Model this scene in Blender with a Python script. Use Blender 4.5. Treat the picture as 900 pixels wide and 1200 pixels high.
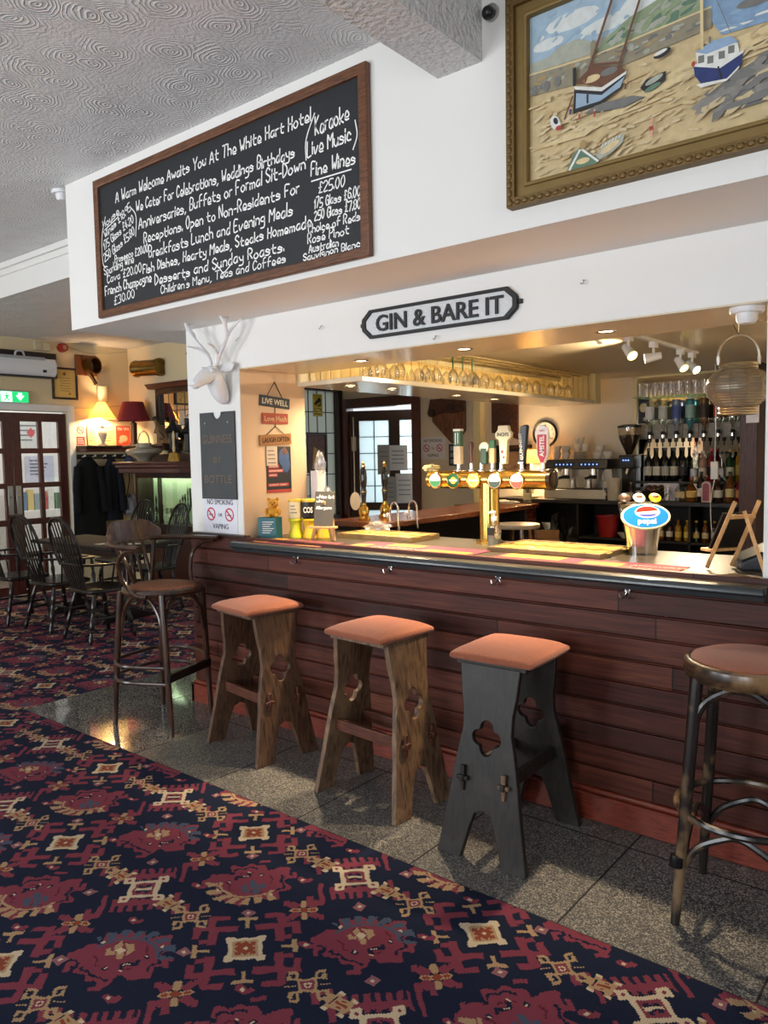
import bpy, bmesh, math, random
from mathutils import Vector, Matrix
PI = math.pi
SC = bpy.context.scene
COL = SC.collection
for o in list(bpy.data.objects): bpy.data.objects.remove(o)
random.seed(7)

# ---------------------------------------------------------------- camera, world, daylight, exposure
def make_camera():
    yaw, pit, rol = math.radians(-39.288), math.radians(-4.168), math.radians(-1.0185)
    fw = Vector((math.sin(yaw)*math.cos(pit), math.cos(yaw)*math.cos(pit), math.sin(pit)))
    r = Vector((math.cos(yaw), -math.sin(yaw), 0)); u = r.cross(fw)
    c, s = math.cos(rol), math.sin(rol)
    R, U = c*r + s*u, c*u - s*r
    cd = bpy.data.cameras.new('camera'); cam = bpy.data.objects.new('camera', cd); COL.objects.link(cam)
    cam.matrix_world = Matrix(((R.x, U.x, -fw.x, 4.070), (R.y, U.y, -fw.y, -2.981), (R.z, U.z, -fw.z, 1.55), (0, 0, 0, 1)))
    cd.sensor_fit = 'HORIZONTAL'; cd.sensor_width = 36; cd.lens = 36*905.16/900; cd.clip_start = 0.05
    SC.camera = cam
make_camera()

SKY = 0.9
W = bpy.data.worlds.new('daylight'); SC.world = W; W.use_nodes = True
W.node_tree.nodes['Background'].inputs[0].default_value = (0.86, 0.93, 1.0, 1)
W.node_tree.nodes['Background'].inputs[1].default_value = SKY

def area(name, loc, direction, sx, sy, power, color, spread=PI):
    l = bpy.data.lights.new(name, 'AREA'); l.shape = 'RECTANGLE'; l.size = sx; l.size_y = sy
    l.energy = power; l.color = color; l.spread = spread
    o = bpy.data.objects.new(name, l); COL.objects.link(o); o.location = loc
    o.rotation_euler = Vector(direction).to_track_quat('-Z', 'Z').to_euler()
    return o
def spot(name, loc, direction, power, color, deg=90, blend=0.4, radius=0.03):
    l = bpy.data.lights.new(name, 'SPOT'); l.energy = power; l.color = color
    l.spot_size = math.radians(deg); l.spot_blend = blend; l.shadow_soft_size = radius
    o = bpy.data.objects.new(name, l); COL.objects.link(o); o.location = loc
    o.rotation_euler = Vector(direction).to_track_quat('-Z', 'Y').to_euler()
    return o
def point(name, loc, power, color, radius=0.04):
    l = bpy.data.lights.new(name, 'POINT'); l.energy = power; l.color = color; l.shadow_soft_size = radius
    o = bpy.data.objects.new(name, l); COL.objects.link(o); o.location = loc
    return o
DAY = (0.90, 0.95, 1.0); WARM = (1.0, 0.68, 0.36); WARM2 = (1.0, 0.78, 0.5)
# daylight entering by the three windows of the wall behind the photographer and by the side window
area('window_daylight', (-2.6, -6.15, 1.5), (0.1, 1, 0.25), 1.7, 2.1, 95, DAY, 2.4)
area('window_daylight', (0.6, -6.15, 1.5), (0, 1, 0.25), 1.7, 2.1, 70, DAY, 2.4)
area('window_daylight', (3.8, -6.15, 1.5), (-0.1, 1, 0.25), 1.7, 2.1, 50, DAY, 2.4)
area('side_window_daylight', (7.15, -2.6, 1.75), (-1, 0, 0.2), 2.4, 1.7, 25, DAY, 2.4)
area('lounge_daylight', (-2.0, 5.6, 1.6), (0.15, -1, 0), 1.1, 2.0, 45, DAY)
area('lobby_daylight', (-5.6, 1.2, 2.9), (0, 0, -1), 1.0, 1.4, 18, DAY)
SC.view_settings.view_transform = 'Standard'; SC.view_settings.look = 'None'
SC.view_settings.gamma = 1; SC.view_settings.use_curve_mapping = False
SC.view_settings.exposure = 0.33

# ---------------------------------------------------------------- materials
def lin(h):
    if not isinstance(h, str): return (*h, 1.0)
    h = h.lstrip('#'); out = []
    for i in (0, 2, 4):
        c = int(h[i:i+2], 16)/255
        out.append(c/12.92 if c <= 0.04045 else ((c+0.055)/1.055)**2.4)
    return (*out, 1.0)
MATS = {}
def new_mat(name):
    m = bpy.data.materials.new(name); m.use_nodes = True
    return m, m.node_tree, m.node_tree.nodes['Principled BSDF']
def mat(name, color='#808080', rough=0.5, metal=0.0, var=0.12, scale=30, bump=0.0, trans=0.0, coat=0.0, emit=None, es=0.0, ior=1.45, sheen=0.0, spec=0.5):
    if name in MATS: return MATS[name]
    m, nt, b = new_mat(name); c = lin(color)
    b.inputs['Roughness'].default_value = rough; b.inputs['Metallic'].default_value = metal
    b.inputs['IOR'].default_value = ior; b.inputs['Transmission Weight'].default_value = trans
    b.inputs['Coat Weight'].default_value = coat; b.inputs['Specular IOR Level'].default_value = spec
    if coat: b.inputs['Coat Roughness'].default_value = 0.12
    if sheen: b.inputs['Sheen Weight'].default_value = sheen
    tc = nt.nodes.new('ShaderNodeTexCoord'); nz = nt.nodes.new('ShaderNodeTexNoise')
    nz.inputs['Scale'].default_value = scale; nz.inputs['Detail'].default_value = 3
    nt.links.new(tc.outputs['Object'], nz.inputs['Vector'])
    mx = nt.nodes.new('ShaderNodeMix'); mx.data_type = 'RGBA'
    mx.inputs['A'].default_value = tuple(x*(1-var) for x in c[:3])+(1,)
    mx.inputs['B'].default_value = tuple(min(1, x*(1+var)) for x in c[:3])+(1,)
    nt.links.new(nz.outputs['Fac'], mx.inputs['Factor']); nt.links.new(mx.outputs['Result'], b.inputs['Base Color'])
    if bump:
        bp = nt.nodes.new('ShaderNodeBump'); bp.inputs['Strength'].default_value = bump; bp.inputs['Distance'].default_value = 0.003
        nt.links.new(nz.outputs['Fac'], bp.inputs['Height']); nt.links.new(bp.outputs['Normal'], b.inputs['Normal'])
    if emit:
        b.inputs['Emission Color'].default_value = lin(emit); b.inputs['Emission Strength'].default_value = es
    MATS[name] = m
    return m
def wood(name, c1, c2, rough=0.45, scale=(3, 3, 30), dist=3.0, bump=0.15, coat=0.0, freq=5.0, wear=None):
    """Streaky grain: noise stretched along one axis (the axis with the small scale)."""
    if name in MATS: return MATS[name]
    m, nt, b = new_mat(name); N = nt.nodes; L = nt.links
    tc = N.new('ShaderNodeTexCoord'); mp = N.new('ShaderNodeMapping'); mp.inputs['Scale'].default_value = scale
    L.new(tc.outputs['Object'], mp.inputs['Vector'])
    nz = N.new('ShaderNodeTexNoise'); nz.inputs['Scale'].default_value = freq; nz.inputs['Detail'].default_value = 6; nz.inputs['Distortion'].default_value = 0.6
    L.new(mp.outputs['Vector'], nz.inputs['Vector'])
    rp = N.new('ShaderNodeValToRGB'); rp.color_ramp.elements[0].position = 0.32; rp.color_ramp.elements[1].position = 0.7
    rp.color_ramp.elements[0].color = lin(c1); rp.color_ramp.elements[1].color = lin(c2)
    L.new(nz.outputs['Fac'], rp.inputs['Fac']); out = rp.outputs['Color']
    if wear:
        n2 = N.new('ShaderNodeTexNoise'); n2.inputs['Scale'].default_value = 9; n2.inputs['Detail'].default_value = 5
        L.new(tc.outputs['Object'], n2.inputs['Vector'])
        r2 = N.new('ShaderNodeValToRGB'); r2.color_ramp.elements[0].position = 0.52; r2.color_ramp.elements[1].position = 0.66
        L.new(n2.outputs['Fac'], r2.inputs['Fac'])
        mx = N.new('ShaderNodeMix'); mx.data_type = 'RGBA'; mx.inputs['B'].default_value = lin(wear)
        L.new(r2.outputs['Color'], mx.inputs['Factor']); L.new(out, mx.inputs['A']); out = mx.outputs['Result']
    L.new(out, b.inputs['Base Color'])
    b.inputs['Roughness'].default_value = rough; b.inputs['Coat Weight'].default_value = coat; b.inputs['Coat Roughness'].default_value = 0.15
    bp = N.new('ShaderNodeBump'); bp.inputs['Strength'].default_value = bump; bp.inputs['Distance'].default_value = 0.002
    L.new(nz.outputs['Fac'], bp.inputs['Height']); L.new(bp.outputs['Normal'], b.inputs['Normal'])
    MATS[name] = m
    return m
def glass(name, color='#ffffff', rough=0.0, ior=1.45):
    if name in MATS: return MATS[name]
    m, nt, b = new_mat(name)
    b.inputs['Base Color'].default_value = lin(color); b.inputs['Roughness'].default_value = rough
    b.inputs['Transmission Weight'].default_value = 1.0; b.inputs['IOR'].default_value = ior
    MATS[name] = m
    return m
def pane(name, color='#ffffff', mixf=0.12, rough=0.02, trans='#ffffff'):
    """Thin sheet of glass: see-through with a mirror coat."""
    if name in MATS: return MATS[name]
    m, nt, b = new_mat(name); N = nt.nodes; N.remove(b)
    t = N.new('ShaderNodeBsdfTransparent'); t.inputs[0].default_value = lin(trans)
    g = N.new('ShaderNodeBsdfGlossy'); g.inputs['Roughness'].default_value = rough; g.inputs['Color'].default_value = lin(color)
    mx = N.new('ShaderNodeMixShader'); mx.inputs[0].default_value = mixf
    nt.links.new(t.outputs[0], mx.inputs[1]); nt.links.new(g.outputs[0], mx.inputs[2])
    nt.links.new(mx.outputs[0], N['Material Output'].inputs['Surface'])
    MATS[name] = m
    return m
def frosted(name, color, w=0.75):
    if name in MATS: return MATS[name]
    m, nt, b = new_mat(name); N = nt.nodes; N.remove(b)
    t = N.new('ShaderNodeBsdfTranslucent'); t.inputs[0].default_value = lin(color)
    d = N.new('ShaderNodeBsdfDiffuse'); d.inputs[0].default_value = lin(color)
    mx = N.new('ShaderNodeMixShader'); mx.inputs[0].default_value = w
    nt.links.new(d.outputs[0], mx.inputs[1]); nt.links.new(t.outputs[0], mx.inputs[2])
    nt.links.new(mx.outputs[0], N['Material Output'].inputs['Surface'])
    MATS[name] = m
    return m

# ---- node maths by operator
class V:
    nt = None
    def __init__(s, k): s.k = k
    @staticmethod
    def op(o, *a):
        n = V.nt.nodes.new('ShaderNodeMath'); n.operation = o
        for i, x in enumerate(a):
            if isinstance(x, V): V.nt.links.new(x.k, n.inputs[i])
            else: n.inputs[i].default_value = float(x)
        return V(n.outputs[0])
    def __add__(s, o): return V.op('ADD', s, o)
    __radd__ = __add__
    def __sub__(s, o): return V.op('SUBTRACT', s, o)
    def __rsub__(s, o): return V.op('SUBTRACT', o, s)
    def __mul__(s, o): return V.op('MULTIPLY', s, o)
    __rmul__ = __mul__
    def __truediv__(s, o): return V.op('DIVIDE', s, o)
    def __lt__(s, o): return V.op('LESS_THAN', s, o)
    def __gt__(s, o): return V.op('GREATER_THAN', s, o)
    def abs(s): return V.op('ABSOLUTE', s)
    def rnd(s): return V.op('ROUND', s)
    def floor(s): return V.op('FLOOR', s)
def vmax(a, b): return V.op('MAXIMUM', a, b)
def vmin(a, b): return V.op('MINIMUM', a, b)

def carpet_material():
    m, nt, b = new_mat('patterned_carpet'); V.nt = nt; N = nt.nodes; L = nt.links
    geo = N.new('ShaderNodeNewGeometry'); sep = N.new('ShaderNodeSeparateXYZ'); L.new(geo.outputs['Position'], sep.inputs[0])
    nz = N.new('ShaderNodeTexNoise'); nz.inputs['Scale'].default_value = 22; nz.inputs['Detail'].default_value = 2; L.new(geo.outputs['Position'], nz.inputs['Vector'])
    sn = N.new('ShaderNodeSeparateColor'); L.new(nz.outputs['Color'], sn.inputs[0])
    x = (V(sep.outputs[0])-0.84)/0.2775 + (V(sn.outputs[0])-0.5)*0.09
    y = (V(sep.outputs[1])+1.2)/0.2625 + (V(sn.outputs[1])-0.5)*0.09
    x = ((x*44).floor()+0.5)/44; y = ((y*44).floor()+0.5)/44           # the weave
    def local(ox, oy):
        i = ((x-ox)/2).rnd(); j = ((y-oy)/2).rnd()
        return x-ox-i*2, y-oy-j*2, i, j
    def parity(i, j): return V.op('FLOORED_MODULO', i+j, 2) if False else V.op('ABSOLUTE', (i+j) - ((i+j)/2).floor()*2)
    def box(u, v, cx, cy, hx, hy): return vmax((u-cx).abs()/hx, (v-cy).abs()/hy) < 1
    def ell(u, v, cx, cy, rx, ry):
        a = (u-cx)/rx; c = (v-cy)/ry
        return (a*a+c*c) < 1
    def dia(u, v, cx, cy, r): return ((u-cx).abs()+(v-cy).abs()) < r
    def orr(*a):
        o = a[0]
        for k in a[1:]: o = vmax(o, k)
        return o
    def notm(a): return 1-a
    def lad_(p): return 1-p
    state = {'c': None}
    rgb = N.new('ShaderNodeRGB'); rgb.outputs[0].default_value = lin('#192034'); state['c'] = rgb.outputs[0]
    PAL = dict(red='#793745', dred='#59222f', gold='#a58866', cream='#c2b094', blue='#454f60', navy='#192034', rust='#83402f', pink='#85585f')
    def paint(mask, c):
        mx = N.new('ShaderNodeMix'); mx.data_type = 'RGBA'; L.new(mask.k, mx.inputs['Factor'])
        L.new(state['c'], mx.inputs['A']); mx.inputs['B'].default_value = lin(PAL[c]); state['c'] = mx.outputs['Result']
    # rosettes (even, even)
    u, v, i, j = local(0, 0); par = parity(i, j); sg = 1-par*2
    uu = u*sg; vv = v*sg
    u, v = (u+v)*0.76, (v-u)*0.76; uu = u*sg; vv = v*sg
    r = V.op('SQRT', u*u*0.85+v*v*1.25); th = V.op('ARCTAN2', v, u)
    lob = V.op('COSINE', th*5+0.7)*0.055 + V.op('COSINE', th*8-1.1)*0.05 + V.op('COSINE', th*13+1)*0.04
    body = (r+lob) < 0.545
    paint(body, 'red')
    paint(((r+lob*0.5-0.455).abs() < 0.022)*(V.op('COSINE', th*3+0.6) > -0.1)*(vv > -0.25), 'navy')
    paint(((r+lob*0.3-0.30).abs() < 0.014)*(V.op('COSINE', th*4-0.9) > 0.1), 'dred')
    side = ((r-0.52).abs() < 0.085)*(V.op('SINE', th*17+r*9) > -0.25)*((vv+uu*0.55) < -0.17)
    paint(side*par, 'blue'); paint(side*lad_(par), 'gold')
    edge = ((r-0.40).abs() < 0.024)*((vv+uu*0.35) < -0.10)
    paint(edge*par, 'blue'); paint(edge*lad_(par), 'gold')
    core = orr(dia(uu, vv, 0.05, -0.13, 0.20)*(V.op('SINE', uu*46+vv*12) > -0.5), box(uu, vv, 0.17, -0.07, 0.05, 0.035), box(uu, vv, -0.07, -0.20, 0.05, 0.03), box(uu, vv, 0.02, 0.0, 0.03, 0.06))
    paint(core*lad_(par), 'blue'); paint(core*par, 'gold')
    paint(dia(uu, vv, 0.05, -0.13, 0.07)*par, 'cream')
    orn = orr(ell(uu, vv, -0.13, 0.17, 0.11, 0.035), box(uu, vv, -0.04, 0.21, 0.028, 0.06), box(uu, vv, -0.21, 0.13, 0.03, 0.05), dia(uu, vv, 0.15, 0.20, 0.055), ell(uu, vv, -0.30, 0.05, 0.035, 0.04))
    paint(orn, 'navy')
    paint(orr(ell(uu, vv, -0.09, 0.175, 0.05, 0.014), ell(uu, vv, 0.15, 0.20, 0.02, 0.02), ell(uu, vv, -0.30, 0.05, 0.016, 0.02), ell(uu, vv, -0.02, 0.29, 0.02, 0.016), ell(uu, vv, 0.30, -0.33, 0.028, 0.028), ell(uu, vv, -0.46, -0.16, 0.024, 0.024)), 'cream')
    paint(orr(box(uu, vv, 0.60, 0.10, 0.06, 0.035), box(uu, vv, 0.63, 0.17, 0.03, 0.07), box(uu, vv, -0.60, 0.14, 0.05, 0.03), box(uu, vv, -0.56, 0.22, 0.03, 0.06), box(uu, vv, 0.2, 0.58, 0.09, 0.03)), 'red')
    # medallion lattice (odd, odd): frames and ladders alternate
    u, v, i, j = local(1, 1); par = parity(i, j); lad = 1-par
    bu, bv = u.abs(), v.abs()
    u, v = (u+v)*0.78, (v-u)*0.78
    au = u.abs(); av = v.abs(); mxx = vmax(au, av); mnn = vmin(au, av)
    frame_red = orr(((mxx-0.44).abs() < 0.065)*(mnn > 0.12), box(au, av, 0.60, 0.47, 0.11, 0.055), box(au, av, 0.66, 0.37, 0.05, 0.11),
                    box(au, av, 0.47, 0.62, 0.055, 0.12), box(au, av, 0.36, 0.70, 0.12, 0.045), box(au, av, 0.55, 0.20, 0.07, 0.045))
    paint(frame_red*par, 'red')
    paint(orr(((mxx-0.20).abs() < 0.03), box(au, av, 0.2, 0.2, 0.065, 0.065))*par, 'cream')
    paint(((mxx) < 0.165)*par, 'gold')
    paint(orr(dia(au, av, 0, 0, 0.13), box(au, av, 0.10, 0.10, 0.03, 0.03))*par, 'rust')
    paint((mxx < 0.03)*par, 'cream')
    tee = orr(box(au, av, 0.56, 0, 0.1, 0.035), box(au, av, 0.64, 0.06, 0.035, 0.075), box(au, av, 0, 0.56, 0.035, 0.1), box(au, av, 0.06, 0.64, 0.075, 0.035))
    paint(tee*par, 'gold')
    comb = orr((V.op('SINE', u*48) > -0.2)*(au < 0.42)*((av-0.40).abs() < 0.16), box(au, av, 0, 0.36, 0.40, 0.06), box(au, av, 0.52, 0.40, 0.04, 0.26), box(au, av, 0.60, 0.64, 0.11, 0.045), box(au, av, 0.69, 0.56, 0.04, 0.1))
    paint(comb*lad, 'red')
    paint(orr((mxx-0.19).abs() < 0.035, box(au, av, 0.25, 0.25, 0.075, 0.075))*lad, 'cream')
    paint(orr(mxx < 0.155, box(au, av, 0.25, 0.25, 0.03, 0.03))*lad, 'red')
    paint(orr(box(au, av, 0.06, 0.0, 0.03, 0.10), box(au, av, 0.0, 0.05, 0.10, 0.02))*lad, 'navy')
    paint(box(au, av, 0.0, 0.0, 0.12, 0.02)*lad, 'cream')
    au, av = bu, bv
    beast = orr(box(au, av, 0.52, 0.0, 0.10, 0.08), box(au, av, 0.62, 0.11, 0.04, 0.05), box(au, av, 0.44, 0.11, 0.04, 0.05), box(au, av, 0.68, 0.04, 0.05, 0.03))
    paint(beast*lad, 'gold')
    paint(orr(box(au, av, 0.52, 0.0, 0.07, 0.02), box(au, av, 0.52, 0.05, 0.025, 0.015))*lad, 'rust')
    paint(orr(box(au, av, 0.62, 0.13, 0.04, 0.02), box(au, av, 0.42, 0.13, 0.035, 0.02))*lad, 'cream')
    # small gold stars (even, odd)
    u, v, i, j = local(0, 1); u, v = (u+v)*0.9, (v-u)*0.9; au = u.abs(); av = v.abs(); mxx = vmax(au, av)
    star = orr(((mxx-0.11).abs() < 0.025), box(au, av, 0.16, 0.13, 0.09, 0.022), box(au, av, 0.13, 0.2, 0.022, 0.09), box(au, av, 0.25, 0.17, 0.03, 0.06), box(au, av, 0.2, 0.28, 0.06, 0.03), box(au, av, 0.25, 0.0, 0.07, 0.02))
    paint(star, 'gold'); paint(mxx < 0.085, 'red'); paint((mxx-0.045).abs() < 0.016, 'cream')
    # small red and gold diamonds (odd, even)
    u, v, i, j = local(1, 0); u, v = (u+v)*0.85, (v-u)*0.85; au = u.abs(); av = v.abs()
    paint(orr(dia(au, av, 0.18, 0.16, 0.09), box(au, av, 0.26, 0.21, 0.04, 0.06), dia(au, av, 0, 0, 0.25)*((au*av) > 0.006)), 'red')
    paint(orr(ell(au, av, 0.12, 0.0, 0.11, 0.055), ell(au, av, 0.0, 0.14, 0.055, 0.11)), 'gold')
    paint(orr(ell(au, av, 0.12, 0, 0.06, 0.025), dia(au, av, 0, 0, 0.06)), 'rust')
    # fillers half way between the motifs
    fx = x-0.5; fy = y-0.5
    u = fx - fx.rnd(); v = fy - fy.rnd(); au = u.abs(); av = v.abs()
    sel = V.op('FRACT', (fx.rnd()*0.5+fy.rnd()*0.25))
    paint(orr(box(au, av, 0, 0, 0.07, 0.02), box(au, av, 0, 0, 0.02, 0.07), box(au, av, 0.05, 0.05, 0.02, 0.02))*(sel > 0.4), 'pink')
    paint(orr(ell(u, v, 0, 0, 0.10, 0.05), box(u, v, 0.08, 0.05, 0.03, 0.05))*(sel < 0.3), 'red')
    paint(orr(ell(au, av, 0, 0, 0.03, 0.02)), 'cream')
    n3 = N.new('ShaderNodeTexNoise'); n3.inputs['Scale'].default_value = 260; L.new(geo.outputs['Position'], n3.inputs['Vector'])
    n4 = N.new('ShaderNodeTexNoise'); n4.inputs['Scale'].default_value = 1.3; L.new(geo.outputs['Position'], n4.inputs['Vector'])
    fac = V(n3.outputs['Fac'])*0.7 + V(n4.outputs['Fac'])*0.35 + 0.45
    mm = N.new('ShaderNodeMix'); mm.data_type = 'RGBA'; mm.blend_type = 'MULTIPLY'; mm.inputs['Factor'].default_value = 1
    cc = N.new('ShaderNodeCombineColor')
    for k in range(3): L.new(fac.k, cc.inputs[k])
    L.new(state['c'], mm.inputs['A']); L.new(cc.outputs[0], mm.inputs['B']); L.new(mm.outputs['Result'], b.inputs['Base Color'])
    b.inputs['Roughness'].default_value = 0.95; b.inputs['Specular IOR Level'].default_value = 0.15
    bp = N.new('ShaderNodeBump'); bp.inputs['Strength'].default_value = 0.5; bp.inputs['Distance'].default_value = 0.003
    L.new(n3.outputs['Fac'], bp.inputs['Height']); L.new(bp.outputs['Normal'], b.inputs['Normal'])
    return m

def stone_material():
    """Polished dark terrazzo tiles with fine pale specks and joints."""
    m, nt, b = new_mat('terrazzo_tiles'); V.nt = nt; N = nt.nodes; L = nt.links
    geo = N.new('ShaderNodeNewGeometry'); sep = N.new('ShaderNodeSeparateXYZ'); L.new(geo.outputs['Position'], sep.inputs[0])
    vo = N.new('ShaderNodeTexVoronoi'); vo.inputs['Scale'].default_value = 240; L.new(geo.outputs['Position'], vo.inputs['Vector'])
    rp = N.new('ShaderNodeValToRGB'); e = rp.color_ramp.elements
    e[0].position = 0.15; e[0].color = lin('#2f3034'); e[1].position = 0.95; e[1].color = lin('#a09a8c')
    e2 = e.new(0.55); e2.color = lin('#4c4d50')
    sc = N.new('ShaderNodeSeparateColor'); L.new(vo.outputs['Color'], sc.inputs[0]); L.new(sc.outputs[0], rp.inputs['Fac'])
    n = N.new('ShaderNodeTexNoise'); n.inputs['Scale'].default_value = 3; L.new(geo.outputs['Position'], n.inputs['Vector'])
    X = V(sep.outputs[0]); Y = V(sep.outputs[1])
    jx = (X+0.715)/0.61; jx = (jx-jx.rnd()).abs()
    jy = (Y+0.745)/0.62; jy = (jy-jy.rnd()).abs()
    joint = (vmin(jx, jy) < 0.006)
    mx = N.new('ShaderNodeMix'); mx.data_type = 'RGBA'; L.new(joint.k, mx.inputs['Factor']); L.new(rp.outputs['Color'], mx.inputs['A']); mx.inputs['B'].default_value = lin('#1c1b1a')
    L.new(mx.outputs['Result'], b.inputs['Base Color'])
    ro = V(n.outputs['Fac'])*0.06 + 0.04 + joint*0.4 + (X > 0.50)*0.30
    L.new(ro.k, b.inputs['Roughness'])
    return m

def artex_material(name, swirl=True, color='#dcdcdc'):
    m, nt, b = new_mat(name); V.nt = nt; N = nt.nodes; L = nt.links
    b.inputs['Base Color'].default_value = lin(color); b.inputs['Roughness'].default_value = 0.42
    geo = N.new('ShaderNodeNewGeometry')
    nz = N.new('ShaderNodeTexNoise'); nz.inputs['Scale'].default_value = 60 if swirl else 45; nz.inputs['Detail'].default_value = 3; L.new(geo.outputs['Position'], nz.inputs['Vector'])
    if swirl:
        wrp = N.new('ShaderNodeTexNoise'); wrp.inputs['Scale'].default_value = 7; L.new(geo.outputs['Position'], wrp.inputs['Vector'])
        ad = N.new('ShaderNodeMix'); ad.data_type = 'RGBA'; ad.blend_type = 'ADD'; ad.inputs['Factor'].default_value = 0.09
        L.new(geo.outputs['Position'], ad.inputs['A']); L.new(wrp.outputs['Color'], ad.inputs['B'])
        vo = N.new('ShaderNodeTexVoronoi'); vo.inputs['Scale'].default_value = 4.4; vo.voronoi_dimensions = '2D'; L.new(ad.outputs['Result'], vo.inputs['Vector'])
        d = V(vo.outputs['Distance'])
        rings = V.op('SINE', d*80 + V(nz.outputs['Fac'])*2.5)
        amp = V.op('SUBTRACT', 1.0, d*1.5)
        h = V.op('POWER', (rings*0.5+0.5), 3.0)*amp*0.9 + V(nz.outputs['Fac'])*0.9
        n2 = N.new('ShaderNodeTexNoise'); n2.inputs['Scale'].default_value = 4; n2.inputs['Detail'].default_value = 2; L.new(geo.outputs['Position'], n2.inputs['Vector'])
        h = h*(V(n2.outputs['Fac'])*1.6-0.1)
    else:
        h = V.op('POWER', V(nz.outputs['Fac']), 2.0)*4
    bp = N.new('ShaderNodeBump'); bp.inputs['Strength'].default_value = 0.7; bp.inputs['Distance'].default_value = 0.013
    L.new(h.k, bp.inputs['Height']); L.new(bp.outputs['Normal'], b.inputs['Normal'])
    return m

def planks_material():
    """Dark stained match-boarding: every board its own tint, grain along the bar."""
    m, nt, b = new_mat('bar_boarding'); V.nt = nt; N = nt.nodes; L = nt.links
    geo = N.new('ShaderNodeNewGeometry'); sep = N.new('ShaderNodeSeparateXYZ'); L.new(geo.outputs['Position'], sep.inputs[0])
    X = V(sep.outputs[0]); Z = V(sep.outputs[2])
    bi = ((Z-0.13)/0.0955).floor()
    wn0 = N.new('ShaderNodeTexWhiteNoise'); wn0.noise_dimensions = '1D'; L.new(bi.k, wn0.inputs['W'])
    seg = ((X+V(wn0.outputs['Value'])*2.1)/2.1).floor()
    key = bi*7.3+seg*3.1
    wn = N.new('ShaderNodeTexWhiteNoise'); wn.noise_dimensions = '1D'; L.new(key.k, wn.inputs['W'])
    mp = N.new('ShaderNodeMapping'); mp.inputs['Scale'].default_value = (2.2, 30, 46); L.new(geo.outputs['Position'], mp.inputs['Vector'])
    nz = N.new('ShaderNodeTexNoise'); nz.inputs['Scale'].default_value = 1.6; nz.inputs['Detail'].default_value = 6; nz.inputs['Distortion'].default_value = 0.8; L.new(mp.outputs['Vector'], nz.inputs['Vector'])
    f = V(nz.outputs['Fac'])*0.9 + V(wn.outputs['Value'])*0.55 - 0.25
    rp = N.new('ShaderNodeValToRGB'); e = rp.color_ramp.elements
    e[0].position = 0.12; e[0].color = lin('#29140e'); e[1].position = 0.97; e[1].color = lin('#8a5130')
    k = e.new(0.45); k.color = lin('#4c231a'); k = e.new(0.72); k.color = lin('#653424')
    L.new(f.k, rp.inputs['Fac'])
    end = (((X+V(wn0.outputs['Value'])*2.1)/2.1 - seg - 0.0015).abs() < 0.0015)
    mx = N.new('ShaderNodeMix'); mx.data_type = 'RGBA'; L.new(end.k, mx.inputs['Factor']); L.new(rp.outputs['Color'], mx.inputs['A']); mx.inputs['B'].default_value = lin('#120a08')
    L.new(mx.outputs['Result'], b.inputs['Base Color']); b.inputs['Roughness'].default_value = 0.5; b.inputs['Specular IOR Level'].default_value = 0.3
    bp = N.new('ShaderNodeBump'); bp.inputs['Strength'].default_value = 0.12; bp.inputs['Distance'].default_value = 0.002
    L.new(nz.outputs['Fac'], bp.inputs['Height']); L.new(bp.outputs['Normal'], b.inputs['Normal'])
    return m

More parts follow.
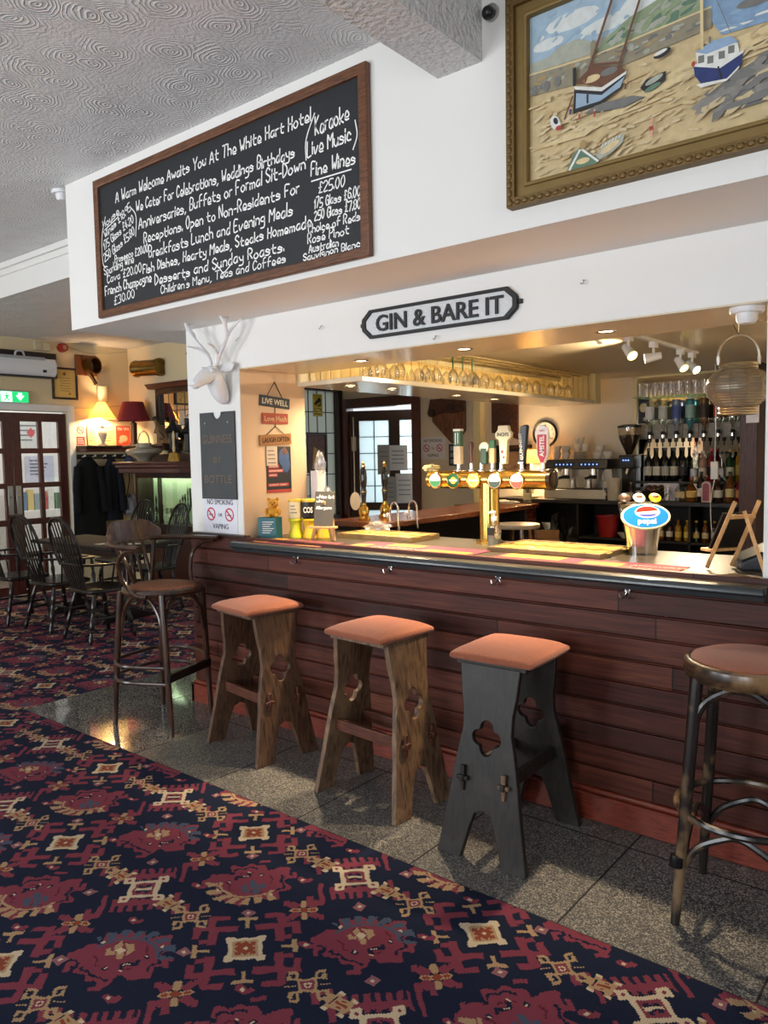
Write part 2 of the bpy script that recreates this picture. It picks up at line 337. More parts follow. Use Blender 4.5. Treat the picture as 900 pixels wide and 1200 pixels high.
# ---------------------------------------------------------------- mesh building
def rotz(a): return Matrix.Rotation(a, 4, 'Z')
def rx(a): return Matrix.Rotation(a, 4, 'X')
def ry(a): return Matrix.Rotation(a, 4, 'Y')
def T(x, y, z): return Matrix.Translation((x, y, z))
class MB:
    def __init__(s): s.bm = bmesh.new(); s.mi = 0
    def _add(s, vs, faces, M=None):
        bv = [s.bm.verts.new(M @ Vector(v) if M else v) for v in vs]
        for f in faces:
            try:
                fc = s.bm.faces.new([bv[i] for i in f]); fc.material_index = s.mi
            except ValueError: pass
        return bv
    def m(s, i): s.mi = i; return s
    def box(s, x0, x1, y0, y1, z0, z1, M=None):
        vs = [(x, y, z) for x in (x0, x1) for y in (y0, y1) for z in (z0, z1)]
        s._add(vs, [(0, 1, 3, 2), (4, 6, 7, 5), (0, 4, 5, 1), (2, 3, 7, 6), (0, 2, 6, 4), (1, 5, 7, 3)], M); return s
    def prism(s, pts, z0, z1, M=None):
        n = len(pts)
        vs = [(p[0], p[1], z0) for p in pts]+[(p[0], p[1], z1) for p in pts]
        s._add(vs, [tuple(range(n-1, -1, -1)), tuple(range(n, 2*n))]+[(i, (i+1) % n, n+(i+1) % n, n+i) for i in range(n)], M); return s
    def plate(s, outer, holes, z0, z1, M=None):
        """Flat board with holes through it."""
        t = bmesh.new()
        for loop in [outer]+list(holes):
            vs = [t.verts.new((p[0], p[1], z0)) for p in loop]
            for i in range(len(vs)): t.edges.new((vs[i], vs[(i+1) % len(vs)]))
        bmesh.ops.triangle_fill(t, use_beauty=True, use_dissolve=False, edges=t.edges[:])
        r = bmesh.ops.extrude_face_region(t, geom=t.faces[:])
        for v in [g for g in r['geom'] if isinstance(g, bmesh.types.BMVert)]: v.co.z = z1
        bmesh.ops.recalc_face_normals(t, faces=t.faces[:])
        t.verts.index_update()
        s._add([v.co.copy() for v in t.verts], [[v.index for v in f.verts] for f in t.faces], M); t.free(); return s
    def tube(s, pts, r, seg=8, closed=False, M=None, flat=1.0, up=None):
        pts = [Vector(p) for p in pts]; n = len(pts)
        rs = r if isinstance(r, (list, tuple)) else [r]*n
        tang = []
        for i in range(n):
            a = pts[(i-1) % n] if closed or i > 0 else pts[i]; c = pts[(i+1) % n] if closed or i < n-1 else pts[i]
            tang.append((c-a).normalized())
        ref = Vector(up) if up else (Vector((0, 0, 1)) if abs(tang[0].z) < 0.9 else Vector((1, 0, 0)))
        nrm = (ref - tang[0]*ref.dot(tang[0])).normalized(); vs = []
        for i in range(n):
            nrm = (nrm - tang[i]*nrm.dot(tang[i])); nrm = nrm.normalized() if nrm.length > 1e-6 else Vector((1, 0, 0))
            bn = tang[i].cross(nrm)
            for k in range(seg):
                a = 2*PI*k/seg
                vs.append(pts[i]+(nrm*math.cos(a)*flat+bn*math.sin(a))*rs[i])
        fs = [(i*seg+k, i*seg+(k+1) % seg, ((i+1) % n)*seg+(k+1) % seg, ((i+1) % n)*seg+k) for i in range(n if closed else n-1) for k in range(seg)]
        if not closed: fs += [tuple(range(seg-1, -1, -1)), tuple((n-1)*seg+k for k in range(seg))]
        s._add(vs, fs, M); return s
    def cyl(s, p, q, r0, r1=None, seg=16, M=None):
        return s.tube([p, q], [r0, r0 if r1 is None else r1], seg, M=M)
    def lathe(s, prof, seg=20, M=None, sx=1, sy=1, cap=True):
        vs = []; n = len(prof)
        for (r, z) in prof:
            for k in range(seg):
                a = 2*PI*k/seg; vs.append((r*math.cos(a)*sx, r*math.sin(a)*sy, z))
        fs = [(i*seg+k, i*seg+(k+1) % seg, (i+1)*seg+(k+1) % seg, (i+1)*seg+k) for i in range(n-1) for k in range(seg)]
        if cap:
            if prof[0][0] > 1e-5: fs.append(tuple(range(seg-1, -1, -1)))
            if prof[-1][0] > 1e-5: fs.append(tuple((n-1)*seg+k for k in range(seg)))
        s._add(vs, fs, M); return s
    def ball(s, c, r, seg=14, rings=8, M=None):
        rr = r if isinstance(r, (tuple, list)) else (r, r, r)
        prof = [(math.sin(PI*i/rings), -math.cos(PI*i/rings)) for i in range(rings+1)]
        MM = T(*c) @ Matrix.Diagonal((rr[0], rr[1], rr[2], 1))
        return s.lathe([(max(a, 1e-4), b) for a, b in prof], seg, (M @ MM) if M else MM)
    def torus(s, c, R, r, seg=24, ss=8, M=None, sx=1, sy=1, flat=1.0):
        return s.tube([(c[0]+R*sx*math.cos(2*PI*k/seg), c[1]+R*sy*math.sin(2*PI*k/seg), c[2]) for k in range(seg)], r, ss, True, M, flat)
    def text(s, body, size, M, width=None, depth=0.001, align='LEFT', shear=0.0, offset=0.0):
        cu = bpy.data.curves.new('t', 'FONT'); cu.body = body; cu.size = size; cu.extrude = depth/2; cu.align_x = align; cu.shear = shear; cu.offset = offset; cu.resolution_u = 3
        ob = bpy.data.objects.new('t', cu); me = bpy.data.meshes.new_from_object(ob)
        xs = [v.co.x for v in me.vertices] or [0, 1]
        f = 1.0
        if width: f = width/max(1e-6, max(xs)-min(xs))
        mid = (min(xs)+max(xs))/2 if align == 'CENTER' else min(xs)
        s._add([((v.co.x-mid)*f, v.co.y, v.co.z) for v in me.vertices], [tuple(p.vertices) for p in me.polygons], M)
        bpy.data.objects.remove(ob); bpy.data.curves.remove(cu); bpy.data.meshes.remove(me); return s
    def build(s, name, mats, parent=None, bevel=0.0, seg=2, sharp=38, subsurf=0, loc=None):
        bm = s.bm
        bmesh.ops.remove_doubles(bm, verts=bm.verts[:], dist=1e-5)
        bmesh.ops.recalc_face_normals(bm, faces=bm.faces[:])
        lim = math.radians(sharp)
        for f in bm.faces: f.smooth = True
        for e in bm.edges:
            e.smooth = not (len(e.link_faces) != 2 or e.calc_face_angle(0) > lim)
        me = bpy.data.meshes.new(name); bm.to_mesh(me); bm.free()
        for x in (mats if isinstance(mats, (list, tuple)) else [mats]): me.materials.append(x)
        o = bpy.data.objects.new(name, me); COL.objects.link(o)
        if parent: o.parent = parent
        if loc: o.location = loc
        if bevel:
            md = o.modifiers.new('bevel', 'BEVEL'); md.width = bevel; md.segments = seg; md.limit_method = 'ANGLE'; md.angle_limit = math.radians(40)
        if subsurf:
            md = o.modifiers.new('sub', 'SUBSURF'); md.levels = subsurf; md.render_levels = subsurf
        return o
def skin(name, verts, edges, radii, mats, parent=None, levels=2, root=0, M=None):
    me = bpy.data.meshes.new(name); me.from_pydata([(M @ Vector(v)) if M else v for v in verts], edges, [])
    o = bpy.data.objects.new(name, me); COL.objects.link(o)
    o.modifiers.new('skin', 'SKIN').use_smooth_shade = True
    lay = me.skin_vertices[0].data
    for i, r in enumerate(radii): lay[i].radius = (r, r) if not isinstance(r, tuple) else r; lay[i].use_root = (i == root)
    md = o.modifiers.new('sub', 'SUBSURF'); md.levels = levels; md.render_levels = levels
    for x in (mats if isinstance(mats, (list, tuple)) else [mats]): me.materials.append(x)
    if parent: o.parent = parent
    return o
def tag(o, label=None, cat=None, group=None, kind=None):
    if label: o['label'] = label
    if cat: o['category'] = cat
    if group: o['group'] = group
    if kind: o['kind'] = kind
    return o
def thing(name, label, cat, loc=(0, 0, 0), rz=0.0, group=None):
    o = bpy.data.objects.new(name, None); COL.objects.link(o); o.empty_display_size = 0.05
    o.location = loc; o.rotation_euler = (0, 0, rz)
    return tag(o, label, cat, group)
def struct(o): o['kind'] = 'structure'; return o
def dup(root, loc=None, rz=None, label=None):
    def cp(o, parent):
        c = o.copy(); COL.objects.link(c)
        if parent: c.parent = parent
        for ch in o.children: cp(ch, c)
        return c
    c = cp(root, None)
    if loc is not None: c.location = loc
    if rz is not None: c.rotation_euler = (0, 0, rz)
    if label: c['label'] = label
    return c
def arc(cx, cy, r, a0, a1, n): return [(cx+r*math.cos(a0+(a1-a0)*k/n), cy+r*math.sin(a0+(a1-a0)*k/n)) for k in range(n+1)]
def spl(pts, n=6):
    """Catmull-Rom through the points."""
    P = [Vector(p) for p in pts]; out = []
    for i in range(len(P)-1):
        a = P[i-1] if i else P[i]*2-P[1]; b, c = P[i], P[i+1]; d = P[i+2] if i+2 < len(P) else P[i+1]*2-P[i]
        for k in range(n):
            t = k/n
            out.append(0.5*((2*b)+(c-a)*t+(2*a-5*b+4*c-d)*t*t+(3*b-3*c+d-a)*t**3))
    out.append(P[-1]); return out
FRONT = rx(PI/2)        # drawing plane x right, y up -> faces -y
ORD = ['first', 'second', 'third', 'fourth', 'fifth', 'sixth', 'seventh', 'eighth', 'ninth', 'tenth', 'eleventh', 'twelfth', 'thirteenth', 'fourteenth']
# ================================================================ THE SETTING
EAST = Matrix(((0, 0, 1, 0), (1, 0, 0, 0), (0, 1, 0, 0), (0, 0, 0, 1)))   # drawing plane: right = +y, up = +z, faces +x
white = mat('white_paint', '#e4e2dd', 0.6, var=0.02, scale=4)
ivory = mat('ivory_paint', '#d9d2c6', 0.6, var=0.03, scale=4)
cream_gloss = mat('cream_gloss_paint', '#d8cdb4', 0.16, var=0.03, scale=6)
peach = mat('peach_paint', '#dcc0a0', 0.6, var=0.03, scale=5)
servery_ceil = mat('servery_ceiling_paint', '#b9ab92', 0.4, var=0.03)
carpet = carpet_material(); stone = stone_material(); planks = planks_material()
artex = artex_material('swirled_artex'); stipple = artex_material('stippled_plaster', False, '#d5d2d0')
dark_wood = wood('dark_stained_wood', '#1d100c', '#3a2018', 0.4, (4, 4, 40))
mahog = wood('mahogany_door_wood', '#35130f', '#5e2a1e', 0.35, (30, 30, 3), coat=0.3)
blackm = mat('black_paint', '#141416', 0.45)
blackplastic = mat('black_plastic', '#17181a', 0.35)
whitepl = mat('white_plastic', '#dfe0e2', 0.35, var=0.02)
chrome = mat('chrome', '#d8d8d8', 0.12, 1.0, var=0.02)
steel = mat('brushed_steel', '#b4b2ad', 0.3, 1.0)
brass = mat('polished_brass', '#c9a253', 0.2, 1.0, var=0.06)
paper = mat('white_paper', '#dedee6', 0.7, var=0.03)
ink = mat('black_ink', '#18181c', 0.7)
redink = mat('red_ink', '#c33a4a', 0.6)

def slab(name, x0, x1, y0, y1, z0, z1, m):
    return struct(MB().box(x0, x1, y0, y1, z0, z1).build(name, m))
# floors
b = MB(); b.prism([(-4.8, -6), (7, -6), (7, -0.745), (-0.715, -0.745), (-0.715, 2.72), (-4.8, 2.72)], -0.05, 0.0)
fc = struct(b.build('floor_carpet', carpet))
b = MB(); b.prism([(-0.715, -0.745), (7, -0.745), (7, 0.3), (-0.03, 0.3), (-0.03, 0.62), (-0.715, 1.3)], -0.05, 0.0)
struct(b.build('floor', stone))
slab('floor_servery', -2.9, 3.6, 0.62, 4.6, -0.05, -0.001, mat('dark_lino', '#2a2420', 0.5))
# ceilings, dropped ceiling step with its moulding, stippled beam
slab('ceiling', -4.8, 7, -6.1, 0.30, 3.241, 3.3, artex)
slab('ceiling_lounge', -4.9, -0.4, 0.225, 2.8, 2.97, 3.05, artex)
b = MB(); b.box(-4.8, -0.45, 0.20, 0.224, 2.965, 3.24); struct(b.build('trim_1', white))
b = MB(); b.box(-4.8, -0.45, 0.185, 0.20, 3.14, 3.24).box(-4.8, -0.45, 0.16, 0.185, 3.19, 3.24)
struct(b.build('trim_2', white, bevel=0.006))
slab('beam_ceiling', 2.285, 2.485, -6.0, -0.42, 3.005, 3.24, stipple)
# bulkhead over the bar, header, pillars
slab('wall_bulkhead', -0.51, 7, -0.42, 0.62, 2.362, 3.24, white)
slab('lintel_bar', 0.47, 7, 0.08, 0.55, 2.085, 2.362, white)
b = MB(); b.box(-0.03, 0.47, 0.08, 0.62, 1.07, 2.362).box(0.035, 0.47, 0.09, 0.62, 0, 1.07); struct(b.build('pillar_left', [white]))
struct(MB().box(0.4702, 0.474, 0.082, 0.62, 1.06, 2.084).build('wall_reveal', peach))
slab('soffit_lining', 0.474, 3.36, 0.084, 0.55, 2.079, 2.085, cream_gloss)
slab('pillar_right', 3.362, 7, 0.08, 0.55, 1.062, 2.085, white)
slab('wall_front_right', 3.362, 7, 0.11, 0.55, 0, 1.062, white)
# outer walls
b = MB(); b.plate([(-6, 0), (2.72, 0), (2.72, 3.24), (-6, 3.24)], [[(0.53, 0.001), (1.87, 0.001), (1.87, 2.14), (0.53, 2.14)]], -0.12, 0, T(-4.8, 0, 0) @ EAST)
struct(b.build('wall_left', mat('warm_lounge_cream', '#dcc9a2', 0.6, var=0.03, scale=5)))
slab('wall_lounge_back', -4.92, -2.74, 2.72, 2.84, 0, 3.05, MATS['warm_lounge_cream'])
b = MB(); b.prism([(-0.03, 0.62), (0.05, 0.62), (-2.74, 2.84), (-2.80, 2.72)], 0, 3.05); struct(b.build('wall_light_block', ivory))  # unseen diagonal wall, added behind the pillar to block light
b = MB(); b.plate([(2.72, 0), (4.5, 0), (4.5, 2.9), (2.72, 2.9)], [[(3.62, 0.78), (4.44, 0.78), (4.44, 2.40), (3.62, 2.40)]], -0.1, 0, T(-2.74, 0, 0) @ EAST)
struct(b.build('wall_snug_side', ivory))
b = MB(); b.plate([(-2.84, 0), (3.6, 0), (3.6, 2.9), (-2.84, 2.9)], [[(-2.66, 0.001), (-1.53, 0.001), (-1.53, 2.2), (-2.66, 2.2)]], -0.1, 0, T(0, 4.5, 0) @ FRONT)
struct(b.build('wall_servery_back', mat('warm_cream_paint', '#d9cdb8', 0.55, var=0.03)))
slab('wall_servery_right', 3.5, 3.6, 0.55, 4.5, 0, 2.9, ivory)
slab('ceiling_servery', 0.44, 3.6, 0.55, 4.5, 2.275, 2.36, servery_ceil)
b = MB(); b.prism([(-2.84, 2.86), (-2.74, 2.84), (0.05, 0.64), (0.44, 0.64), (0.44, 4.6), (-2.84, 4.6)], 2.62, 2.7); struct(b.build('ceiling_snug', white))
holes = [[(x-0.85, 0.45), (x+0.85, 0.45), (x+0.85, 2.6), (x-0.85, 2.6)] for x in (-2.6, 0.6, 3.8)]
b = MB(); b.plate([(-4.8, 0), (7, 0), (7, 3.24), (-4.8, 3.24)], holes, 0, 0.12, T(0, -6.0, 0) @ FRONT); struct(b.build('wall_behind', mat('tan_wall_paint', '#8a7a66', 0.7)))
b = MB(); b.plate([(-6, 0), (0.1, 0), (0.1, 3.24), (-6, 3.24)], [[(-3.8, 0.9), (-1.4, 0.9), (-1.4, 2.6), (-3.8, 2.6)]], 0, 0.12, T(7.0, 0, 0) @ EAST); struct(b.build('wall_right', mat('tan_wall_paint', '#8a7a66', 0.7)))
def sash(n, M, w, h, nx, ny):
    b = MB()
    b.plate([(0, 0), (w, 0), (w, h), (0, h)], [[(0.06+(w-0.06)*i/nx, 0.06+(h-0.06)*j/ny), ((w-0.06)*(i+1)/nx, 0.06+(h-0.06)*j/ny), ((w-0.06)*(i+1)/nx, (h-0.06)*(j+1)/ny), (0.06+(w-0.06)*i/nx, (h-0.06)*(j+1)/ny)] for i in range(nx) for j in range(ny)], 0, 0.05, M)
    return struct(b.build('window_%d' % n, white))
for k, x in enumerate((-2.6, 0.6, 3.8)): sash(k+2, T(x-0.85, -6.02, 0.45) @ FRONT, 1.7, 2.15, 2, 2)
sash(5, T(7.02, -3.8, 0.9) @ EAST, 2.4, 1.7, 3, 2)
# lobby beyond the glazed doors
slab('wall_lobby', -6.5, -6.4, -0.8, 3.4, 0, 3.0, white); slab('floor_lobby', -6.5, -4.9, -0.8, 3.4, -0.05, 0, mat('lobby_floor', '#6b5a4a', 0.6))

# ---------------------------------------------------------------- double glazed doors on the left
b = MB()
for y0, y1, z0, z1 in ((0.45, 0.53, 0, 2.22), (1.87, 1.95, 0, 2.22), (0.53, 1.87, 2.14, 2.22)): b.box(-4.81, -4.775, y0, y1, z0, z1)
struct(b.build('trim_3', white, bevel=0.006))
glass_pane = pane('door_glass', '#ffffff', 0.10)
def glazed_leaf(name, y0, w, handle_y):
    h = 2.12; rows = [(0.12, 0.44), (0.50, 0.82), (0.89, 1.25), (1.31, 1.65), (1.71, 2.02)]
    cols = [(0.10, w/2-0.02), (w/2+0.03, w-0.10)]
    b = MB(); hs = [[(c0, r0), (c1, r0), (c1, r1), (c0, r1)] for c0, c1 in cols for r0, r1 in rows]
    b.plate([(0, 0.01), (w, 0.01), (w, h), (0, h)], hs, -0.045, 0, T(-4.83, y0, 0) @ EAST)
    d = struct(b.build(name, mahog, bevel=0.004))
    for c0, c1 in cols:
        for r0, r1 in rows: MB().box(-4.856, -4.852, y0+c0-0.004, y0+c1+0.004, r0-0.004, r1+0.004).build('pane', glass_pane, d)
    b = MB(); b.box(-4.83, -4.822, y0+handle_y-0.03, y0+handle_y+0.03, 0.95, 1.28).cyl((-4.825, y0+handle_y, 1.15), (-4.79, y0+handle_y, 1.15), 0.012, seg=10)
    b.build('handle_plate', steel, d, bevel=0.003)
    return d
glazed_leaf('door_1', 1.205, 0.655, 0.045); glazed_leaf('door_3', 0.54, 0.66, 0.615)
# notices on the lobby wall, seen through the panes
for i, (y, z, w, h, c, lab) in enumerate(((2.18, 1.95, 0.36, 0.5, '#c9cbc6', 'pale notice with small red diamond mark hanging in the lobby beyond the glazed doors'), (2.30, 1.45, 0.40, 0.36, '#bfc0d2', 'lilac grey printed notice on the lobby wall behind the middle door panes'), (1.35, 1.5, 0.3, 0.42, '#b9b8b4', 'grey printed notice on lobby wall seen through the left door leaf'), (2.72, 1.9, 0.14, 0.2, '#7a4a40', 'small brown framed picture on the lobby wall beyond the doors'))):
    b = MB(); b.box(-6.395, -6.39, y-w/2, y+w/2, z-h/2, z+h/2)
    b.m(1)
    for k in range(5): b.box(-6.389, -6.388, y-w*0.35, y+w*(0.1+0.06*((k*7) % 4)), z+h*0.3-k*h*0.13, z+h*0.3-k*h*0.13+0.02)
    if i == 0: b.m(2).prism([(0, -0.07), (0.06, 0), (0, 0.07), (-0.06, 0)], 0, 0.002, T(-6.389, y+0.02, z) @ EAST)
    tag(b.build('lobby_notice', [mat('notice_%d' % i, c, 0.7), mat('grey_print', '#6c6c74', 0.7), redink]), lab, 'notice')
t = thing('leaflet_rack', 'rack of colourful leaflets standing in the lobby behind the lower door panes', 'rack', (-6.2, 2.2, 0))
MB().box(-0.15, 0.1, -0.4, 0.4, 0, 0.9).build('shelf_body', white, t, bevel=0.005)
for k in range(8):
    cc = ('#a8553a', '#3d6a8a', '#c9b060', '#7d8f95', '#b04a4a', '#d8d4cc', '#4c6b4a', '#8a6a9a')[k]
    MB().box(-0.06, 0.0, -0.37+0.095*k, -0.29+0.095*k, 0.9, 1.12+0.03*(k % 3)).build('leaflet', mat('leaflet_%d' % k, cc, 0.6), t)

# ---------------------------------------------------------------- leaded window and open door of the snug
b = MB(); b.plate([(3.55, 0.70), (4.5, 0.70), (4.5, 2.46), (3.55, 2.46)], [[(3.64, 0.80), (4.42, 0.80), (4.42, 2.38), (3.64, 2.38)]], -0.1, 0.03, T(-2.74, 0, 0) @ EAST)
w1 = struct(b.build('window_1', dark_wood, bevel=0.004))
MB().box(-2.80, -2.797, 3.64, 4.42, 0.8, 2.38).build('pane', frosted('obscured_glass', '#c9cdc6'), w1)
b = MB()
for k in range(1, 5): b.box(-2.797, -2.79, 3.64+0.156*k-0.006, 3.64+0.156*k+0.006, 0.8, 2.38)
for k in range(1, 6): b.box(-2.797, -2.79, 3.64, 4.42, 0.8+0.263*k-0.006, 0.8+0.263*k+0.006)
b.build('lead_strips', mat('lead', '#2c2d30', 0.5), w1)
t = thing('warning_sign', 'yellow camera warning sign on the leaded window glass', 'sign', (-2.785, 4.11, 2.2))
MB().box(0, 0.004, -0.085, 0.085, -0.14, 0.14).build('sign_plate', mat('sign_yellow', '#b9a52c', 0.5), t, bevel=0.002)
b = MB(); E0 = T(0.005, 0, 0) @ EAST
b.text('CCTV', 0.07, E0 @ T(0, -0.085, 0), 0.14, align='CENTER').text('IN OPERATION', 0.02, E0 @ T(0, -0.115, 0), 0.11, align='CENTER')
b.prism([(-0.07, 0.02), (0.03, 0.10), (0.06, 0.06), (-0.04, 0.0)], 0, 0.002, E0).box(-0.06, -0.05, -0.03, 0.06, 0, 0.002, E0 @ T(0.10, 0.02, 0)).box(-0.005, 0.05, -0.03, -0.02, 0, 0.002, E0 @ T(0, 0.02, 0))
b.build('lettering', ink, t)
t = thing('framed_picture', 'small dark brown picture hanging low on the leaded window', 'picture', (-2.78, 4.07, 1.6))
MB().plate([(-0.18, -0.25), (0.18, -0.25), (0.18, 0.25), (-0.18, 0.25)], [[(-0.15, -0.22), (0.15, -0.22), (0.15, 0.22), (-0.15, 0.22)]], 0, 0.02, EAST).build('frame', dark_wood, t, bevel=0.003)
b = MB(); b.box(0.004, 0.008, -0.15, 0.15, -0.22, 0.22).m(1).prism([(-0.1, -0.2), (0.02, -0.2), (0.0, 0.05), (-0.06, 0.08)], 0.009, 0.011, EAST)
b.build('print', [wood('brown_print', '#3b2015', '#6a4028', 0.5), mat('print_tan', '#b08a5a', 0.6)], t)
b = MB()
for x0, x1, z0, z1 in ((-2.74, -2.62, 0, 2.28), (-1.57, -1.46, 0, 2.28), (-2.62, -1.57, 2.16, 2.28)): b.box(x0, x1, 4.46, 4.6, z0, z1)
struct(b.build('trim_4', mahog, bevel=0.004))
dm = T(-2.62, 4.52, 0) @ rotz(math.radians(28))
b = MB(); b.plate([(0, 0.02), (1.0, 0.02), (1.0, 2.13), (0, 2.13)], [[(0.13, 0.95), (0.52, 0.95), (0.52, 2.0), (0.13, 2.0)], [(0.66, 0.95), (0.86, 0.95), (0.86, 2.0), (0.66, 2.0)], [(0.13, 0.2), (0.86, 0.2), (0.86, 0.85), (0.13, 0.85)]], -0.02, 0.02, FRONT)
d2 = struct(b.build('door_2', dark_wood, bevel=0.004)); d2.matrix_world = dm
b = MB(); b.box(0.12, 0.53, -0.003, 0.003, 0.94, 2.01).box(0.65, 0.87, -0.003, 0.003, 0.94, 2.01).box(0.12, 0.87, -0.003, 0.003, 0.19, 0.86)
b.build('pane', frosted('frosted_door_glass', '#cfd8d8', 0.8), d2)
b = MB(); b.box(0.32, 0.33, -0.006, 0.006, 0.95, 2.0)
for k in range(1, 5): b.box(0.13, 0.86, -0.006, 0.006, 0.95+0.21*k, 0.957+0.21*k)
b.build('lead_strips', mat('lead', '#2c2d30', 0.5), d2)
b = MB(); b.box(0.03, 0.09, -0.035, -0.02, 1.62, 1.8).cyl((0.06, -0.03, 0.9), (0.06, -0.03, 2.05), 0.008, seg=8); b.build('handle', steel, d2)
for i, (x, z, w, h, lab) in enumerate(((0.45, 1.5, 0.16, 0.38, 'tall grey paper notice taped to left of the open snug door'), (0.64, 1.52, 0.24, 0.32, 'upper white typed notice taped to the open snug door'), (0.52, 1.1, 0.18, 0.36, 'lower grey notice taped to the open snug door'), (0.72, 1.13, 0.24, 0.38, 'lower right white notice taped to the open snug door'))):
    b = MB(); b.box(x-w/2, x+w/2, -0.03, -0.027, z-h/2, z+h/2).m(1)
    for k in range(4): b.box(x-w*0.35, x+w*0.3, -0.0315, -0.03, z+h*0.25-k*h*0.16, z+h*0.25-k*h*0.16+0.012)
    o = tag(b.build('door_notice', [mat('notice_grey%d' % (i % 2), ('#8e8c88', '#b5b4b2')[i % 2], 0.7), mat('grey_print', '#6c6c74', 0.7)]), lab, 'notice'); o.matrix_world = dm

# ================================================================ THE BAR
bar = thing('bar_counter', 'long dark red boarded pub bar counter with black moulded top edge', 'bar counter', (0, 0, 0))
b = MB(); n = 10
for k in range(n):
    z0 = 0.13+0.0955*k; b.box(0.015, 4.6, 0.030, 0.06, z0+0.006, z0+0.0905); b.box(0.017, 4.6, 0.034, 0.06, z0-0.001, z0+0.004)
b.box(0.016, 0.034, 0.034, 0.60, 0.13, 1.07).box(0.02, 4.6, 0.045, 0.075, 0.1, 1.07)
b.build('front_panel', planks, bar, bevel=0.0025)
plinthm = wood('red_plinth_wood', '#5a1f16', '#8f3f2a', 0.4, (3, 40, 40), coat=0.2, wear='#7a3c2c')
b = MB(); b.box(0.0, 4.6, 0.0, 0.05, 0, 0.115).box(0.012, 4.6, 0.012, 0.05, 0.115, 0.135).box(0.0, 0.034, 0.0, 0.6, 0, 0.115)
b.build('plinth', plinthm, bar, bevel=0.006)
b = MB(); b.box(0.012, 0.53, 0.025, 0.079, 1.07, 1.088); b.build('end_cap', dark_wood, bar, bevel=0.004)
topm = wood('black_counter_top', '#2f2a22', '#4a4032', 0.36, (2, 30, 30), coat=0.1, bump=0.05)
edge = mat('grey_black_gloss_edge', '#2b3134', 0.28, var=0.1, scale=12, coat=0.3)
b = MB()
pr = [(0.80, 1.022), (0.80, 1.06), (-0.035, 1.06), (-0.05, 1.056), (-0.058, 1.046), (-0.058, 1.034), (-0.052, 1.026), (-0.04, 1.022), (-0.038, 1.006), (0.03, 1.004)]
vs = len(pr)
def xprism(b, pr, x0, x1): b.prism(pr, x0, x1, Matrix(((0, 0, 1, 0), (1, 0, 0, 0), (0, 1, 0, 0), (0, 0, 0, 1))))
b = MB(); b.box(0.476, 3.36, -0.035, 0.80, 1.03, 1.06); b.box(3.36, 3.40, -0.035, 0.078, 1.03, 1.06); b.build('counter_top', topm, bar, bevel=0.003)
b = MB(); xprism(b, [(-0.034, 1.0605), (-0.05, 1.057), (-0.058, 1.046), (-0.058, 1.034), (-0.052, 1.027), (-0.04, 1.023), (-0.036, 1.006), (0.03, 1.004), (0.03, 1.0295), (-0.034, 1.0295)], 0.50, 3.395); b.build('counter_edge', edge, bar)
b = MB(); b.box(0.48, 3.36, 0.74, 0.78, 0.0, 1.03).box(0.48, 3.36, 0.30, 0.74, 0.55, 0.58); b.build('back_panel', dark_wood, bar)
# hooks under the counter edge
for i, x in enumerate((0.97, 1.64, 2.27, 2.87)):
    t = thing('bag_hook', ('bright chrome bag hook under the counter edge, nearest the pillar', 'chrome bag hook under the counter between left and middle stools', 'chrome bag hook under the counter left of the black stool', 'chrome bag hook under the counter above the black stool, farthest right')[i], 'hook', (x, 0.032, 0.985), 0, 'chrome hooks under the counter')
    b = MB(); b.box(-0.012, 0.012, -0.004, 0.0, -0.022, 0.022); b.build('back_plate', chrome, t, bevel=0.002)
    b = MB()
    for s in (-1, 1): b.tube(spl([(0, -0.004, -0.005), (s*0.008, -0.02, -0.025), (s*0.016, -0.034, -0.022), (s*0.02, -0.036, -0.004)], 4), 0.0035, 6)
    b.tube(spl([(0, -0.004, 0.01), (0, -0.03, 0.015), (0, -0.036, 0.03)], 4), 0.0035, 6)
    b.build('prongs', chrome, t)

# wing counter of the snug side, with a plank top
wing = thing('wing_counter', 'brown topped side counter inside the servery carrying the black hand pumps', 'counter', (0, 0, 0))
MB().box(0.50, 0.98, 0.80, 2.75, 1.085, 1.125).build('counter_top', wood('wing_top_wood', '#4a2414', '#7b4526', 0.25, (30, 3, 30), coat=0.3), wing, bevel=0.006)
MB().box(0.52, 0.58, 0.82, 2.7, 0, 1.085).box(0.58, 0.95, 0.82, 0.86, 0, 1.085).box(0.58, 0.95, 2.66, 2.7, 0, 1.085).box(0.58, 0.95, 0.86, 2.66, 0.5, 0.53).build('carcass', mat('dark_carcass', '#1c1614', 0.6), wing, bevel=0.003)
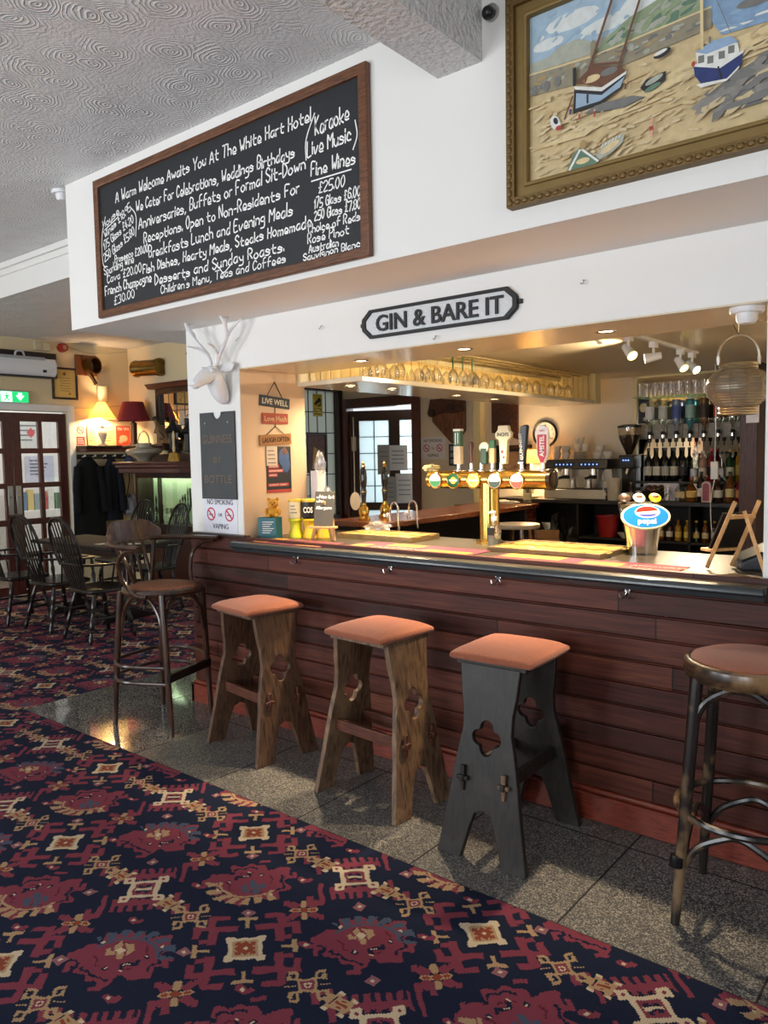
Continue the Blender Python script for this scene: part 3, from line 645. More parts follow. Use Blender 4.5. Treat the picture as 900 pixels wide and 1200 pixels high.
# ================================================================ STOOLS AND CHAIRS
seat_fab = mat('rust_tweed', '#8a4d33', 0.9, var=0.6, scale=260, bump=0.6, sheen=0.2)
def plank_stool(name, label, loc, rz, wm, strm, pale=False):
    """Trestle stool: two splayed pierced boards, two pegged stretchers, padded square seat. Boards face +-x."""
    t = thing(name, label, 'bar stool', loc, rz, 'pierced plank bar stools')
    half = [(0.19, 0.0), (0.185, 0.03), (0.155, 0.20), (0.135, 0.33), (0.118, 0.42), (0.104, 0.48), (0.106, 0.55), (0.118, 0.62), (0.128, 0.72)]
    foot = [(0.088, 0.0), (0.055, 0.12), (0.035, 0.175), (0.0, 0.19)]
    outer = [(x, z) for x, z in half]+[(-x, z) for x, z in reversed(half)]+[(-x, z) for x, z in foot]+[(x, z) for x, z in reversed(foot[:-1])]
    q = []
    for k in range(4):
        a = PI/2*k; cx, cz = 0.034*math.cos(a), 0.038*math.sin(a)
        q += [(cx+0.027*math.cos(a+d), 0.455+cz+0.027*math.sin(a+d)) for d in (-1.65, -1.2, -0.8, -0.4, 0, 0.4, 0.8, 1.2, 1.65)]
    slots = [[(s*0.088-0.010, 0.285), (s*0.088+0.010, 0.285), (s*0.088+0.010, 0.315), (s*0.088-0.010, 0.315)] for s in (-1, 1)]
    spl_a = math.atan2(0.245-0.155, 0.72)
    for s in (-1, 1):
        M = T(s*0.245, 0, 0) @ ry(-s*spl_a) @ Matrix(((0, 0, 1, 0), (1, 0, 0, 0), (0, 1, 0, 0), (0, 0, 0, 1)))
        b = MB(); b.plate(outer, [q]+slots, -0.013, 0.013, M)
        bd = b.build('side_board', wm, t, bevel=0.003)
        for k in (-1, 1):       # wedge peg outside each tenon
            b = MB(); xx = s*(0.245-0.30*math.tan(spl_a)+0.024)
            b.box(xx-0.008, xx+0.008, k*0.088-0.024, k*0.088+0.024, 0.292, 0.306)
            b.prism([(-0.007, -0.05), (0.007, -0.05), (0.009, 0.045), (-0.009, 0.045)], -0.007, 0.007, T(xx-s*0.002, k*0.088, 0.30) @ EAST)
            b.build('peg', oak if (pale and s == 1 and k == 1) else strm, t, bevel=0.002)
    for k in (-1, 1):
        b = MB(); xe = 0.245-0.30*math.tan(spl_a)
        b.box(-xe+0.012, xe-0.012, k*0.088-0.011, k*0.088+0.011, 0.275, 0.325).box(-xe-0.04, xe+0.04, k*0.088-0.009, k*0.088+0.009, 0.288, 0.312)
        b.build('stretcher', strm, t, bevel=0.003)
    b = MB(); b.box(-0.165, 0.165, -0.15, 0.15, 0.708, 0.725); b.build('seat_board', wm, t, bevel=0.003)
    b = MB(); N = 10; hw = 0.185
    g = []
    for i in range(N+1):
        for j in range(N+1):
            x, y = -1+2*i/N, -1+2*j/N; m = max(abs(x), abs(y))
            px_, py_ = x*hw*(1-0.035*y*y*abs(x)**2), y*hw*(1-0.035*x*x*abs(y)**2)
            g.append((px_, py_, 0.757+0.018*(1-x**4)*(1-y**4)-0.007*(m > 0.99)))
    W_ = N+1
    top = b._add(g+[(p[0], p[1], 0.727) for p in g], [(i*W_+j, (i+1)*W_+j, (i+1)*W_+j+1, i*W_+j+1) for i in range(N) for j in range(N)])
    per = [(i, 0) for i in range(N)]+[(N, j) for j in range(N)]+[(N-i, N) for i in range(N)]+[(0, N-j) for j in range(N)]
    ix = [i*W_+j for i, j in per]; b.bm.verts.ensure_lookup_table(); nn = W_*W_
    for k in range(len(ix)):
        a, c = ix[k], ix[(k+1) % len(ix)]; b.bm.faces.new([top[a], top[nn+a], top[nn+c], top[c]])
    b.bm.faces.new([top[nn+a] for a in ix])
    b.build('seat_cushion', seat_fab, t, bevel=0.013, seg=4, sharp=60)
    t.scale = (1, 1, 1.035)
    return t
oak = wood('worn_oak', '#43332a', '#86684c', 0.5, (14, 14, 2.0), bump=0.3, wear='#80654b')
oakd = wood('worn_brown_oak', '#36271e', '#6f503a', 0.5, (14, 14, 2.0), bump=0.3, wear='#604633')
blk = wood('worn_black_paint', '#161310', '#29241e', 0.5, (14, 14, 2.0), bump=0.2, wear='#2e2822')
redstr = wood('reddish_stretcher_wood', '#3c2018', '#6a3c2a', 0.45, (3, 30, 30))
plank_stool('plank_stool', 'brown pierced plank stool nearest the pillar, rust padded seat', (0.965, -0.265, 0), math.radians(-9), oakd, redstr)
plank_stool('plank_stool', 'pale worn pierced plank stool between the other brown one and the black one', (1.865, -0.335, 0), math.radians(-4), oak, redstr)
plank_stool('plank_stool', 'black painted pierced plank stool with rust padded seat', (2.535, -0.325, 0), math.radians(-87.6), blk, blk, True)

# ---- bentwood bar chair with arms and cane-patterned seat
bent = wood('bentwood_brown', '#1f120c', '#4a2c1c', 0.28, (10, 10, 2), coat=0.4, bump=0.05)
cane = mat('woven_cane', '#8f5a3c', 0.6)
def cane_material():
    m, nt, b = new_mat('cane_weave'); V.nt = nt; N = nt.nodes; L = nt.links
    tc = N.new('ShaderNodeTexCoord'); sep = N.new('ShaderNodeSeparateXYZ'); L.new(tc.outputs['Object'], sep.inputs[0])
    X = V(sep.outputs[0]); Y = V(sep.outputs[1]); k = 165
    h = V.op('SINE', (X+Y)*k)*V.op('SINE', (X-Y)*k)
    mx = N.new('ShaderNodeMix'); mx.data_type = 'RGBA'; L.new((h > 0.05).k, mx.inputs['Factor'])
    mx.inputs['A'].default_value = lin('#9a5f40'); mx.inputs['B'].default_value = lin('#2a1510'); L.new(mx.outputs['Result'], b.inputs['Base Color'])
    b.inputs['Roughness'].default_value = 0.55; return m
cane = cane_material()
t = thing('bentwood_bar_chair', 'tall bentwood bar chair with arms and patterned seat at bar end', 'bar chair', (0.195, -0.325, 0), math.radians(8)); t.scale = (1, 1, 1.075)
# facing +x; legs
feet = {(1, -1): (0.245, -0.19), (1, 1): (0.17, 0.20), (-1, -1): (-0.215, -0.20), (-1, 1): (-0.245, 0.20)}
for (sx, sy), (fx_, fy_) in feet.items():
    b = MB(); tx, ty = sx*0.165, sy*0.155
    if sx > 0: b.tube([(tx, ty, 0.735), ((tx+fx_)/2, (ty+fy_)/2, 0.37), (fx_, fy_, 0)], [0.021, 0.019, 0.014], 10)
    else: b.tube(spl([(tx-0.0, ty*1.05, 0.735), ((tx+fx_)/2-0.005, (ty+fy_)/2, 0.4), (fx_, fy_, 0)], 5), [0.020]*6+[0.019, 0.018, 0.016, 0.015, 0.014], 10)
    b.build('leg', bent, t)
b = MB(); ring = [(0.215*math.cos(a)*(1+0.06*math.cos(2*a)), 0.205*math.sin(a), 0.738) for a in [2*PI*k/32 for k in range(32)]]
b.tube(ring, 0.021, 8, True); b.build('seat_rail', bent, t)
b = MB(); prof = [(0.001, 0.772), (0.08, 0.771), (0.15, 0.767), (0.19, 0.758), (0.203, 0.748), (0.203, 0.74), (0.001, 0.735)]
b.lathe(prof, 32, sx=1.05, sy=1.0); b.build('seat', cane, t)
for (ax, bx) in (((1, -1), (1, 1)), ((1, -1), (-1, -1)), ((-1, -1), (-1, 1)), ((-1, 1), (1, 1))):   # bent braces beneath the seat
    p = Vector((ax[0]*0.172, ax[1]*0.162, 0)); q = Vector((bx[0]*0.172, bx[1]*0.162, 0)); mid = (p+q)/2
    b = MB(); b.tube(spl([(p.x, p.y, 0.50), (p.x*0.92+q.x*0.08, p.y*0.92+q.y*0.08, 0.62), (p.x*0.72+q.x*0.28, p.y*0.72+q.y*0.28, 0.70), (mid.x, mid.y, 0.718), (q.x*0.72+p.x*0.28, q.y*0.72+p.y*0.28, 0.70), (q.x*0.92+p.x*0.08, q.y*0.92+p.y*0.08, 0.62), (q.x, q.y, 0.50)], 5), 0.010, 8)
    b.build('brace', bent, t)
for z in (0.355, 0.27):     # bowed foot rings at the back
    f = 1-z/0.74
    A = [(0.165+(0.245-0.165)*f, -0.155-(0.035)*f, z), (-0.06, -0.26, z), (-0.20-0.03*f, -0.165, z), (-0.245, 0.0, z), (-0.21-0.03*f, 0.17, z), (-0.05, 0.24, z), (0.165, 0.175, z)]
    b = MB(); b.tube(spl(A, 6), 0.0105, 8); b.build('foot_hoop', bent, t)
b = MB(); b.box(-0.012, 0.012, -0.195, 0.195, 0.285, 0.33, T(0.205, 0.0, 0) @ rotz(math.radians(9))); b.build('foot_rest', mat('worn_black_iron', '#1f1c1a', 0.4, 0.6), t, bevel=0.003)
# back: curved crest, arms with bent supports, slats
def cur(a, R=0.255): return (-0.02+R*math.cos(a)*0.98, R*math.sin(a)*1.05)
b = MB(); A = [PI+(-0.78+1.56*k/12) for k in range(13)]; vs = []
for a in A:
    e = abs(a-PI)/0.78; hh = 0.12*(1-0.5*max(0, e-0.6)/0.4)
    for R, z in ((0.245, 0.985), (0.268, 0.985), (0.282, 0.985+hh), (0.262, 0.985+hh)):
        x, y = cur(a, R); vs.append((x, y, z))
fs = []
for i in range(12):
    for k in range(4): fs.append((i*4+k, i*4+(k+1) % 4, (i+1)*4+(k+1) % 4, (i+1)*4+k))
fs += [(3, 2, 1, 0), (48, 49, 50, 51)]
b._add(vs, fs); b.build('crest_rail', wood('crest_wood', '#2a1810', '#5d3a26', 0.3, (10, 10, 3), coat=0.4, bump=0.05), t, bevel=0.006)
for s in (-1, 1):
    pts = [cur(PI-s*0.55, 0.258), cur(PI-s*0.95, 0.262), (-0.02, s*0.285), (0.10, s*0.30), (0.17, s*0.305)]
    b = MB(); b.tube(spl([(x, y, 0.995) for x, y in pts], 6), [0.026]*24+[0.022], 8, flat=0.55); b.build('armrest', bent, t)
    b = MB(); b.tube(spl([(0.14, s*0.298, 0.985), (0.04, s*0.30, 0.965), (-0.03, s*0.285, 0.90), (-0.02, s*0.255, 0.80), (0.03, s*0.225, 0.735), (0.10, s*0.205, 0.725)], 6), 0.0115, 8); b.build('arm_support', bent, t)
for k, a in enumerate((-0.62, -0.32, -0.1, 0.1, 0.32, 0.62)):
    x1, y1 = cur(PI+a, 0.257); x0, y0 = -0.205+abs(a)*0.07, -math.sin(a)*0.10 if abs(a) > 0.5 else -a*0.30
    b = MB(); b.tube(spl([(x0+0.01, y0, 0.74), ((x0+x1)/2+0.02, (y0+y1)/2*0.9, 0.86), (x1, y1, 1.0)], 5), 0.011 if abs(a) < 0.5 else 0.016, 8, flat=0.6); b.build('back_slat', bent, t)

# ---- round bentwood stool at the right
worn = wood('worn_black_bentwood', '#14110f', '#2a2320', 0.3, (10, 10, 2), coat=0.3, bump=0.1, wear='#7a6248')
t = thing('round_bar_stool', 'round topped black bentwood stool with worn legs at right edge', 'bar stool', (3.42, -0.31, 0), math.radians(4)); t.scale = (1, 1, 1.15)
for sx in (-1, 1):
    for sy in (-1, 1):
        b = MB(); b.tube([(sx*0.135, sy*0.135, 0.71), (sx*0.158, sy*0.160, 0.35), (sx*0.182, sy*0.187, 0)], [0.021, 0.020, 0.015], 12); b.build('leg', worn, t)
b = MB(); b.lathe([(0.165, 0.70), (0.195, 0.70), (0.204, 0.71), (0.206, 0.73), (0.203, 0.747), (0.195, 0.752), (0.178, 0.752), (0.165, 0.745)], 36); b.build('seat_rim', wood('rim_wood', '#1a1411', '#4c3826', 0.3, (4, 4, 30), coat=0.3, wear='#7d6040'), t)
b = MB(); b.lathe([(0.001, 0.775), (0.09, 0.773), (0.15, 0.766), (0.18, 0.756), (0.185, 0.748), (0.18, 0.74), (0.001, 0.735)], 36); b.build('seat_cushion', seat_fab, t)
for i in range(4):
    a0 = PI/4+PI/2*i; p = Vector((math.cos(a0), math.sin(a0)))*0.205; q = Vector((math.cos(a0+PI/2), math.sin(a0+PI/2)))*0.205; m = (p+q)/2
    b = MB(); b.tube(spl([(p.x, p.y, 0.56), (p.x*0.88+q.x*0.12, p.y*0.88+q.y*0.12, 0.64), (p.x*0.65+q.x*0.35, p.y*0.65+q.y*0.35, 0.685), (m.x, m.y, 0.692), (q.x*0.65+p.x*0.35, q.y*0.65+p.y*0.35, 0.685), (q.x*0.88+p.x*0.12, q.y*0.88+p.y*0.12, 0.64), (q.x, q.y, 0.56)], 5), 0.011, 8); b.build('brace', worn, t)
    P = p*1.13; Q = q*1.13
    b = MB(); b.tube(spl([(P.x, P.y, 0.17), (P.x*0.85+Q.x*0.15, P.y*0.85+Q.y*0.15, 0.235), (P.x*0.62+Q.x*0.38, P.y*0.62+Q.y*0.38, 0.275), ((P.x+Q.x)/2, (P.y+Q.y)/2, 0.285), (Q.x*0.62+P.x*0.38, Q.y*0.62+P.y*0.38, 0.275), (Q.x*0.85+P.x*0.15, Q.y*0.85+P.y*0.15, 0.235), (Q.x, Q.y, 0.17)], 5), 0.011, 8); b.build('foot_brace', worn, t)
b = MB(); b.torus((0, 0, 0.315), 0.222, 0.011, 36, 8); b.build('foot_ring', worn, t)
b = MB(); b.tube(spl([(-0.178, -0.182, 0.20), (-0.18, -0.184, 0.19), (-0.181, -0.186, 0.17)], 3), 0.022, 10); b.build('tape_wrap', mat('black_tape', '#101012', 0.3), t)

# ---- Windsor armchairs
wind = wood('black_windsor_wood', '#090706', '#1a120e', 0.3, (8, 8, 2), coat=0.25, bump=0.04)
def windsor(label, loc, rz):
    """Hoop-back Windsor armchair facing +y."""
    t = thing('windsor_armchair', label, 'chair', loc, rz, 'dark hoop backed Windsor armchairs')
    sh = [(0.0, -0.20), (0.12, -0.20), (0.19, -0.16), (0.225, 0.0), (0.24, 0.14), (0.20, 0.22), (0.10, 0.235), (0.0, 0.23)]
    sh = sh+[(-x, y) for x, y in reversed(sh[1:-1])]
    b = MB(); b.prism(sh, 0.42, 0.455); b.build('seat', wind, t, bevel=0.012)
    for sx in (-1, 1):
        for sy in (-1, 1):
            p = Vector((sx*0.15, sy*0.13+0.01, 0.425)); q = Vector((sx*0.215, sy*0.215+0.0, 0)); b = MB()
            ks = [0, .06, .12, .2, .3, .34, .37, .42, .5, .6, .68, .72, .75, .8, .88, .94, 1]
            rs = [.014, .015, .017, .021, .023, .016, .022, .015, .019, .023, .022, .014, .021, .015, .02, .019, .012]
            b.tube([p.lerp(q, k) for k in ks], rs, 10); b.build('leg', wind, t)
    b = MB()
    for sx in (-1, 1): b.tube([(sx*0.187, -0.165, 0.2), (sx*0.187, 0.0, 0.2), (sx*0.187, 0.165, 0.2)], [0.009, 0.016, 0.009], 8)
    b.tube([(-0.187, 0, 0.2), (0, 0, 0.2), (0.187, 0, 0.2)], [0.009, 0.016, 0.009], 8); b.build('stretcher', wind, t)
    def back(x, z): return -0.18-(z-0.455)*0.27
    hoop = [(-0.17, 0.66), (-0.205, 0.78), (-0.20, 0.90), (-0.16, 1.0), (-0.09, 1.06), (0, 1.078), (0.09, 1.06), (0.16, 1.0), (0.20, 0.90), (0.205, 0.78), (0.17, 0.66)]
    b = MB(); b.tube(spl([(x, back(x, z), z) for x, z in hoop], 4), 0.014, 8); b.build('back_hoop', wind, t)
    bow = [(-0.285, 0.14), (-0.285, 0.0), (-0.255, -0.13), (-0.16, -0.225), (0, -0.245), (0.16, -0.225), (0.255, -0.13), (0.285, 0.0), (0.285, 0.14)]
    b = MB(); b.tube(spl([(x, y, 0.675) for x, y in bow], 5), 0.021, 8, flat=0.55, up=(0, 0, 1)); b.build('arm_bow', wind, t)
    for i in range(7):
        x = -0.135+0.045*i; zt = 1.075-0.9*x*x*2.6; b = MB()
        b.tube([(x*0.82, -0.175, 0.45), (x, back(x, 0.7), 0.69), (x*1.12, back(x, zt), zt-0.01)], [0.008, 0.008, 0.006], 6); b.build('spindle', wind, t)
    for sx in (-1, 1):
        for y, xa in ((-0.10, 0.262), (0.0, 0.284)):
            b = MB(); b.tube([(sx*0.215, y*0.8, 0.45), (sx*xa, y, 0.675)], 0.008, 6); b.build('arm_spindle', wind, t)
        b = MB(); b.tube([(sx*0.225, 0.10, 0.45), (sx*0.243, 0.105, 0.52), (sx*0.25, 0.107, 0.56), (sx*0.262, 0.11, 0.60), (sx*0.285, 0.115, 0.675)], [0.011, 0.02, 0.012, 0.018, 0.011], 8); b.build('arm_post', wind, t)
    return t
w0 = windsor('black hoop backed Windsor armchair in near row, next to the bentwood bar chair', (-2.13, 0.615, 0), 0)
dup(w0, (-2.83, 0.615, 0), math.radians(3), 'black hoop backed Windsor armchair in the middle of the near row at table')
dup(w0, (-3.48, 0.56, 0), math.radians(-2), 'black hoop backed Windsor armchair at the left edge of the near row')
dup(w0, (-3.74, 1.86, 0), math.radians(182), 'dark hoop backed Windsor armchair across the table below the green glazed hatch')
dup(w0, (-2.86, 1.68, 0), math.radians(170), 'dark hoop backed Windsor armchair across the table, beside the white pillar')
t = thing('pub_table', 'dark wooden pub table among the black Windsor armchairs', 'table', (-3.05, 1.17, 0))
MB().box(-0.75, 0.75, -0.31, 0.31, 0.715, 0.75).build('table_top', wood('dull_table_wood', '#140c09', '#24150f', 0.8, (3, 30, 30)), t, bevel=0.008)
MB().box(-0.64, 0.64, -0.24, 0.24, 0.65, 0.715).build('apron', dark_wood, t)
for sx in (-1, 1):
    b = MB(); b.lathe([(0.035, 0.1), (0.05, 0.15), (0.045, 0.25), (0.065, 0.36), (0.04, 0.45), (0.05, 0.55), (0.06, 0.63)], 14, T(sx*0.45, 0, 0)); b.build('pedestal', wind, t)
    b = MB(); b.prism([(-0.28, 0), (0.28, 0), (0.24, 0.05), (0.05, 0.12), (-0.05, 0.12), (-0.24, 0.05)], -0.03, 0.03, T(sx*0.45, 0, 0) @ EAST); b.build('foot', wind, t, bevel=0.005)
for i, (x, y) in enumerate(((-2.45, 1.20), (-2.72, 1.02), (-2.95, 1.30))):
    tag(MB().box(x-0.05, x+0.05, y-0.05, y+0.05, 0.75, 0.753).build('beer_mat', mat('beer_mat_card', '#c9c6c0', 0.7)), ('white beer mat on the dark table, nearest the pillar', 'white beer mat on the dark table, nearest the near chairs', 'white beer mat on the dark table, farthest left')[i], 'beer mat', 'beer mats on the pub table')
# ================================================================ HAND LETTERING
GL = dict(zip("abcdefghiklmnopqrstuvwxyz", "35 15 03 12 22 34/35 32|08 02/04 15 34 33 22 02|34 25 15 03 12 32|35 15 03 12 22 34/38 32|03 33 34 25 15 03 12 32|38 28 17 12/05 35|35 15 04 13 33/35 31 20 00|08 02/04 15 25 34 32|05 02/06 07|08 02/35 03/13 32|08 02|05 02/04 15 24 22/24 35 44 42|05 02/04 15 25 34 32|15 04 03 12 22 33 34 25 15|05 00/04 15 34 33 12 03|35 15 03 12 33/35 30|05 02/04 15 25|34 15 04 33 22 02|17 13 22 32/05 35|05 03 12 22 34/35 32|05 12 35|05 12 24 32 45|05 32/35 02|05 13 33/35 31 20 00|05 35 02 32".split('|')))
GL.update(dict(zip("ABCDEFGHIKLMNOPRSTUVWY", "02 28 42/14 34|02 08 28 37 36 25 05/25 34 33 22 02|37 28 18 06 04 12 22 33|02 08 18 36 34 12 02|38 08 02 32/05 25|38 08 02/05 25|37 28 18 06 04 12 32 35 25|08 02/38 32/05 35|08 02|08 02/38 05 32|08 02 32|02 08 25 48 42|02 08 32 38|18 06 04 12 22 34 36 28 18|02 08 28 37 36 25 05|02 08 28 37 36 25 05/15 32|37 28 18 07 06 34 33 22 12 03|08 48/28 22|08 03 12 22 33 38|08 22 48|08 12 25 32 48|08 25 48/25 22".split('|'))))
GL.update({'0': GL['O'], '1': "06 18 12", '2': "07 18 28 37 36 02 32", '3': "08 38 25 34 33 22 02", '4': "28 04 34/26 22", '5': "38 08 05 25 34 33 22 02", '6': "37 18 05 03 12 22 33 34 25 05", '7': "08 38 12", '8': "18 07 06 15 25 34 33 22 12 03 04 15/25 36 37 28 18", '9': "36 15 06 07 18 28 37 32", '£': "37 28 18 17 13 02 32/05 25", ',': "12 01", '.': "02 03", "'": "08 07", '-': "04 24", '(': "28 06 04 20", ')': "08 26 24 00", 'é': "03 33 34 25 15 03 12 32/17 28", '&': "33 12 03 27 18 07 32", '!': "08 04/02 03"})
def hand(b, text, x0, z0, x1, z1, h, w, M, rng):
    """Chalk-pen handwriting from (x0,z0) to (x1,z1); h is the capital height."""
    pen = 0.0; strokes = []
    for ch in text:
        if ch == ' ': pen += 2.6; continue
        g = GL.get(ch, GL['o']); mxw = 0
        dy = rng.uniform(-0.35, 0.35); sl = rng.uniform(0.02, 0.14); sc = rng.uniform(0.92, 1.08)
        for s in g.split('/'):
            P = [(int(p[0]), (int(p[1])-2)*sc) for p in s.split()]
            mxw = max(mxw, max(p[0] for p in P))
            strokes.append([(pen+px_+py_*sl+rng.uniform(-.08, .08), py_+dy, 0) for px_, py_ in P])
        pen += mxw+1.35
    L_ = math.hypot(x1-x0, z1-z0); kx = L_/max(pen-1.3, 1); ky = h/6; a = math.atan2(z1-z0, x1-x0)
    for s in strokes:
        P = [Vector((p[0]*kx, p[1]*ky, 0)) for p in s]
        P = spl(P, 3) if len(P) > 2 else P
        P = [Vector((x0+p.x*math.cos(a)-p.y*math.sin(a), z0+p.x*math.sin(a)+p.y*math.cos(a), 0)) for p in P]
        vs = []; n = len(P)
        for i in range(n):
            d = (P[min(i+1, n-1)]-P[max(i-1, 0)])
            d = d.normalized() if d.length > 1e-9 else Vector((1, 0, 0))
            if i == 0: P[0] = P[0]-d*w*0.4
            if i == n-1: P[-1] = P[-1]+d*w*0.4
            nn = Vector((-d.y, d.x, 0))*w*0.5
            vs += [P[i]+nn, P[i]-nn]
        b._add(vs, [(2*i, 2*i+1, 2*i+3, 2*i+2) for i in range(n-1)], M)
    return b
chalk = mat('chalk_pen', '#f4f2ee', 0.8, var=0.03)
rng = random.Random(3)
framewood = wood('warm_brown_frame', '#4a2b18', '#7a4d30', 0.45, (3, 30, 30))
cb = thing('chalkboard', 'large wood framed chalkboard menu on the bulkhead with white handwriting', 'chalkboard', (0, -0.42, 0))
b = MB(); F = T(0, 0, 0) @ FRONT
b.plate([(-0.157, 2.388), (1.945, 2.388), (1.945, 3.176), (-0.157, 3.176)], [[(-0.113, 2.43), (1.895, 2.43), (1.895, 3.132), (-0.113, 3.132)]], 0, 0.03, F); b.build('frame', framewood, cb, bevel=0.006)
MB().box(-0.12, 1.90, -0.012, 0, 2.425, 3.137).build('board', mat('blackboard', '#232528', 0.55, var=0.1, scale=6), cb)
LINES = [("A Warm Welcome Awaits You At The White Hart Hotel", 0.05, 3.015, 1.605, 3.03, .060), ("We Cater For Celebrations, Weddings Birthdays", 0.250, 2.925, 1.497, 2.905, .058),
("Anniversaries, Buffets or Formal Sit-Down", 0.267, 2.825, 1.565, 2.835, .062), ("Receptions. Open to Non-Residents For", 0.311, 2.742, 1.523, 2.742, .058), ("Breakfasts Lunch and Evening Meals", 0.353, 2.655, 1.476, 2.655, .060),
("Fish Dishes, Hearty Meals, Steaks Homemade", 0.291, 2.58, 1.593, 2.58, .052), ("Desserts and Sunday Roasts.", 0.398, 2.505, 1.414, 2.505, .054), ("Children's Menu, Teas and Coffees", 0.450, 2.447, 1.423, 2.452, .046),
("Karaoke", 1.632, 2.965, 1.83, 2.975, .075), ("Live Music", 1.58, 2.885, 1.84, 2.89, .068), ("Fine Wines", 1.600, 2.795, 1.86, 2.79, .060), ("£25.00", 1.645, 2.712, 1.797, 2.71, .046), ("175 Glass £6.00", 1.615, 2.652, 1.885, 2.65, .044), ("250 Glass £7.80", 1.615, 2.600, 1.885, 2.598, .044),
("Choice of Reds", 1.575, 2.552, 1.881, 2.550, .040), ("Rosé Pinot", 1.570, 2.507, 1.816, 2.505, .042), ("Australian", 1.575, 2.467, 1.755, 2.465, .038), ("Sauvignon Blanc", 1.540, 2.437, 1.878, 2.440, .032),
("House", -0.085, 2.895, 0.08, 2.945, .048), ("Wines £18.95", -0.07, 2.84, 0.20, 2.945, .046), ("175 Glass £4.20", -0.085, 2.775, 0.22, 2.875, .048), ("250 Glass £5.80", -0.085, 2.705, 0.225, 2.805, .050),
("Prosecco £20.00", 0.018, 2.685, 0.345, 2.69, .044), ("Sparkling Wine", -0.095, 2.632, 0.206, 2.655, .050), ("Cava £20.00", -0.07, 2.582, 0.276, 2.595, .048), ("French Champagne", -0.095, 2.515, 0.365, 2.528, .056), ("£30.00", -0.005, 2.448, 0.20, 2.466, .046)]
b = MB(); CF = T(0, -0.0128, 0) @ FRONT
for tx, x0, z0, x1, z1, h in LINES: hand(b, tx, x0, z0, x1, z1, h*0.93, 0.0070 if h > .05 else 0.0056, CF, rng)
def stroke(b, pts, w, M):
    P = spl([(p[0], p[1], 0) for p in pts], 6); vs = []; n = len(P)
    for i in range(n):
        d = (P[min(i+1, n-1)]-P[max(i-1, 0)]).normalized(); nn = Vector((-d.y, d.x, 0))*w/2; vs += [P[i]+nn, P[i]-nn]
    b._add(vs, [(2*i, 2*i+1, 2*i+3, 2*i+2) for i in range(n-1)], M)
for pts in ([(1.632, 3.06), (1.575, 2.96), (1.572, 2.87)], [(1.865, 2.965), (1.875, 2.90), (1.85, 2.845)], [(1.60, 2.773), (1.84, 2.768)], [(-0.06, 2.96), (-0.105, 2.85), (-0.105, 2.70), (-0.06, 2.675)], [(0.19, 2.965), (0.245, 2.90), (0.235, 2.79)], [(-0.075, 2.885), (0.07, 2.93)], [(0.45, 2.655), (0.47, 2.655)], [(0.95, 2.50), (0.98, 2.475), (1.03, 2.50)]): stroke(b, pts, 0.006, CF)
b.build('writing', chalk, cb)

# ---------------------------------------------------------------- harbour painting in a gilt frame
pt = thing('harbour_painting', 'large gilt framed painting of boats on a sandy harbour', 'painting', (0, -0.42, 0))
gilt = mat('old_gilt', '#6f5731', 0.5, 0.5, var=0.35, scale=60, bump=0.5); giltd = mat('dull_gilt', '#7d6538', 0.55, 0.3, var=0.15, scale=20)
def rframe(x0, x1, z0, z1, w): return ([(x0, z0), (x1, z0), (x1, z1), (x0, z1)], [[(x0+w, z0+w), (x1-w, z0+w), (x1-w, z1-w), (x0+w, z1-w)]])
b = MB(); o_, h_ = rframe(2.61, 3.99, 2.436, 3.16, 0.032); b.plate(o_, h_, 0, 0.045, FRONT)
for k in range(46): b.ball((2.626+0.03*k, -0.046, 2.450), (0.014, 0.008, 0.010), 6, 4)
for k in range(24): b.ball((2.624, -0.046, 2.455+0.03*k), (0.010, 0.008, 0.014), 6, 4)
b.build('outer_frame', gilt, pt)
b = MB(); o_, h_ = rframe(2.638, 3.962, 2.464, 3.132, 0.045); b.plate(o_, h_, 0, 0.028, FRONT); o_, h_ = rframe(2.675, 3.925, 2.50, 3.095, 0.014); b.plate(o_, h_, 0.0, 0.038, FRONT)
b.build('inner_frame', giltd, pt, bevel=0.004)
PM = {}
def pm(n, c, var=0.22, sc=45): PM[n] = mat('oil_'+n, c, 0.7, var=var, scale=sc, bump=0.1); return PM[n]
cols = [('skyd', '#95acbd'), ('greenl', '#8b9974'), ('seal', '#8aa3ba'), ('sandg', '#c1ae89'), ('shade2', '#85817a'), ('sandd', '#bea67a'), ('sandl', '#cdb992'), ('sand', '#c6b085'), ('sky', '#9db4c4'), ('cloud', '#cfd3cf'), ('hillgrey', '#a3a596'), ('green', '#8a9878'), ('stonewall', '#8d8570'), ('shade', '#74736f'), ('sea', '#7f9ab5'), ('hullblue', '#93a8ba'), ('navy', '#2e3a6b'), ('whitep', '#d9d8d0'), ('black', '#2f2e30'), ('brown', '#6c4a38'), ('cabin', '#8ba3bd'), ('red', '#a8463c'), ('palesand', '#d2bd90'), ('darksand', '#a58a5e'), ('boatgreen', '#5f7a66'), ('skin', '#cfa083')]
pmats = [pm(*c) for c in cols]; ID = {c[0]: i for i, c in enumerate(cols)}
b = MB(); lay = [0.010]
def P(c, *pts): lay[0] += 0.00008; b.m(ID[c]).prism(pts, lay[0]-0.00006, lay[0], FRONT)
def Lp(c, p, q, w):
    d = Vector((q[0]-p[0], q[1]-p[1])).normalized(); n_ = Vector((-d.y, d.x))*w/2
    P(c, (p[0]+n_.x, p[1]+n_.y), (p[0]-n_.x, p[1]-n_.y), (q[0]-n_.x, q[1]-n_.y), (q[0]+n_.x, q[1]+n_.y))
def Q(c, cx, cz, rx_, rz_, n=12, a=0): P(c, *[(cx+rx_*math.cos(t)*math.cos(a)-rz_*math.sin(t)*math.sin(a), cz+rx_*math.cos(t)*math.sin(a)+rz_*math.sin(t)*math.cos(a)) for t in [2*PI*k/n for k in range(n)]])

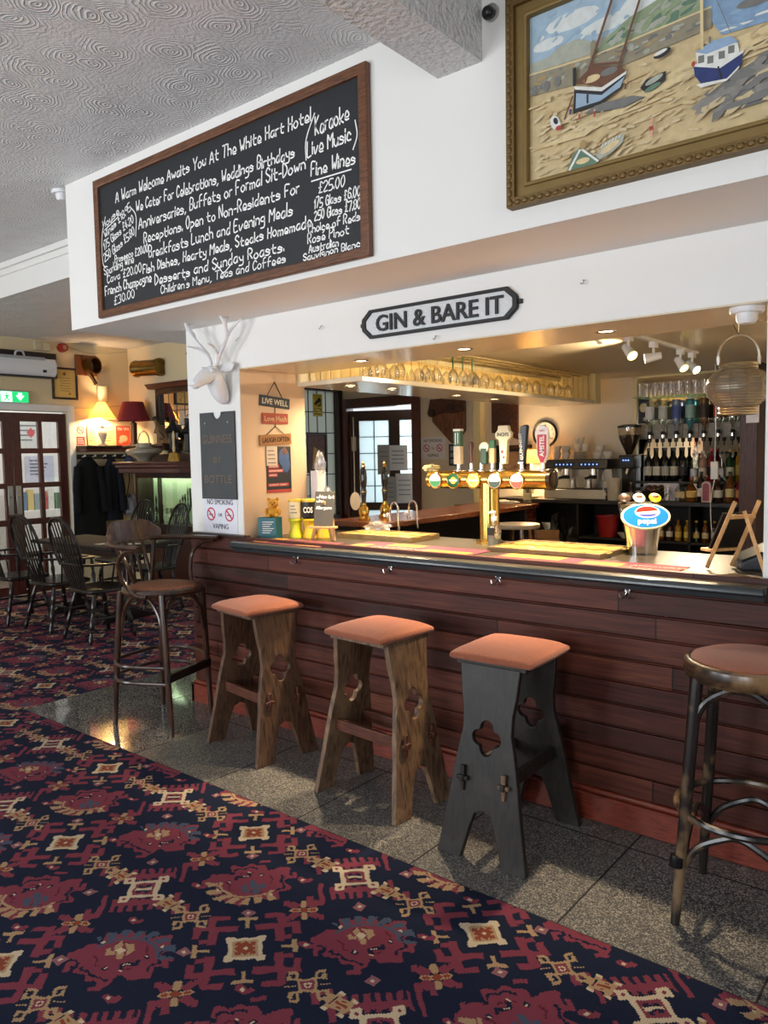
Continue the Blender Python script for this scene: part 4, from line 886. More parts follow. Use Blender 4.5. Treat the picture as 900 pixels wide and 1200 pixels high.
DR = random.Random(12)
def dabs(n, names, x0, x1, zf, w, h, ang=0.0):
    """Visible brush strokes: little slabs of neighbouring colours."""
    for k in range(n):
        x = DR.uniform(x0, x1); za, zb = zf(x); z = DR.uniform(za, zb); c = DR.choice(names); a = ang+DR.uniform(-.5, .5); ww = w*DR.uniform(.5, 1.5); hh = h*DR.uniform(.5, 1.5)
        lay[0] += 0.000022; m_ = [(x+p*ww*math.cos(a)-q*hh*math.sin(a), z+p*ww*math.sin(a)+q*hh*math.cos(a)) for p, q in ((-1, -.3), (-.6, -1), (.7, -.8), (1, .2), (.5, 1), (-.7, .8))]
        b.m(ID[c]).prism([(min(3.92, max(2.69, p)), min(3.08, max(2.512, q))) for p, q in m_], lay[0]-0.00002, lay[0], FRONT)
P('sand', (2.68, 2.505), (3.92, 2.505), (3.92, 3.09), (2.68, 3.09))
P('sky', (2.69, 2.90), (3.92, 2.86), (3.92, 3.09), (2.69, 3.09))
Q('cloud', 2.85, 3.02, 0.10, 0.03); Q('cloud', 3.0, 2.965, 0.12, 0.025); Q('cloud', 2.76, 2.97, 0.06, 0.02)
dabs(120, ['sky', 'sky', 'skyd', 'cloud', 'sky', 'skyd'], 2.7, 3.9, lambda x: (2.92, 3.08), .020, .006, .4)
P('hillgrey', (2.69, 2.89), (2.69, 2.925), (2.76, 2.925), (2.81, 2.948), (2.87, 2.95), (2.93, 2.92), (3.0, 2.93), (3.06, 2.88))
P('cloud', (3.02, 2.99), (3.06, 3.03), (3.15, 3.03), (3.20, 2.99), (3.15, 2.95), (3.07, 2.945))
P('green', (2.93, 2.88), (2.97, 2.915), (3.05, 2.955), (3.18, 2.985), (3.30, 2.99), (3.42, 3.02), (3.42, 2.93), (3.28, 2.88))
for k in range(9): Q('hillgrey' if k % 2 else 'boatgreen', 3.0+0.04*k, 2.91+0.008*(k % 3), 0.03, 0.006, 8, 0.3)
dabs(60, ['green', 'boatgreen', 'greenl', 'hillgrey'], 3.0, 3.4, lambda x: (2.89, 2.90+0.09*min(1, (x-2.95)/.3)), .02, .008, .3)
P('sea', (3.28, 2.92), (3.92, 2.95), (3.92, 2.80), (3.47, 2.795), (3.34, 2.80), (3.31, 2.85))
for k in range(5): Q('whitep', 3.38+0.09*k, 2.812+0.012*(k % 2), 0.05, 0.004, 8)
dabs(50, ['sea', 'seal', 'skyd', 'sea'], 3.36, 3.9, lambda x: (2.815, 2.92), .03, .006, .1)
Q('shade', 3.44, 2.865, 0.06, 0.015)
P('stonewall', (2.69, 2.812), (2.69, 2.885), (2.93, 2.872), (3.27, 2.895), (3.31, 2.885), (3.31, 2.832), (3.1, 2.815), (2.87, 2.80))
dabs(60, ['stonewall', 'hillgrey', 'shade', 'darksand', 'stonewall'], 2.7, 3.3, lambda x: (2.825, 2.872), .016, .006, .1)
Lp('palesand', (2.69, 2.885), (2.93, 2.872), .006); Lp('palesand', (2.93, 2.872), (3.31, 2.892), .006)
for k in range(14): Lp('hillgrey' if k % 2 else 'shade', (2.90+.028*k, 2.845+.012*(k % 3)), (2.92+.028*k, 2.846+.012*(k % 3)), .006)
for x, z in ((2.713, 2.826), (2.757, 2.828), (2.80, 2.831)): Q('shade', x, z, 0.013, 0.018)
P('stonewall', (2.92, 2.87), (2.922, 2.915), (2.93, 2.925), (2.938, 2.915), (2.94, 2.87))
for k in range(26):
    r_ = random.Random(k); Q(('sandl', 'sandd', 'palesand')[k % 3], 2.72+r_.random()*0.85, 2.53+r_.random()*0.24, .04+.07*r_.random(), .003+.004*r_.random(), 8, 0.1)
P('palesand', (2.69, 2.62), (2.95, 2.66), (3.3, 2.77), (3.6, 2.79), (3.92, 2.78), (3.5, 2.75), (3.1, 2.68), (2.9, 2.62))
P('shade', (2.95, 2.708), (3.07, 2.70), (3.11, 2.684), (3.04, 2.672), (2.90, 2.690))
P('shade', (3.29, 2.64), (3.36, 2.668), (3.46, 2.70), (3.65, 2.71), (3.70, 2.62), (3.5, 2.57), (3.36, 2.565))
Q('darksand', 3.4, 2.60, .08, .01)
dabs(260, ['sand', 'sandl', 'sandd', 'sand', 'sandg', 'sandl'], 2.7, 3.6, lambda x: (2.515, 2.79), .016, .004, .12)
P('shade', (2.95, 2.708), (3.07, 2.70), (3.11, 2.684), (3.04, 2.672), (2.90, 2.690))
dabs(50, ['shade', 'shade2', 'sandg', 'shade2'], 3.30, 3.62, lambda x: (2.58, 2.60+0.11*min(1, (x-3.28)/.2)), .04, .010, .3)
# fishing boat
P('black', (2.862, 2.70), (2.868, 2.79), (2.965, 2.745), (3.047, 2.782), (3.03, 2.735), (2.96, 2.705))
P('hullblue', (2.872, 2.715), (2.874, 2.765), (2.965, 2.732), (3.044, 2.768), (3.028, 2.738), (2.96, 2.715))
P('whitep', (2.866, 2.79), (2.87, 2.778), (2.965, 2.744), (3.047, 2.774), (3.049, 2.783), (2.965, 2.757))
P('brown', (2.868, 2.80), (2.965, 2.758), (3.045, 2.785), (3.03, 2.805), (2.93, 2.835))
Q('palesand', 2.93, 2.795, .03, .012); Q('shade', 2.99, 2.80, .03, .012)
Lp('black', (2.915, 2.72), (2.915, 2.75), .007)
Lp('brown', (2.905, 2.79), (3.01, 3.05), .009); Lp('brown', (3.02, 2.80), (3.115, 3.05), .008); Lp('brown', (2.93, 2.84), (3.03, 2.815), .007); Lp('brown', (2.862, 2.76), (2.83, 2.69), .006)
Lp('black', (2.868, 2.79), (2.868, 2.85), .012)
# rowing dinghies
P('black', (3.095, 2.715), (3.115, 2.735), (3.178, 2.742), (3.175, 2.715), (3.14, 2.697), (3.11, 2.698)); Q('hillgrey', 3.14, 2.727, .03, .009, 12, .3); Q('boatgreen', 3.135, 2.705, .028, .008, 12, .25)
Q('black', 3.165, 2.80, .028, .012, 12, .2); Q('whitep', 3.16, 2.804, .022, .006, 12, .2)
# blue cabin boat
P('navy', (3.266, 2.70), (3.262, 2.73), (3.34, 2.70), (3.405, 2.725), (3.40, 2.69), (3.36, 2.66), (3.29, 2.662))
P('whitep', (3.262, 2.737), (3.34, 2.708), (3.408, 2.73), (3.406, 2.722), (3.34, 2.698), (3.263, 2.727)); P('whitep', (3.27, 2.672), (3.36, 2.662), (3.395, 2.688), (3.395, 2.682), (3.36, 2.655), (3.285, 2.658))
P('whitep', (3.268, 2.765), (3.275, 2.728), (3.34, 2.706), (3.395, 2.725), (3.39, 2.755), (3.33, 2.775))
for x, z in ((3.285, 2.742), (3.312, 2.732), (3.345, 2.735), (3.372, 2.742)): P('shade', (x-.009, z-.010), (x+.009, z-.012), (x+.009, z+.010), (x-.009, z+.012))
P('cabin', (3.268, 2.768), (3.30, 2.752), (3.392, 2.758), (3.37, 2.782), (3.32, 2.785)); Lp('palesand', (3.287, 2.77), (3.282, 3.05), .009); Lp('shade', (3.31, 2.78), (3.31, 2.80), .006); Lp('shade', (3.29, 3.0), (3.37, 2.79), .002); Lp('black', (3.335, 2.705), (3.345, 2.665), .005)
Q('red', 3.262, 2.735, .006, .008)
# small red and white boat, figures, green boat, upturned dinghy
Q('whitep', 2.798, 2.688, .017, .028, 12, .5); Q('black', 2.799, 2.694, .008, .013, 12, .5); Q('red', 2.81, 2.668, .012, .008)
for x, z, c in ((2.853, 2.70, 'navy'), (2.885, 2.675, 'red'), (3.047, 2.725, 'brown'), (2.94, 2.668, 'red')): Lp(c, (x, z), (x+.002, z+.018), .006); Q('skin', x+.002, z+.021, .004, .004, 8)
Lp('skin', (3.133, 2.552), (3.133, 2.60), .010); Lp('red', (3.133, 2.572), (3.133, 2.585), .013); Q('skin', 3.134, 2.606, .005, .006, 8)
P('boatgreen', (2.842, 2.515), (2.862, 2.56), (2.89, 2.585), (2.905, 2.57), (2.96, 2.525), (2.94, 2.51)); Lp('whitep', (2.85, 2.515), (2.89, 2.575), .008); Lp('whitep', (2.955, 2.52), (2.895, 2.575), .007); Q('darksand', 2.90, 2.588, .012, .016); Q('palesand', 2.90, 2.535, .025, .01)
P('hillgrey', (2.945, 2.54), (2.98, 2.575), (3.045, 2.588), (3.04, 2.56), (3.0, 2.535), (2.96, 2.525)); Q('palesand', 2.995, 2.556, .035, .011, 12, .4)
for k in range(6): Lp('whitep', (2.965+.012*k, 2.562+.003*k), (2.972+.012*k, 2.572+.003*k), .003)
stroke(b.m(ID['shade']), [(3.33, 2.60), (3.36, 2.615), (3.38, 2.60), (3.41, 2.615), (3.44, 2.605)], .003, T(0, -lay[0]-.0002, 0) @ FRONT)
b.build('canvas', pmats, pt, sharp=10)

# ---------------------------------------------------------------- cast street style sign
gs = thing('pub_sign', 'black and silver street style sign above the bar opening', 'sign', (1.905, 0.08, 2.215))
def oct_(w, h, c, r): return [(-w+c, -h), (w-c, -h), (w-c*0.75, -h+r), (w-r*0.4, -h+c*0.8), (w, -h+c), (w, h-c), (w-r*0.4, h-c*0.8), (w-c*0.75, h-r), (w-c, h), (-w+c, h), (-w+c*0.75, h-r), (-w+r*0.4, h-c*0.8), (-w, h-c), (-w, -h+c), (-w+r*0.4, -h+c*0.8), (-w+c*0.75, -h+r)]
b = MB(); b.plate(oct_(0.45, 0.072, 0.05, 0.012), [oct_(0.425, 0.056, 0.042, 0.010)], 0, 0.02, FRONT).box(0.45, 0.47, -0.012, 0, -0.01, 0.01).box(-0.465, -0.45, -0.012, 0, -0.01, 0.01); b.build('border', blackm, gs, bevel=0.003)
b = MB(); b.prism(oct_(0.43, 0.06, 0.042, 0.010), 0, 0.012, FRONT); b.build('plate', mat('silver_hammered', '#cfd1d2', 0.5, 0.0, var=0.2, scale=90, bump=0.6), gs)
b = MB(); b.text('GIN & BARE IT', 0.112, T(-0.355, -0.0165, -0.040) @ FRONT, 0.735, 0.009, offset=0.0016); b.build('lettering', blackm, gs)
for i, (x, z, lab) in enumerate(((0.48, 2.26, 'small steel cup hook in the white header near the stag antlers'), (1.16, 2.25, 'small steel cup hook in the white header left of the street sign'), (1.91, 2.115, 'small steel cup hook in the white header just below the street sign'), (2.66, 2.26, 'small steel cup hook in the white header right of the street sign'))):
    b = MB(); b.tube(spl([(0, 0, 0), (0, -0.012, 0), (0.006, -0.02, -0.008), (0.0, -0.022, -0.018), (-0.008, -0.02, -0.012)], 4), 0.0022, 6); o = b.build('cup_hook', steel); o.location = (x, 0.08, z); tag(o, lab, 'hook', 'steel cup hooks in the header')

# ---------------------------------------------------------------- white stag head
wst = mat('white_resin', '#e3e3e4', 0.5, var=0.02)
st = thing('stag_head', 'white resin stag head with antlers mounted on the pillar', 'wall ornament', (0.355, 0.08, 1.985)); st.scale = (1.12, 1.12, 1.12)
hv = [(0, -0.012, -0.10), (0, -0.045, -0.045), (0, -0.075, 0.02), (0, -0.095, 0.065), (0, -0.135, 0.05), (0, -0.18, 0.02), (0, -0.215, -0.005), (0, -0.228, -0.012)]
skin('head', hv, [(i, i+1) for i in range(7)], [(0.030, 0.02), (0.052, 0.048), (0.052, 0.056), (0.052, 0.054), (0.046, 0.048), (0.034, 0.034), (0.028, 0.027), (0.021, 0.02)], wst, st, 2)
b = MB()
for s in (-1, 1):
    b.ball((s*0.040, -0.125, 0.072), (0.012, 0.015, 0.011)).ball((s*0.034, -0.118, 0.088), (0.016, 0.026, 0.010)); b.ball((s*0.013, -0.238, -0.008), (0.006, 0.005, 0.005))
b.build('eyes_and_nostrils', wst, st)
for s in (-1, 1):
    b = MB(); b.tube(spl([(s*0.035, -0.07, 0.085), (s*0.06, -0.055, 0.092), (s*0.085, -0.045, 0.098), (s*0.108, -0.04, 0.106)], 4), [0.012]*3+[0.02]*3+[0.024]*3+[0.022, 0.017, 0.010, 0.003], 8, flat=0.35, up=(0, 1, 0)); b.build('ear', wst, st)
    A = [(s*0.022, -0.085, 0.105), (s*0.035, -0.08, 0.15), (s*0.085, -0.085, 0.20), (s*0.135, -0.10, 0.25), (s*0.155, -0.13, 0.31), (s*0.135, -0.17, 0.37), (s*0.12, -0.19, 0.39), (s*0.06, -0.13, 0.195), (s*0.085, -0.19, 0.205), (s*0.16, -0.085, 0.285), (s*0.215, -0.07, 0.325), (s*0.15, -0.10, 0.34), (s*0.175, -0.07, 0.385)]
    E_ = [(0, 1), (1, 2), (2, 3), (3, 4), (4, 5), (5, 6), (1, 7), (7, 8), (3, 9), (9, 10), (4, 11), (11, 12)]
    skin('antler', A, E_, [.015, .013, .012, .0115, .010, .008, .004, .008, .004, .009, .004, .008, .004], wst, st, 1)

# ---------------------------------------------------------------- dark metal plaque, no smoking paper, hanging signs, posters
t = thing('wall_plaque', 'dark slate plaque with faded brown lettering below the stag head', 'plaque', (0.26, 0.08, 1.57))
b = MB(); b.plate([(-0.165, -0.27), (0.165, -0.27), (0.165, 0.265), (0.045, 0.265)]+arc(0, 0.265, 0.042, 0, -PI, 8)+[(-0.165, 0.265)], [], 0, 0.014, FRONT); b.build('plate', mat('slate_grey_metal', '#45484a', 0.5, 0.3, var=0.2, scale=7), t, bevel=0.003)
b = MB(); b.text('GUINNESS', 0.075, T(0, -0.0146, 0.075) @ FRONT, 0.28, align='CENTER').text('BY', 0.05, T(0, -0.0146, -0.045) @ FRONT, 0.07, align='CENTER').text('BOTTLE', 0.07, T(0, -0.0146, -0.17) @ FRONT, 0.26, align='CENTER'); b.build('lettering', mat('faded_brown_paint', '#6f5c49', 0.6, var=0.3), t)
b = MB()
for x in (-0.11, 0.11): b.cyl((x, -0.014, 0.2), (x, -0.018, 0.2), 0.007, seg=10)
b.build('screws', steel, t)
def nosmoke(name, label, M, w, h):
    t = thing(name, label, 'notice'); t.matrix_world = M
    MB().box(-w/2, w/2, -0.002, 0, -h/2, h/2).build('sheet', paper, t)
    b = MB(); b.text('NO SMOKING', h*0.20, T(0, -0.003, h*0.27) @ FRONT, w*0.76, align='CENTER').text('OR', h*0.13, T(0, -0.003, -h*0.06) @ FRONT, w*0.12, align='CENTER').text('VAPING', h*0.2, T(0, -0.003, -h*0.40) @ FRONT, w*0.46, align='CENTER')
    for sx in (-1, 1): b.box(sx*w*0.27-w*0.07, sx*w*0.27+w*0.05, -0.003, -0.0022, -0.007*h/.22, -0.001*h/.22)
    b.build('lettering', ink, t)
    b = MB()
    for sx in (-1, 1):
        b.torus((sx*w*0.27, 0, 0), w*0.115, w*0.016, 20, 6, T(0, -0.003, 0) @ FRONT, flat=0.1)
        b.box(-w*0.11, w*0.11, -0.001, 0.0, -w*0.014, w*0.014, T(sx*w*0.27, -0.0034, 0) @ ry(PI/4))
    b.build('prohibition_marks', redink, t)
    return t
nosmoke('no_smoking_notice', 'white no smoking or vaping sheet on pillar under the dark plaque', T(0.255, 0.079, 1.205), 0.325, 0.225)
RV = T(0.475, 0, 0) @ Matrix(((0, -1, 0, 0), (1, 0, 0, 0), (0, 0, 1, 0), (0, 0, 0, 1)))     # local -y faces +x, local x runs along +y
t = thing('hanging_sign', 'three small boards hung on cords reading live well, love much, laugh often', 'sign'); t.matrix_world = RV
for z, a, w, h, c, tx, tc, hgt in ((1.895, -4, 0.25, 0.066, '#2c3740', 'LIVE WELL', '#d8d4c4', .048), (1.793, 0, 0.215, 0.066, '#a2452f', 'Love Much', '#d9b08a', .045), (1.663, 3, 0.265, 0.066, '#9a6a38', 'LAUGH OFTEN', '#33251a', .043)):
    M = T(0.35, 0, z) @ ry(math.radians(-a))
    b = MB(); b.box(-w/2, w/2, -0.010, 0, -h/2, h/2, M); bd = b.build('board', mat('board_'+tx[:4], c, 0.6, var=0.25, scale=40), t, bevel=0.002)
    b = MB(); b.text(tx, hgt, M @ T(0, -0.011, -hgt*0.36) @ FRONT, w*0.86, align='CENTER', offset=0.0008); b.build('lettering', mat('lett_'+tx[:4], tc, 0.6), bd)
b = MB()
for p, q in (((0.28, 1.92), (0.352, 2.02)), ((0.42, 1.915), (0.352, 2.02)), ((0.35, 1.86), (0.35, 1.826)), ((0.35, 1.76), (0.352, 1.745)), ((0.352, 1.745), (0.28, 1.693)), ((0.352, 1.745), (0.42, 1.699))): b.tube([(p[0], -0.005, p[1]), (q[0], -0.005, q[1])], 0.0025, 6)
b.build('cord', mat('dark_cord', '#2a211c', 0.8), t)
t = thing('charity_poster', 'dark blue poster with red panels on the peach reveal wall', 'poster'); t.matrix_world = RV @ T(0.375, 0, 1.475)
MB().box(-0.105, 0.105, -0.002, 0, -0.145, 0.145).build('sheet', mat('poster_navy', '#22242f', 0.5), t)
b = MB(); b.box(-0.09, 0.0, -0.0028, -0.002, -0.01, 0.01, T(0, 0, 0.02)).box(-0.09, 0.035, -0.0028, -0.002, -0.01, 0.01, T(0, 0, -0.007)).box(-0.09, -0.015, -0.0028, -0.002, -0.01, 0.01, T(0, 0, -0.034)).box(-0.105, 0.105, -0.0028, -0.002, -0.145, -0.125).box(-0.095, 0.08, -0.0028, -0.002, -0.105, -0.085); b.build('red_panels', mat('poster_red', '#b0403c', 0.5), t)
b = MB(); b.text('UKRAINE', 0.018, T(-0.085, -0.0031, 0.014) @ FRONT, 0.075).text('HUMANITARIAN', 0.016, T(-0.085, -0.0031, -0.013) @ FRONT, 0.11).text('APPEAL', 0.016, T(-0.085, -0.0031, -0.040) @ FRONT, 0.065).text('DONATE TODAY', 0.016, T(-0.085, -0.0031, -0.101) @ FRONT, 0.15); b.build('lettering', mat('poster_white', '#e2d8d4', 0.6), t)
b = MB(); b.ball((0.045, -0.002, 0.075), (0.045, 0.001, 0.06)).ball((0.06, -0.002, 0.03), (0.035, 0.001, 0.05)); b.m(1).ball((0.05, -0.003, 0.115), (0.022, 0.001, 0.024)); b.build('print', [mat('poster_blue', '#3c5a8c', 0.5), mat('poster_face', '#6e4a40', 0.5)], t)
t = thing('paper_notice', 'small pale paper notice pinned over the dark blue poster', 'notice'); t.matrix_world = RV @ T(0.315, -0.004, 1.56)
MB().box(-0.045, 0.045, -0.0015, 0, -0.06, 0.06).build('sheet', mat('cream_paper', '#cdbfae', 0.7), t)
b = MB()
for k in range(4): b.box(-0.035, 0.02+0.004*k, -0.002, -0.0015, 0.03-0.025*k, 0.036-0.025*k)
b.build('print', mat('grey_print', '#6c6c74', 0.7), t)

# ---------------------------------------------------------------- ceiling bits
def detector(label, loc, r):
    t = thing('smoke_detector', label, 'detector', loc)
    b = MB(); b.lathe([(r, 0), (r, -0.012), (r*0.92, -0.02), (0.001, -0.02)], 24); b.build('base', whitepl, t)
    b = MB(); b.lathe([(r*0.62, -0.02), (r*0.6, -0.045), (r*0.45, -0.058), (0.001, -0.06)], 24); b.build('dome', whitepl, t)
detector('round white smoke detector on the artex ceiling beside the bulkhead', (-0.62, -0.38, 3.24), 0.065)
detector('white detector dome on the bar soffit beside the hanging lantern', (3.27, 0.17, 2.079), 0.062)
t = thing('wall_camera', 'small grey camera fitting on the bulkhead beside painting frame', 'camera', (2.53, -0.42, 3.16))
b = MB(); b.lathe([(0.03, 0), (0.03, 0.015), (0.001, 0.02)], 16, rx(PI/2)); b.build('base', steel, t)
MB().ball((0, -0.03, -0.01), 0.024).build('lens_ball', blackplastic, t)
def downlight(label, loc, r=0.038, power=14, deg=105, color=WARM2):
    t = thing('downlight', label, 'ceiling light', loc, 0, 'recessed downlights over the bar')
    b = MB(); b.torus((0, 0, -0.003), r, 0.007, 24, 8, flat=0.6); b.build('trim_ring', chrome, t)
    b = MB(); b.lathe([(0.001, -0.002), (r*0.8, -0.002), (r*0.9, -0.0005)], 20, cap=False); b.build('lamp', mat('lamp_glow', '#ffdca0', 0.5, emit='#ffd9a0', es=14), t)
    l = spot('downlight_beam', (0, 0, -0.01), (0, 0, -1), power, color, deg, 0.65, 0.03); l.parent = t
for i, (x, y) in enumerate(((1.24, 0.30), (1.91, 0.315), (2.66, 0.30))):
    downlight(('downlight in the bar soffit nearest the pillar', 'middle downlight in the bar soffit, below the street sign', 'downlight in the bar soffit farthest right')[i], (x, y, 2.079), 0.038, 170, 80)
# ================================================================ ON THE COUNTER
CT = 1.06
yellow = mat('bright_yellow_plastic', '#d9b52a', 0.45); pine = wood('pale_pine', '#b08452', '#d2a771', 0.5, (14, 14, 2), bump=0.1)
t = thing('donation_box', 'teal cardboard donation box on counter against the reveal wall', 'box', (0.555, 0.215, CT), math.radians(22))
MB().box(-0.06, 0.06, -0.045, 0.045, 0, 0.128).build('carton', mat('teal_card', '#23606a', 0.5), t, bevel=0.002)
b = MB()
for k in range(6): b.box(-0.03, 0.045-0.012*(k % 3), -0.0458, -0.045, 0.10-0.013*k, 0.104-0.013*k)
b.box(-0.0608, -0.06, -0.03, 0.02, 0.06, 0.095).m(1).box(-0.0608, -0.06, -0.03, 0.02, 0.01, 0.05); b.build('print', [mat('poster_white', '#e2d8d4', 0.6), mat('poster_paper', '#c9d3d4', 0.6)], t)
t = thing('bear_money_box', 'plain yellow bear shaped money box sitting behind the teal box', 'money box', (0.565, 0.235, CT+0.128), math.radians(40))
b = MB(); b.ball((0, 0, 0.03), (0.042, 0.036, 0.036)).ball((0, -0.004, 0.082), (0.033, 0.03, 0.03)).ball((0, -0.03, 0.074), (0.014, 0.012, 0.011))
for s in (-1, 1): b.ball((s*0.026, 0, 0.108), (0.011, 0.007, 0.011)).ball((s*0.04, -0.018, 0.035), (0.011, 0.013, 0.022)).ball((s*0.024, -0.035, 0.012), (0.014, 0.018, 0.012))
b.build('body', mat('ochre_flock', '#c98f2b', 0.8), t)
b = MB(); b.ball((0, -0.042, 0.078), 0.005)
for s in (-1, 1): b.ball((s*0.012, -0.031, 0.09), 0.004)
b.build('eyes_and_nose', blackm, t)
def tub(label, loc, h, r, c, lidc, txt=None, tc='#e8e2d0', rz=0.6):
    t = thing('collection_tub', label, 'collecting tin', loc, rz)
    b = MB(); b.lathe([(r*0.9, 0), (r, h*0.1), (r, h*0.9)], 24); b.build('tin', mat('tub'+c, c, 0.4), t)
    b = MB(); b.lathe([(r*1.05, h*0.88), (r*1.05, h), (r*0.9, h*1.03), (0.001, h*1.03)], 24); b.build('lid', mat('lid'+lidc, lidc, 0.4), t)
    if txt:
        b = MB(); b.text(txt, h*0.42, T(0, -r-0.002, h*0.32) @ FRONT, r*1.3, align='CENTER', offset=0.001); b.build('lettering', mat('tubtxt'+tc, tc, 0.5), t)
    else:
        b = MB()
        for k in range(3): b.box(-r*0.5, r*0.4-0.006*k, -r-0.002, -r+0.006, h*0.3+k*h*0.17, h*0.36+k*h*0.17)
        b.build('lettering', mat('tubtxt'+tc, tc, 0.5), t)
    return t
def pot(label, loc, c, h=0.115):
    t = thing('yellow_pot', label, 'pot', loc)
    b = MB(); b.lathe([(0.044, 0), (0.042, 0.02), (0.031, h*0.55), (0.038, h*0.85), (0.043, h)], 24); b.build('body', mat('pot'+c, c, 0.4), t)
    b = MB(); b.torus((0, 0, h-0.008), 0.041, 0.005, 24, 6); b.build('rim', mat('pot'+c, c, 0.4), t); return t
pot('lime yellow pot on the counter carrying the cream collecting tin', (0.655, 0.335, CT), '#c9c62e'); pot('bright yellow waisted pot on the counter carrying the black collecting tin', (0.735, 0.375, CT), '#dcae22')
pot('yellow pot on the counter hidden partly behind the small chalkboard easel', (0.81, 0.42, CT), '#cfa42a')
tub('cream collecting tin with yellow lid standing on a lime pot', (0.655, 0.335, CT+0.117), 0.115, 0.042, '#d8c9a2', '#d2b13a', None, '#8a7f66')
tub('black collecting tin with yellow lid and white logo lettering', (0.735, 0.375, CT+0.117), 0.115, 0.044, '#1c1d1f', '#c9a233', 'COS')
tub('blue and white collecting tin behind the small chalkboard easel', (0.81, 0.42, CT+0.117), 0.11, 0.042, '#c9ccd8', '#5a4a66', 'lifeboats', '#2f3f7a')
# small chalkboard easel
t = thing('table_easel', 'small pine easel holding a little chalkboard on left of counter', 'easel', (0.925, 0.325, CT), math.radians(20))
for s in (-1, 1):
    b = MB(); b.box(-0.009, 0.009, -0.007, 0.007, 0, 0.26, T(s*0.07, -0.055, 0) @ rx(-0.22) @ ry(s*-0.17)); b.build('front_leg', pine, t, bevel=0.002)
b = MB(); b.box(-0.008, 0.008, -0.006, 0.006, 0, 0.25, T(0, 0.07, 0) @ rx(0.42)); b.build('rear_leg', pine, t, bevel=0.002)
MB().box(-0.085, 0.085, -0.075, -0.03, 0.072, 0.084).build('ledge', pine, t, bevel=0.002)
b = MB(); b.box(-0.062, 0.062, -0.004, 0.004, 0, 0.205, T(0, -0.05, 0.085) @ rx(-0.2)); bd = b.build('chalkboard_panel', mat('grey_chalkboard', '#4c4840', 0.6), t, bevel=0.002)
b = MB(); MM = T(0, -0.05, 0.085) @ rx(-0.2) @ T(0, -0.0048, 0) @ FRONT
for tx, z in (('white list', 0.165), ('wine', 0.14), ('Allergens', 0.10)): hand(b, tx, -0.05, z, -0.05+0.011*len(tx), z, 0.018, 0.0035, MM, rng)
b.build('writing', chalk, bd)
# tall gift bag of wrapped sweets
t = thing('gift_bag', 'white card stand with crinkled cellophane bags beside the reveal corner', 'gift bag', (0.53, 0.67, CT))
MB().box(-0.03, 0.03, -0.04, 0.04, 0, 0.40).build('card_stand', paper, t, bevel=0.002)
def crumple(c, r, seed, n=2):
    b = MB(); b.ball(c, r, 16, 10); q = random.Random(seed)
    for v in b.bm.verts: v.co = Vector(c)+(v.co-Vector(c))*(0.6+0.65*q.random())
    return b
cello = pane('cellophane', '#ffffff', 0.22, 0.35)
crumple((0.02, 0.0, 0.45), (0.035, 0.035, 0.075), 3).build('cellophane_top', cello, t); crumple((0.05, 0.03, 0.20), (0.045, 0.045, 0.09), 5).build('cellophane_bag', cello, t)
b = MB(); q = random.Random(9)
for k in range(10): b.ball((0.055+q.uniform(-.03, .03), 0.05+q.uniform(-.03, .03), 0.16+q.uniform(-.04, .06)), (0.014, 0.014, 0.018), 8, 5)
b.build('wrapped_sweets', mat('purple_sweets', '#6a4a72', 0.4, var=0.5, scale=60), t)
t = thing('cellophane_wrap', 'loose clear cellophane lying behind the small chalkboard easel', 'wrapping', (1.0, 0.70, CT))
crumple((0, 0, 0.035), (0.10, 0.06, 0.045), 8).build('sheet', cello, t)

# drip trays with gilt tops
def tray(name, label, x0, x1, y0, y1, h, nx):
    t = thing(name, label, 'tray', ((x0+x1)/2, (y0+y1)/2, CT)); w, d = (x1-x0)/2, (y1-y0)/2
    b = MB(); b.plate([(-w, -d), (w, -d), (w, d), (-w, d)], [[(-w+.015, -d+.015), (w-.015, -d+.015), (w-.015, d-.015), (-w+.015, d-.015)]], 0, h); b.box(-w+.01, w-.01, -d+.01, d-.01, 0.0, h*0.6); b.build('rim', wood('varnished_tray_wood', '#5f4a2c', '#8a7044', 0.35, (3, 30, 30), coat=0.3), t, bevel=0.002)
    b = MB(); b.box(-w+.015, w-.015, -d+.015, d-.015, h*0.6, h*0.75); b.m(1)
    for i in range(nx):
        for j in range(2):
            cx = -w+(2*w)*(i+0.5)/nx; cy = -d*0.5+d*j
            b.lathe([(0.062, 0), (0.062, 0.003), (0.04, 0.0035), (0.04, 0.0015), (0.001, 0.0015)], 20, T(cx, cy, h*0.75))
    b.build('printed_top', [mat('gold_print', '#8f7636', 0.22, 0.3, var=0.2, scale=20), mat('pale_gold_print', '#cdb566', 0.22, 0.3)], t)
tray('drip_tray', 'small gilt topped wooden tray on counter right of the little easel', 0.90, 1.46, 0.44, 0.72, 0.03, 5)
tray('drip_tray', 'long gilt topped wooden tray on counter left of the chrome soda tap', 2.02, 2.62, 0.34, 0.72, 0.025, 6)
